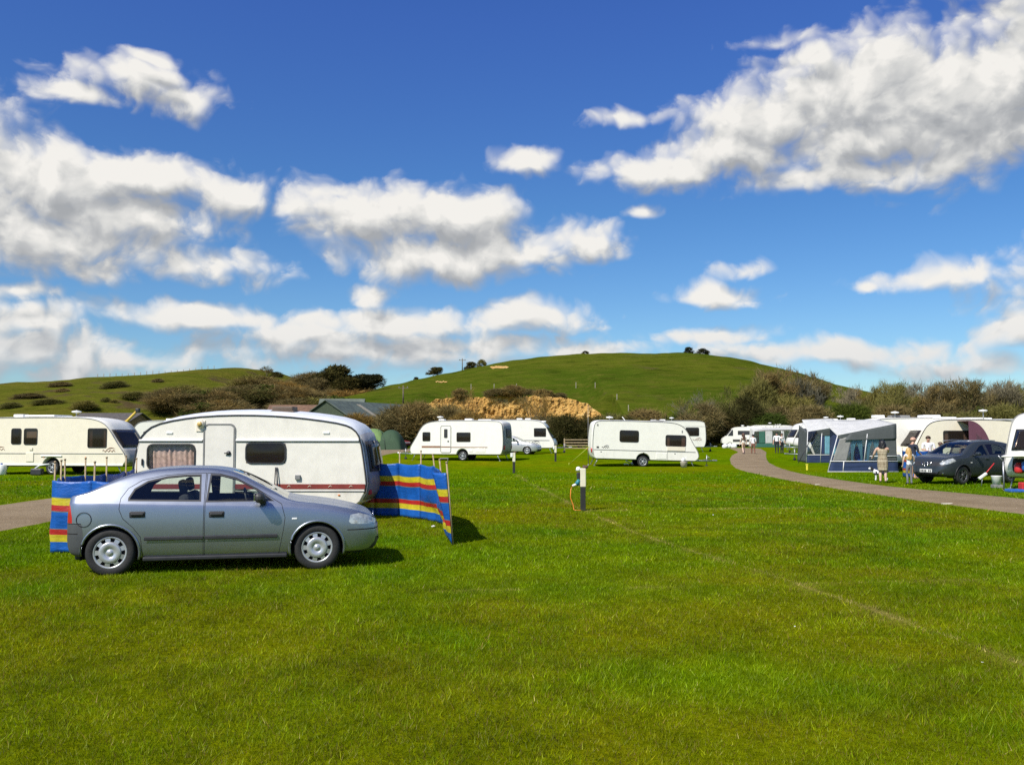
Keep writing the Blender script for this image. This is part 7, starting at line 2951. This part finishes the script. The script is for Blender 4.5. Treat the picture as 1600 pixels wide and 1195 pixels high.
def person(label, loc, facing, H, top=C_WHITE, legs=C_DENIM, shoes=SHOE, skin=SKIN, hair='short', hairm=HAIR_BR, arms=None, stride=0.0, sleeve=.55, shorts=False, bare_feet=False, bulk=1.0, group=None, seated=False, turn=0.0):
    """facing: heading of the chest (radians, 0 looks along +y)"""
    o = thing('person', label, 'person', loc, facing, group)
    A = {'L': [(.0, .01, -.165), (.015, .05, -.15)], 'R': [(.0, .01, -.165), (.015, .05, -.15)]}
    if arms:
        A.update(arms)
    J = {'pelvis': (0, 0, .525), 'waist': (0, -.005, .60), 'chest': (0, -.01, .715), 'upper': (0, -.008, .785), 'neck': (0, .0, .835), 'skull': (0, .008, .885), 'brow': (0, .012, .935), 'crown': (0, .005, .972),
         'nose': (0, .058, .905)}
    B = [('pelvis', 'waist'), ('waist', 'chest'), ('chest', 'upper'), ('upper', 'neck'), ('neck', 'skull'), ('skull', 'brow'), ('brow', 'crown'), ('skull', 'nose')]
    k = bulk
    Rd = {'pelvis': (.082 * k, .062 * k), 'waist': (.072 * k, .052 * k), 'chest': (.088 * k, .060 * k), 'upper': (.070 * k, .045), 'neck': .030, 'skull': (.043, .046), 'brow': (.046, .052), 'crown': (.030, .034), 'nose': .009}
    for s, sg in (('L', 1), ('R', -1)):
        sh = Vector((sg * .118 * (0.6 + .4 * k), -.005, .795))
        e = sh + Vector((sg * A[s][0][0] + sg * .018, A[s][0][1], A[s][0][2]))
        w = e + Vector((sg * A[s][1][0], A[s][1][1], A[s][1][2]))
        d = (w - e).normalized()
        J['sh' + s], J['el' + s], J['wr' + s] = sh, e, w
        J['palm' + s] = w + d * .045
        B += [('upper', 'sh' + s), ('sh' + s, 'el' + s), ('el' + s, 'wr' + s), ('wr' + s, 'palm' + s)]
        Rd.update({'sh' + s: .036 * k, 'el' + s: .026 * (.5 + .5 * k), 'wr' + s: .017, 'palm' + s: (.021, .013)})
        # five fingers
        side = d.cross(Vector((0, 0, 1)))
        side = side.normalized() if side.length > .1 else Vector((0, 1, 0))
        curl = side.cross(d).normalized()
        for f in range(4):
            base = w + d * .055 + side * (f - 1.5) * .0095
            ln = (.030, .036, .034, .026)[f]
            J['f%d%s' % (f, s)] = base + d * ln * .5 + curl * .004
            J['g%d%s' % (f, s)] = base + d * ln * .85 + curl * .016
            B += [('palm' + s, 'f%d%s' % (f, s)), ('f%d%s' % (f, s), 'g%d%s' % (f, s))]
            Rd['f%d%s' % (f, s)] = .0052
            Rd['g%d%s' % (f, s)] = .0042
        J['th' + s] = w + d * .035 - side * .032 + curl * .008
        B.append(('palm' + s, 'th' + s))
        Rd['th' + s] = .0055
        st = stride * sg
        hp = Vector((sg * .052 * k, 0, .50))
        if seated:
            kn = Vector((sg * .065, .23, .50))
            an = Vector((sg * .065, .25, .27))
        else:
            kn = Vector((sg * .056, .012 + st * .09, .275 + abs(st) * .006))
            an = Vector((sg * .056, -.012 + st * (.16 if st > 0 else .20), .045 + (.035 if st < 0 else 0)))
        to = an + Vector((sg * .012, .085, -.025))
        J['hp' + s], J['kn' + s], J['an' + s], J['to' + s] = hp, kn, an, to
        J['cf' + s] = kn.lerp(an, .38) + Vector((0, -.010, 0))
        J['he' + s] = an + Vector((0, -.025, -.028))
        B += [('pelvis', 'hp' + s), ('hp' + s, 'kn' + s), ('kn' + s, 'cf' + s), ('cf' + s, 'an' + s), ('an' + s, 'to' + s), ('an' + s, 'he' + s)]
        Rd.update({'hp' + s: .056 * k, 'kn' + s: .034 * (.5 + .5 * k), 'cf' + s: .034 * (.5 + .5 * k), 'an' + s: .021, 'to' + s: (.022, .014), 'he' + s: .019})
    J = {n: tuple(Vector(p) * H) for n, p in J.items()}
    Rd = {n: (tuple(x * H for x in r) if isinstance(r, tuple) else r * H) for n, r in Rd.items()}
    mats = [skin, top, legs, shoes]

    def paint(b, t, c):
        a = b[0][:2] + b[1][:2]
        n0 = b[0]
        if n0 in ('neck', 'skull', 'brow'):
            return 0
        if n0 == 'upper' and b[1] == 'neck':
            return 0 if t > .35 else 1
        if n0[:2] == 'sh':
            return 1 if t < sleeve * 2 else 0
        if n0[:2] == 'el':
            return 1 if sleeve > .55 and t < (sleeve - .5) * 2 else 0
        if n0[:2] in ('wr', 'pa') or n0[0] in 'fg' and n0[1].isdigit():
            return 0
        if n0 == 'pelvis' and b[1] == 'waist':
            return 1 if t > .25 else 2
        if n0 == 'pelvis' or n0[:2] == 'hp':
            return 2 if not (shorts and n0[:2] == 'hp' and t > .8) else 0
        if n0[:2] in ('kn', 'cf'):
            return 0 if shorts else 2
        if n0[:2] == 'an':
            return 0 if bare_feet else 3
        return 1
    me = skin_mesh('body', J, B, Rd, 'pelvis', mats, paint)
    b = bpy.data.objects.new('body', me)
    COL.objects.link(b)
    b.parent = o
    # face and hair
    for sx in (-1, 1):
        MB().ell((sx * .018 * H, .053 * H, .925 * H), (.006 * H, .004 * H, .005 * H), 8, 6).build('eye', C_BLACK, o)
        MB().ell((sx * .047 * H, .006 * H, .905 * H), (.006 * H, .012 * H, .018 * H), 8, 6).build('ear', skin, o)
    MB().ell((0, .050 * H, .882 * H), (.016 * H, .005 * H, .004 * H), 8, 6).build('mouth', mat('lips', (.35, .12, .10), .5), o)
    hb = MB()
    if hair in ('short', 'cropped'):
        t = .006 if hair == 'short' else .002
        n, m = 16, 8

        def P(u, v):
            th, ph = v * 1.75, u * 2 * math.pi
            rr = .058 + t
            y = math.sin(th) * math.sin(ph)
            z = math.cos(th)
            z = max(z, -.35 + .75 * max(0, y))
            return (math.sin(th) * math.cos(ph) * (.049 + t) * H, (.004 + y * (.056 + t)) * H, (.928 + z * (.050 + t)) * H)
        hb.grid(P, n, m)
    else:
        # long hair falling over the shoulders and back
        n, m = 20, 16
        ln = .26 if hair == 'long' else .12

        def P(u, v):
            ph = math.pi * (1 + u) - .5 * (1 - 2 * u) * .0
            a = math.pi * (.92 + 1.16 * u)
            if v < .4:
                th = v / .4 * math.pi / 2
                x, y, z = math.sin(th) * math.cos(a), math.sin(th) * math.sin(a), math.cos(th)
                q = Vector((x * .058, .004 + y * .064, .925 + z * .058))
            else:
                d = (v - .4) / .6
                wv = .006 * math.sin(u * 26 + d * 6)
                q = Vector((math.cos(a) * (.058 + .022 * d + wv), .004 + math.sin(a) * (.064 + .014 * d + wv), .925 - d * ln * (1 - .25 * abs(2 * u - 1) ** 2 + .06 * math.sin(u * 31))))
            return q * H
        hb.grid(P, n, m)
    hobj = hb.build('hair', hairm, o)
    md = hobj.modifiers.new('thickness', 'SOLIDIFY')
    md.thickness = .012 * H
    md.offset = 1
    return o


def dress(o, H, m, hem=.30, k=1.0):
    mb = MB()
    prof = [(.80, .085, .050), (.76, .100, .066), (.70, .098, .070), (.62, .086, .064), (.56, .096, .072), (.50, .104, .078), (.40, .102, .076), (hem, .092, .072)]

    def P(u, v):
        z = .80 - (.80 - hem) * v
        rx = pchip([(-p[0], p[1]) for p in prof], -z)
        ry = pchip([(-p[0], p[2]) for p in prof], -z)
        a = u * 2 * math.pi
        f = 1 + .03 * math.sin(a * 7) * v
        return (rx * k * f * math.cos(a) * H, (-.005 + ry * k * f * math.sin(a)) * H, z * H)
    mb.grid(P, 28, 22)
    d = mb.build('dress', m, o)
    md = d.modifiers.new('thickness', 'SOLIDIFY')
    md.thickness = .008
    return d


def print_dress():
    m = bpy.data.materials.new('patterned_dress')
    m.use_nodes = True
    t = m.node_tree
    k = NT(t)
    b = t.nodes['Principled BSDF']
    tc = t.nodes.new('ShaderNodeTexCoord').outputs['Object']
    z = k.n('ShaderNodeSeparateXYZ', tc).node.outputs[2]
    n = k.noise(k.vm('MULTIPLY', tc, (7, 7, 2)), 3, 4, .7)
    s = k.noise(k.xyz(0.0, 0.0, z), 16, 3, .7)
    f = k.m('ADD', k.m('MULTIPLY', s, .75), k.m('MULTIPLY', n, .3))
    c = k.ramp(f, [(.36, (.05, .035, .02)), (.47, (.20, .15, .09)), (.55, (.42, .36, .24)), (.68, (.62, .56, .42))])
    k.put(b.inputs['Base Color'], c)
    b.inputs['Roughness'].default_value = .9
    return m


def stand(px, py):
    g = ground(px, py)
    return (g.x, g.y, g.z)


PG = 'people standing by the right-hand caravans'
w = person('woman seen from behind in a striped brown dress with black hair by the track', stand(1380, 754.5), R(-25), 1.63, top=SKIN, legs=SKIN_PALE, skin=SKIN_PALE, hair='bob', hairm=HAIR_B, sleeve=.0, shorts=True, bulk=1.12, group=PG,
           arms={'R': [(.045, .05, -.13), (.03, .10, -.07)], 'L': [(-.02, .09, -.08), (-.03, .10, .05)]})
dress(w, 1.63, print_dress(), .29, 1.16)
g = person('girl with long fair hair, white top and grey trousers beside the windbreak', stand(1421, 757), R(8), 1.36, top=C_WHITE, legs=C_GREY, skin=SKIN_PALE, hair='long', hairm=HAIR_F, sleeve=.12, bulk=.9, group=PG, arms={'L': [(.05, .03, -.13), (-.01, .08, -.08)], 'R': [(.02, .02, -.15), (-.02, .06, -.12)]})
m = person('bald man in a dark shirt and denim shorts behind the fair girl', stand(1428, 748), R(-75), 1.74, top=C_NAVY, legs=C_DENIM, skin=SKIN, hair='cropped', hairm=SKIN, sleeve=.5, shorts=True, bare_feet=True, bulk=1.1, group=PG, arms={'L': [(0, .03, -.15), (-.02, .09, -.06)], 'R': [(0, .03, -.15), (-.02, .09, -.06)]})
m = person('man in a white shirt facing the camera in front of the dark caravan window', (xat(1450, 40.0), 40.0, 0), R(170), 1.80, top=C_WHITE, legs=C_TAN, skin=SKIN, hair='cropped', hairm=HAIR_BR, sleeve=.42, bulk=1.12, group=PG, arms={'L': [(.0, .02, -.15), (-.05, .10, -.02)], 'R': [(.0, .02, -.15), (-.05, .10, -.03)]})
m = person('dark haired person in black between the white-shirted man and the crossover', (xat(1469, 39.4), 39.4, 0), R(60), 1.52, top=C_BLACK, legs=C_GREY, skin=SKIN, hair='short', hairm=HAIR_BR, sleeve=.5, bulk=1.1, group=PG, arms={'R': [(.02, .06, -.13), (.03, .11, .02)]})
m = person('person with sunglasses on brown hair behind the bonnet of the crossover', (xat(1508, 37.5), 37.5, 0), R(150), 1.58, top=C_TAN, legs=C_DENIM, skin=SKIN, hair='bob', hairm=HAIR_BR, sleeve=.3, group=PG)
gl = MB()
for sx in (-1, 1):
    gl.ell((sx * .03, .085, 1.55), (.026, .008, .018), 12, 8)
gl.tube([(-.07, .0, 1.54), (-.03, .088, 1.552), (.03, .088, 1.552), (.07, 0, 1.54)], .004, 5)
gl.build('sunglasses', C_BLACK, m)
PT = 'people out on the track'
m = person('walker in a cream top and bare legs on the track, left of the two', stand(1162, 710), R(5), 1.66, top=C_CREAM, legs=C_TAN, skin=SKIN_PALE, hair='long', hairm=HAIR_BR, sleeve=.4, shorts=True, stride=.6, group=PT)
m = person('walker in a white top and red brown trousers on the track, right of the two', stand(1177, 710), R(-5), 1.56, top=C_WHITE, legs=C_BROWN, skin=SKIN, hair='short', hairm=HAIR_B, sleeve=.5, stride=-.6, group=PT)
m = person('person in white shirt and black trousers on the grass right of the track', stand(1214, 708), R(160), 1.70, top=C_WHITE, legs=C_BLACK, skin=SKIN, hair='short', hairm=HAIR_B, sleeve=.5, bulk=1.1, group=PT, arms={'R': [(.05, .06, -.1), (.08, .08, .03)]})
m = person('second person in white and black close beside the first, right of the track', stand(1222, 708), R(200), 1.62, top=C_WHITE, legs=C_BLACK, skin=SKIN, hair='short', hairm=HAIR_BR, sleeve=.5, bulk=1.1, group=PT)


# ------------------------------------------------------------------ dog
def dog(label, loc, rz):
    o = thing('dog', label, 'dog', loc, rz)
    J = {'rump': (-.20, 0, .33), 'loin': (-.05, 0, .345), 'chest': (.15, 0, .33), 'neck': (.25, 0, .42), 'head': (.33, 0, .50), 'muzzle': (.43, 0, .475), 'tail1': (-.29, 0, .37), 'tail2': (-.38, .01, .46)}
    B = [('rump', 'loin'), ('loin', 'chest'), ('chest', 'neck'), ('neck', 'head'), ('head', 'muzzle'), ('rump', 'tail1'), ('tail1', 'tail2')]
    Rd = {'rump': .075, 'loin': .075, 'chest': (.095, .085), 'neck': .06, 'head': .058, 'muzzle': .028, 'tail1': .022, 'tail2': .012}
    for s, y in (('l', .06), ('r', -.06)):
        J.update({'fe' + s: (.16, y, .22), 'fw' + s: (.15, y, .11), 'fp' + s: (.17, y, .02), 'hk' + s: (-.15, y, .24), 'hh' + s: (-.26, y, .13), 'hf' + s: (-.24, y, .02), 'er' + s: (.30, y * .9, .565)})
        B += [('chest', 'fe' + s), ('fe' + s, 'fw' + s), ('fw' + s, 'fp' + s), ('rump', 'hk' + s), ('hk' + s, 'hh' + s), ('hh' + s, 'hf' + s), ('head', 'er' + s)]
        Rd.update({'fe' + s: .035, 'fw' + s: .022, 'fp' + s: .024, 'hk' + s: .045, 'hh' + s: .022, 'hf' + s: .024, 'er' + s: .012})

    def paint(b, t, c):
        if b[0][:2] in ('fe', 'fw', 'hh') or b == ('chest', 'neck') or b == ('head', 'muzzle') or (b[0] == 'loin' and t > .5):
            return 1
        return 0
    me = skin_mesh('body', J, B, Rd, 'loin', [C_BLACK, C_WHITE], paint)
    b = bpy.data.objects.new('body', me)
    COL.objects.link(b)
    b.parent = o
    MB().ell((.455, 0, .482), (.012, .014, .010), 8, 6).build('nose', C_BLACK, o)


g = ground(1377, 752)
dog('small black and white dog at the feet of the woman in the striped dress', (g.x + .12, g.y + .4, 0), R(165))
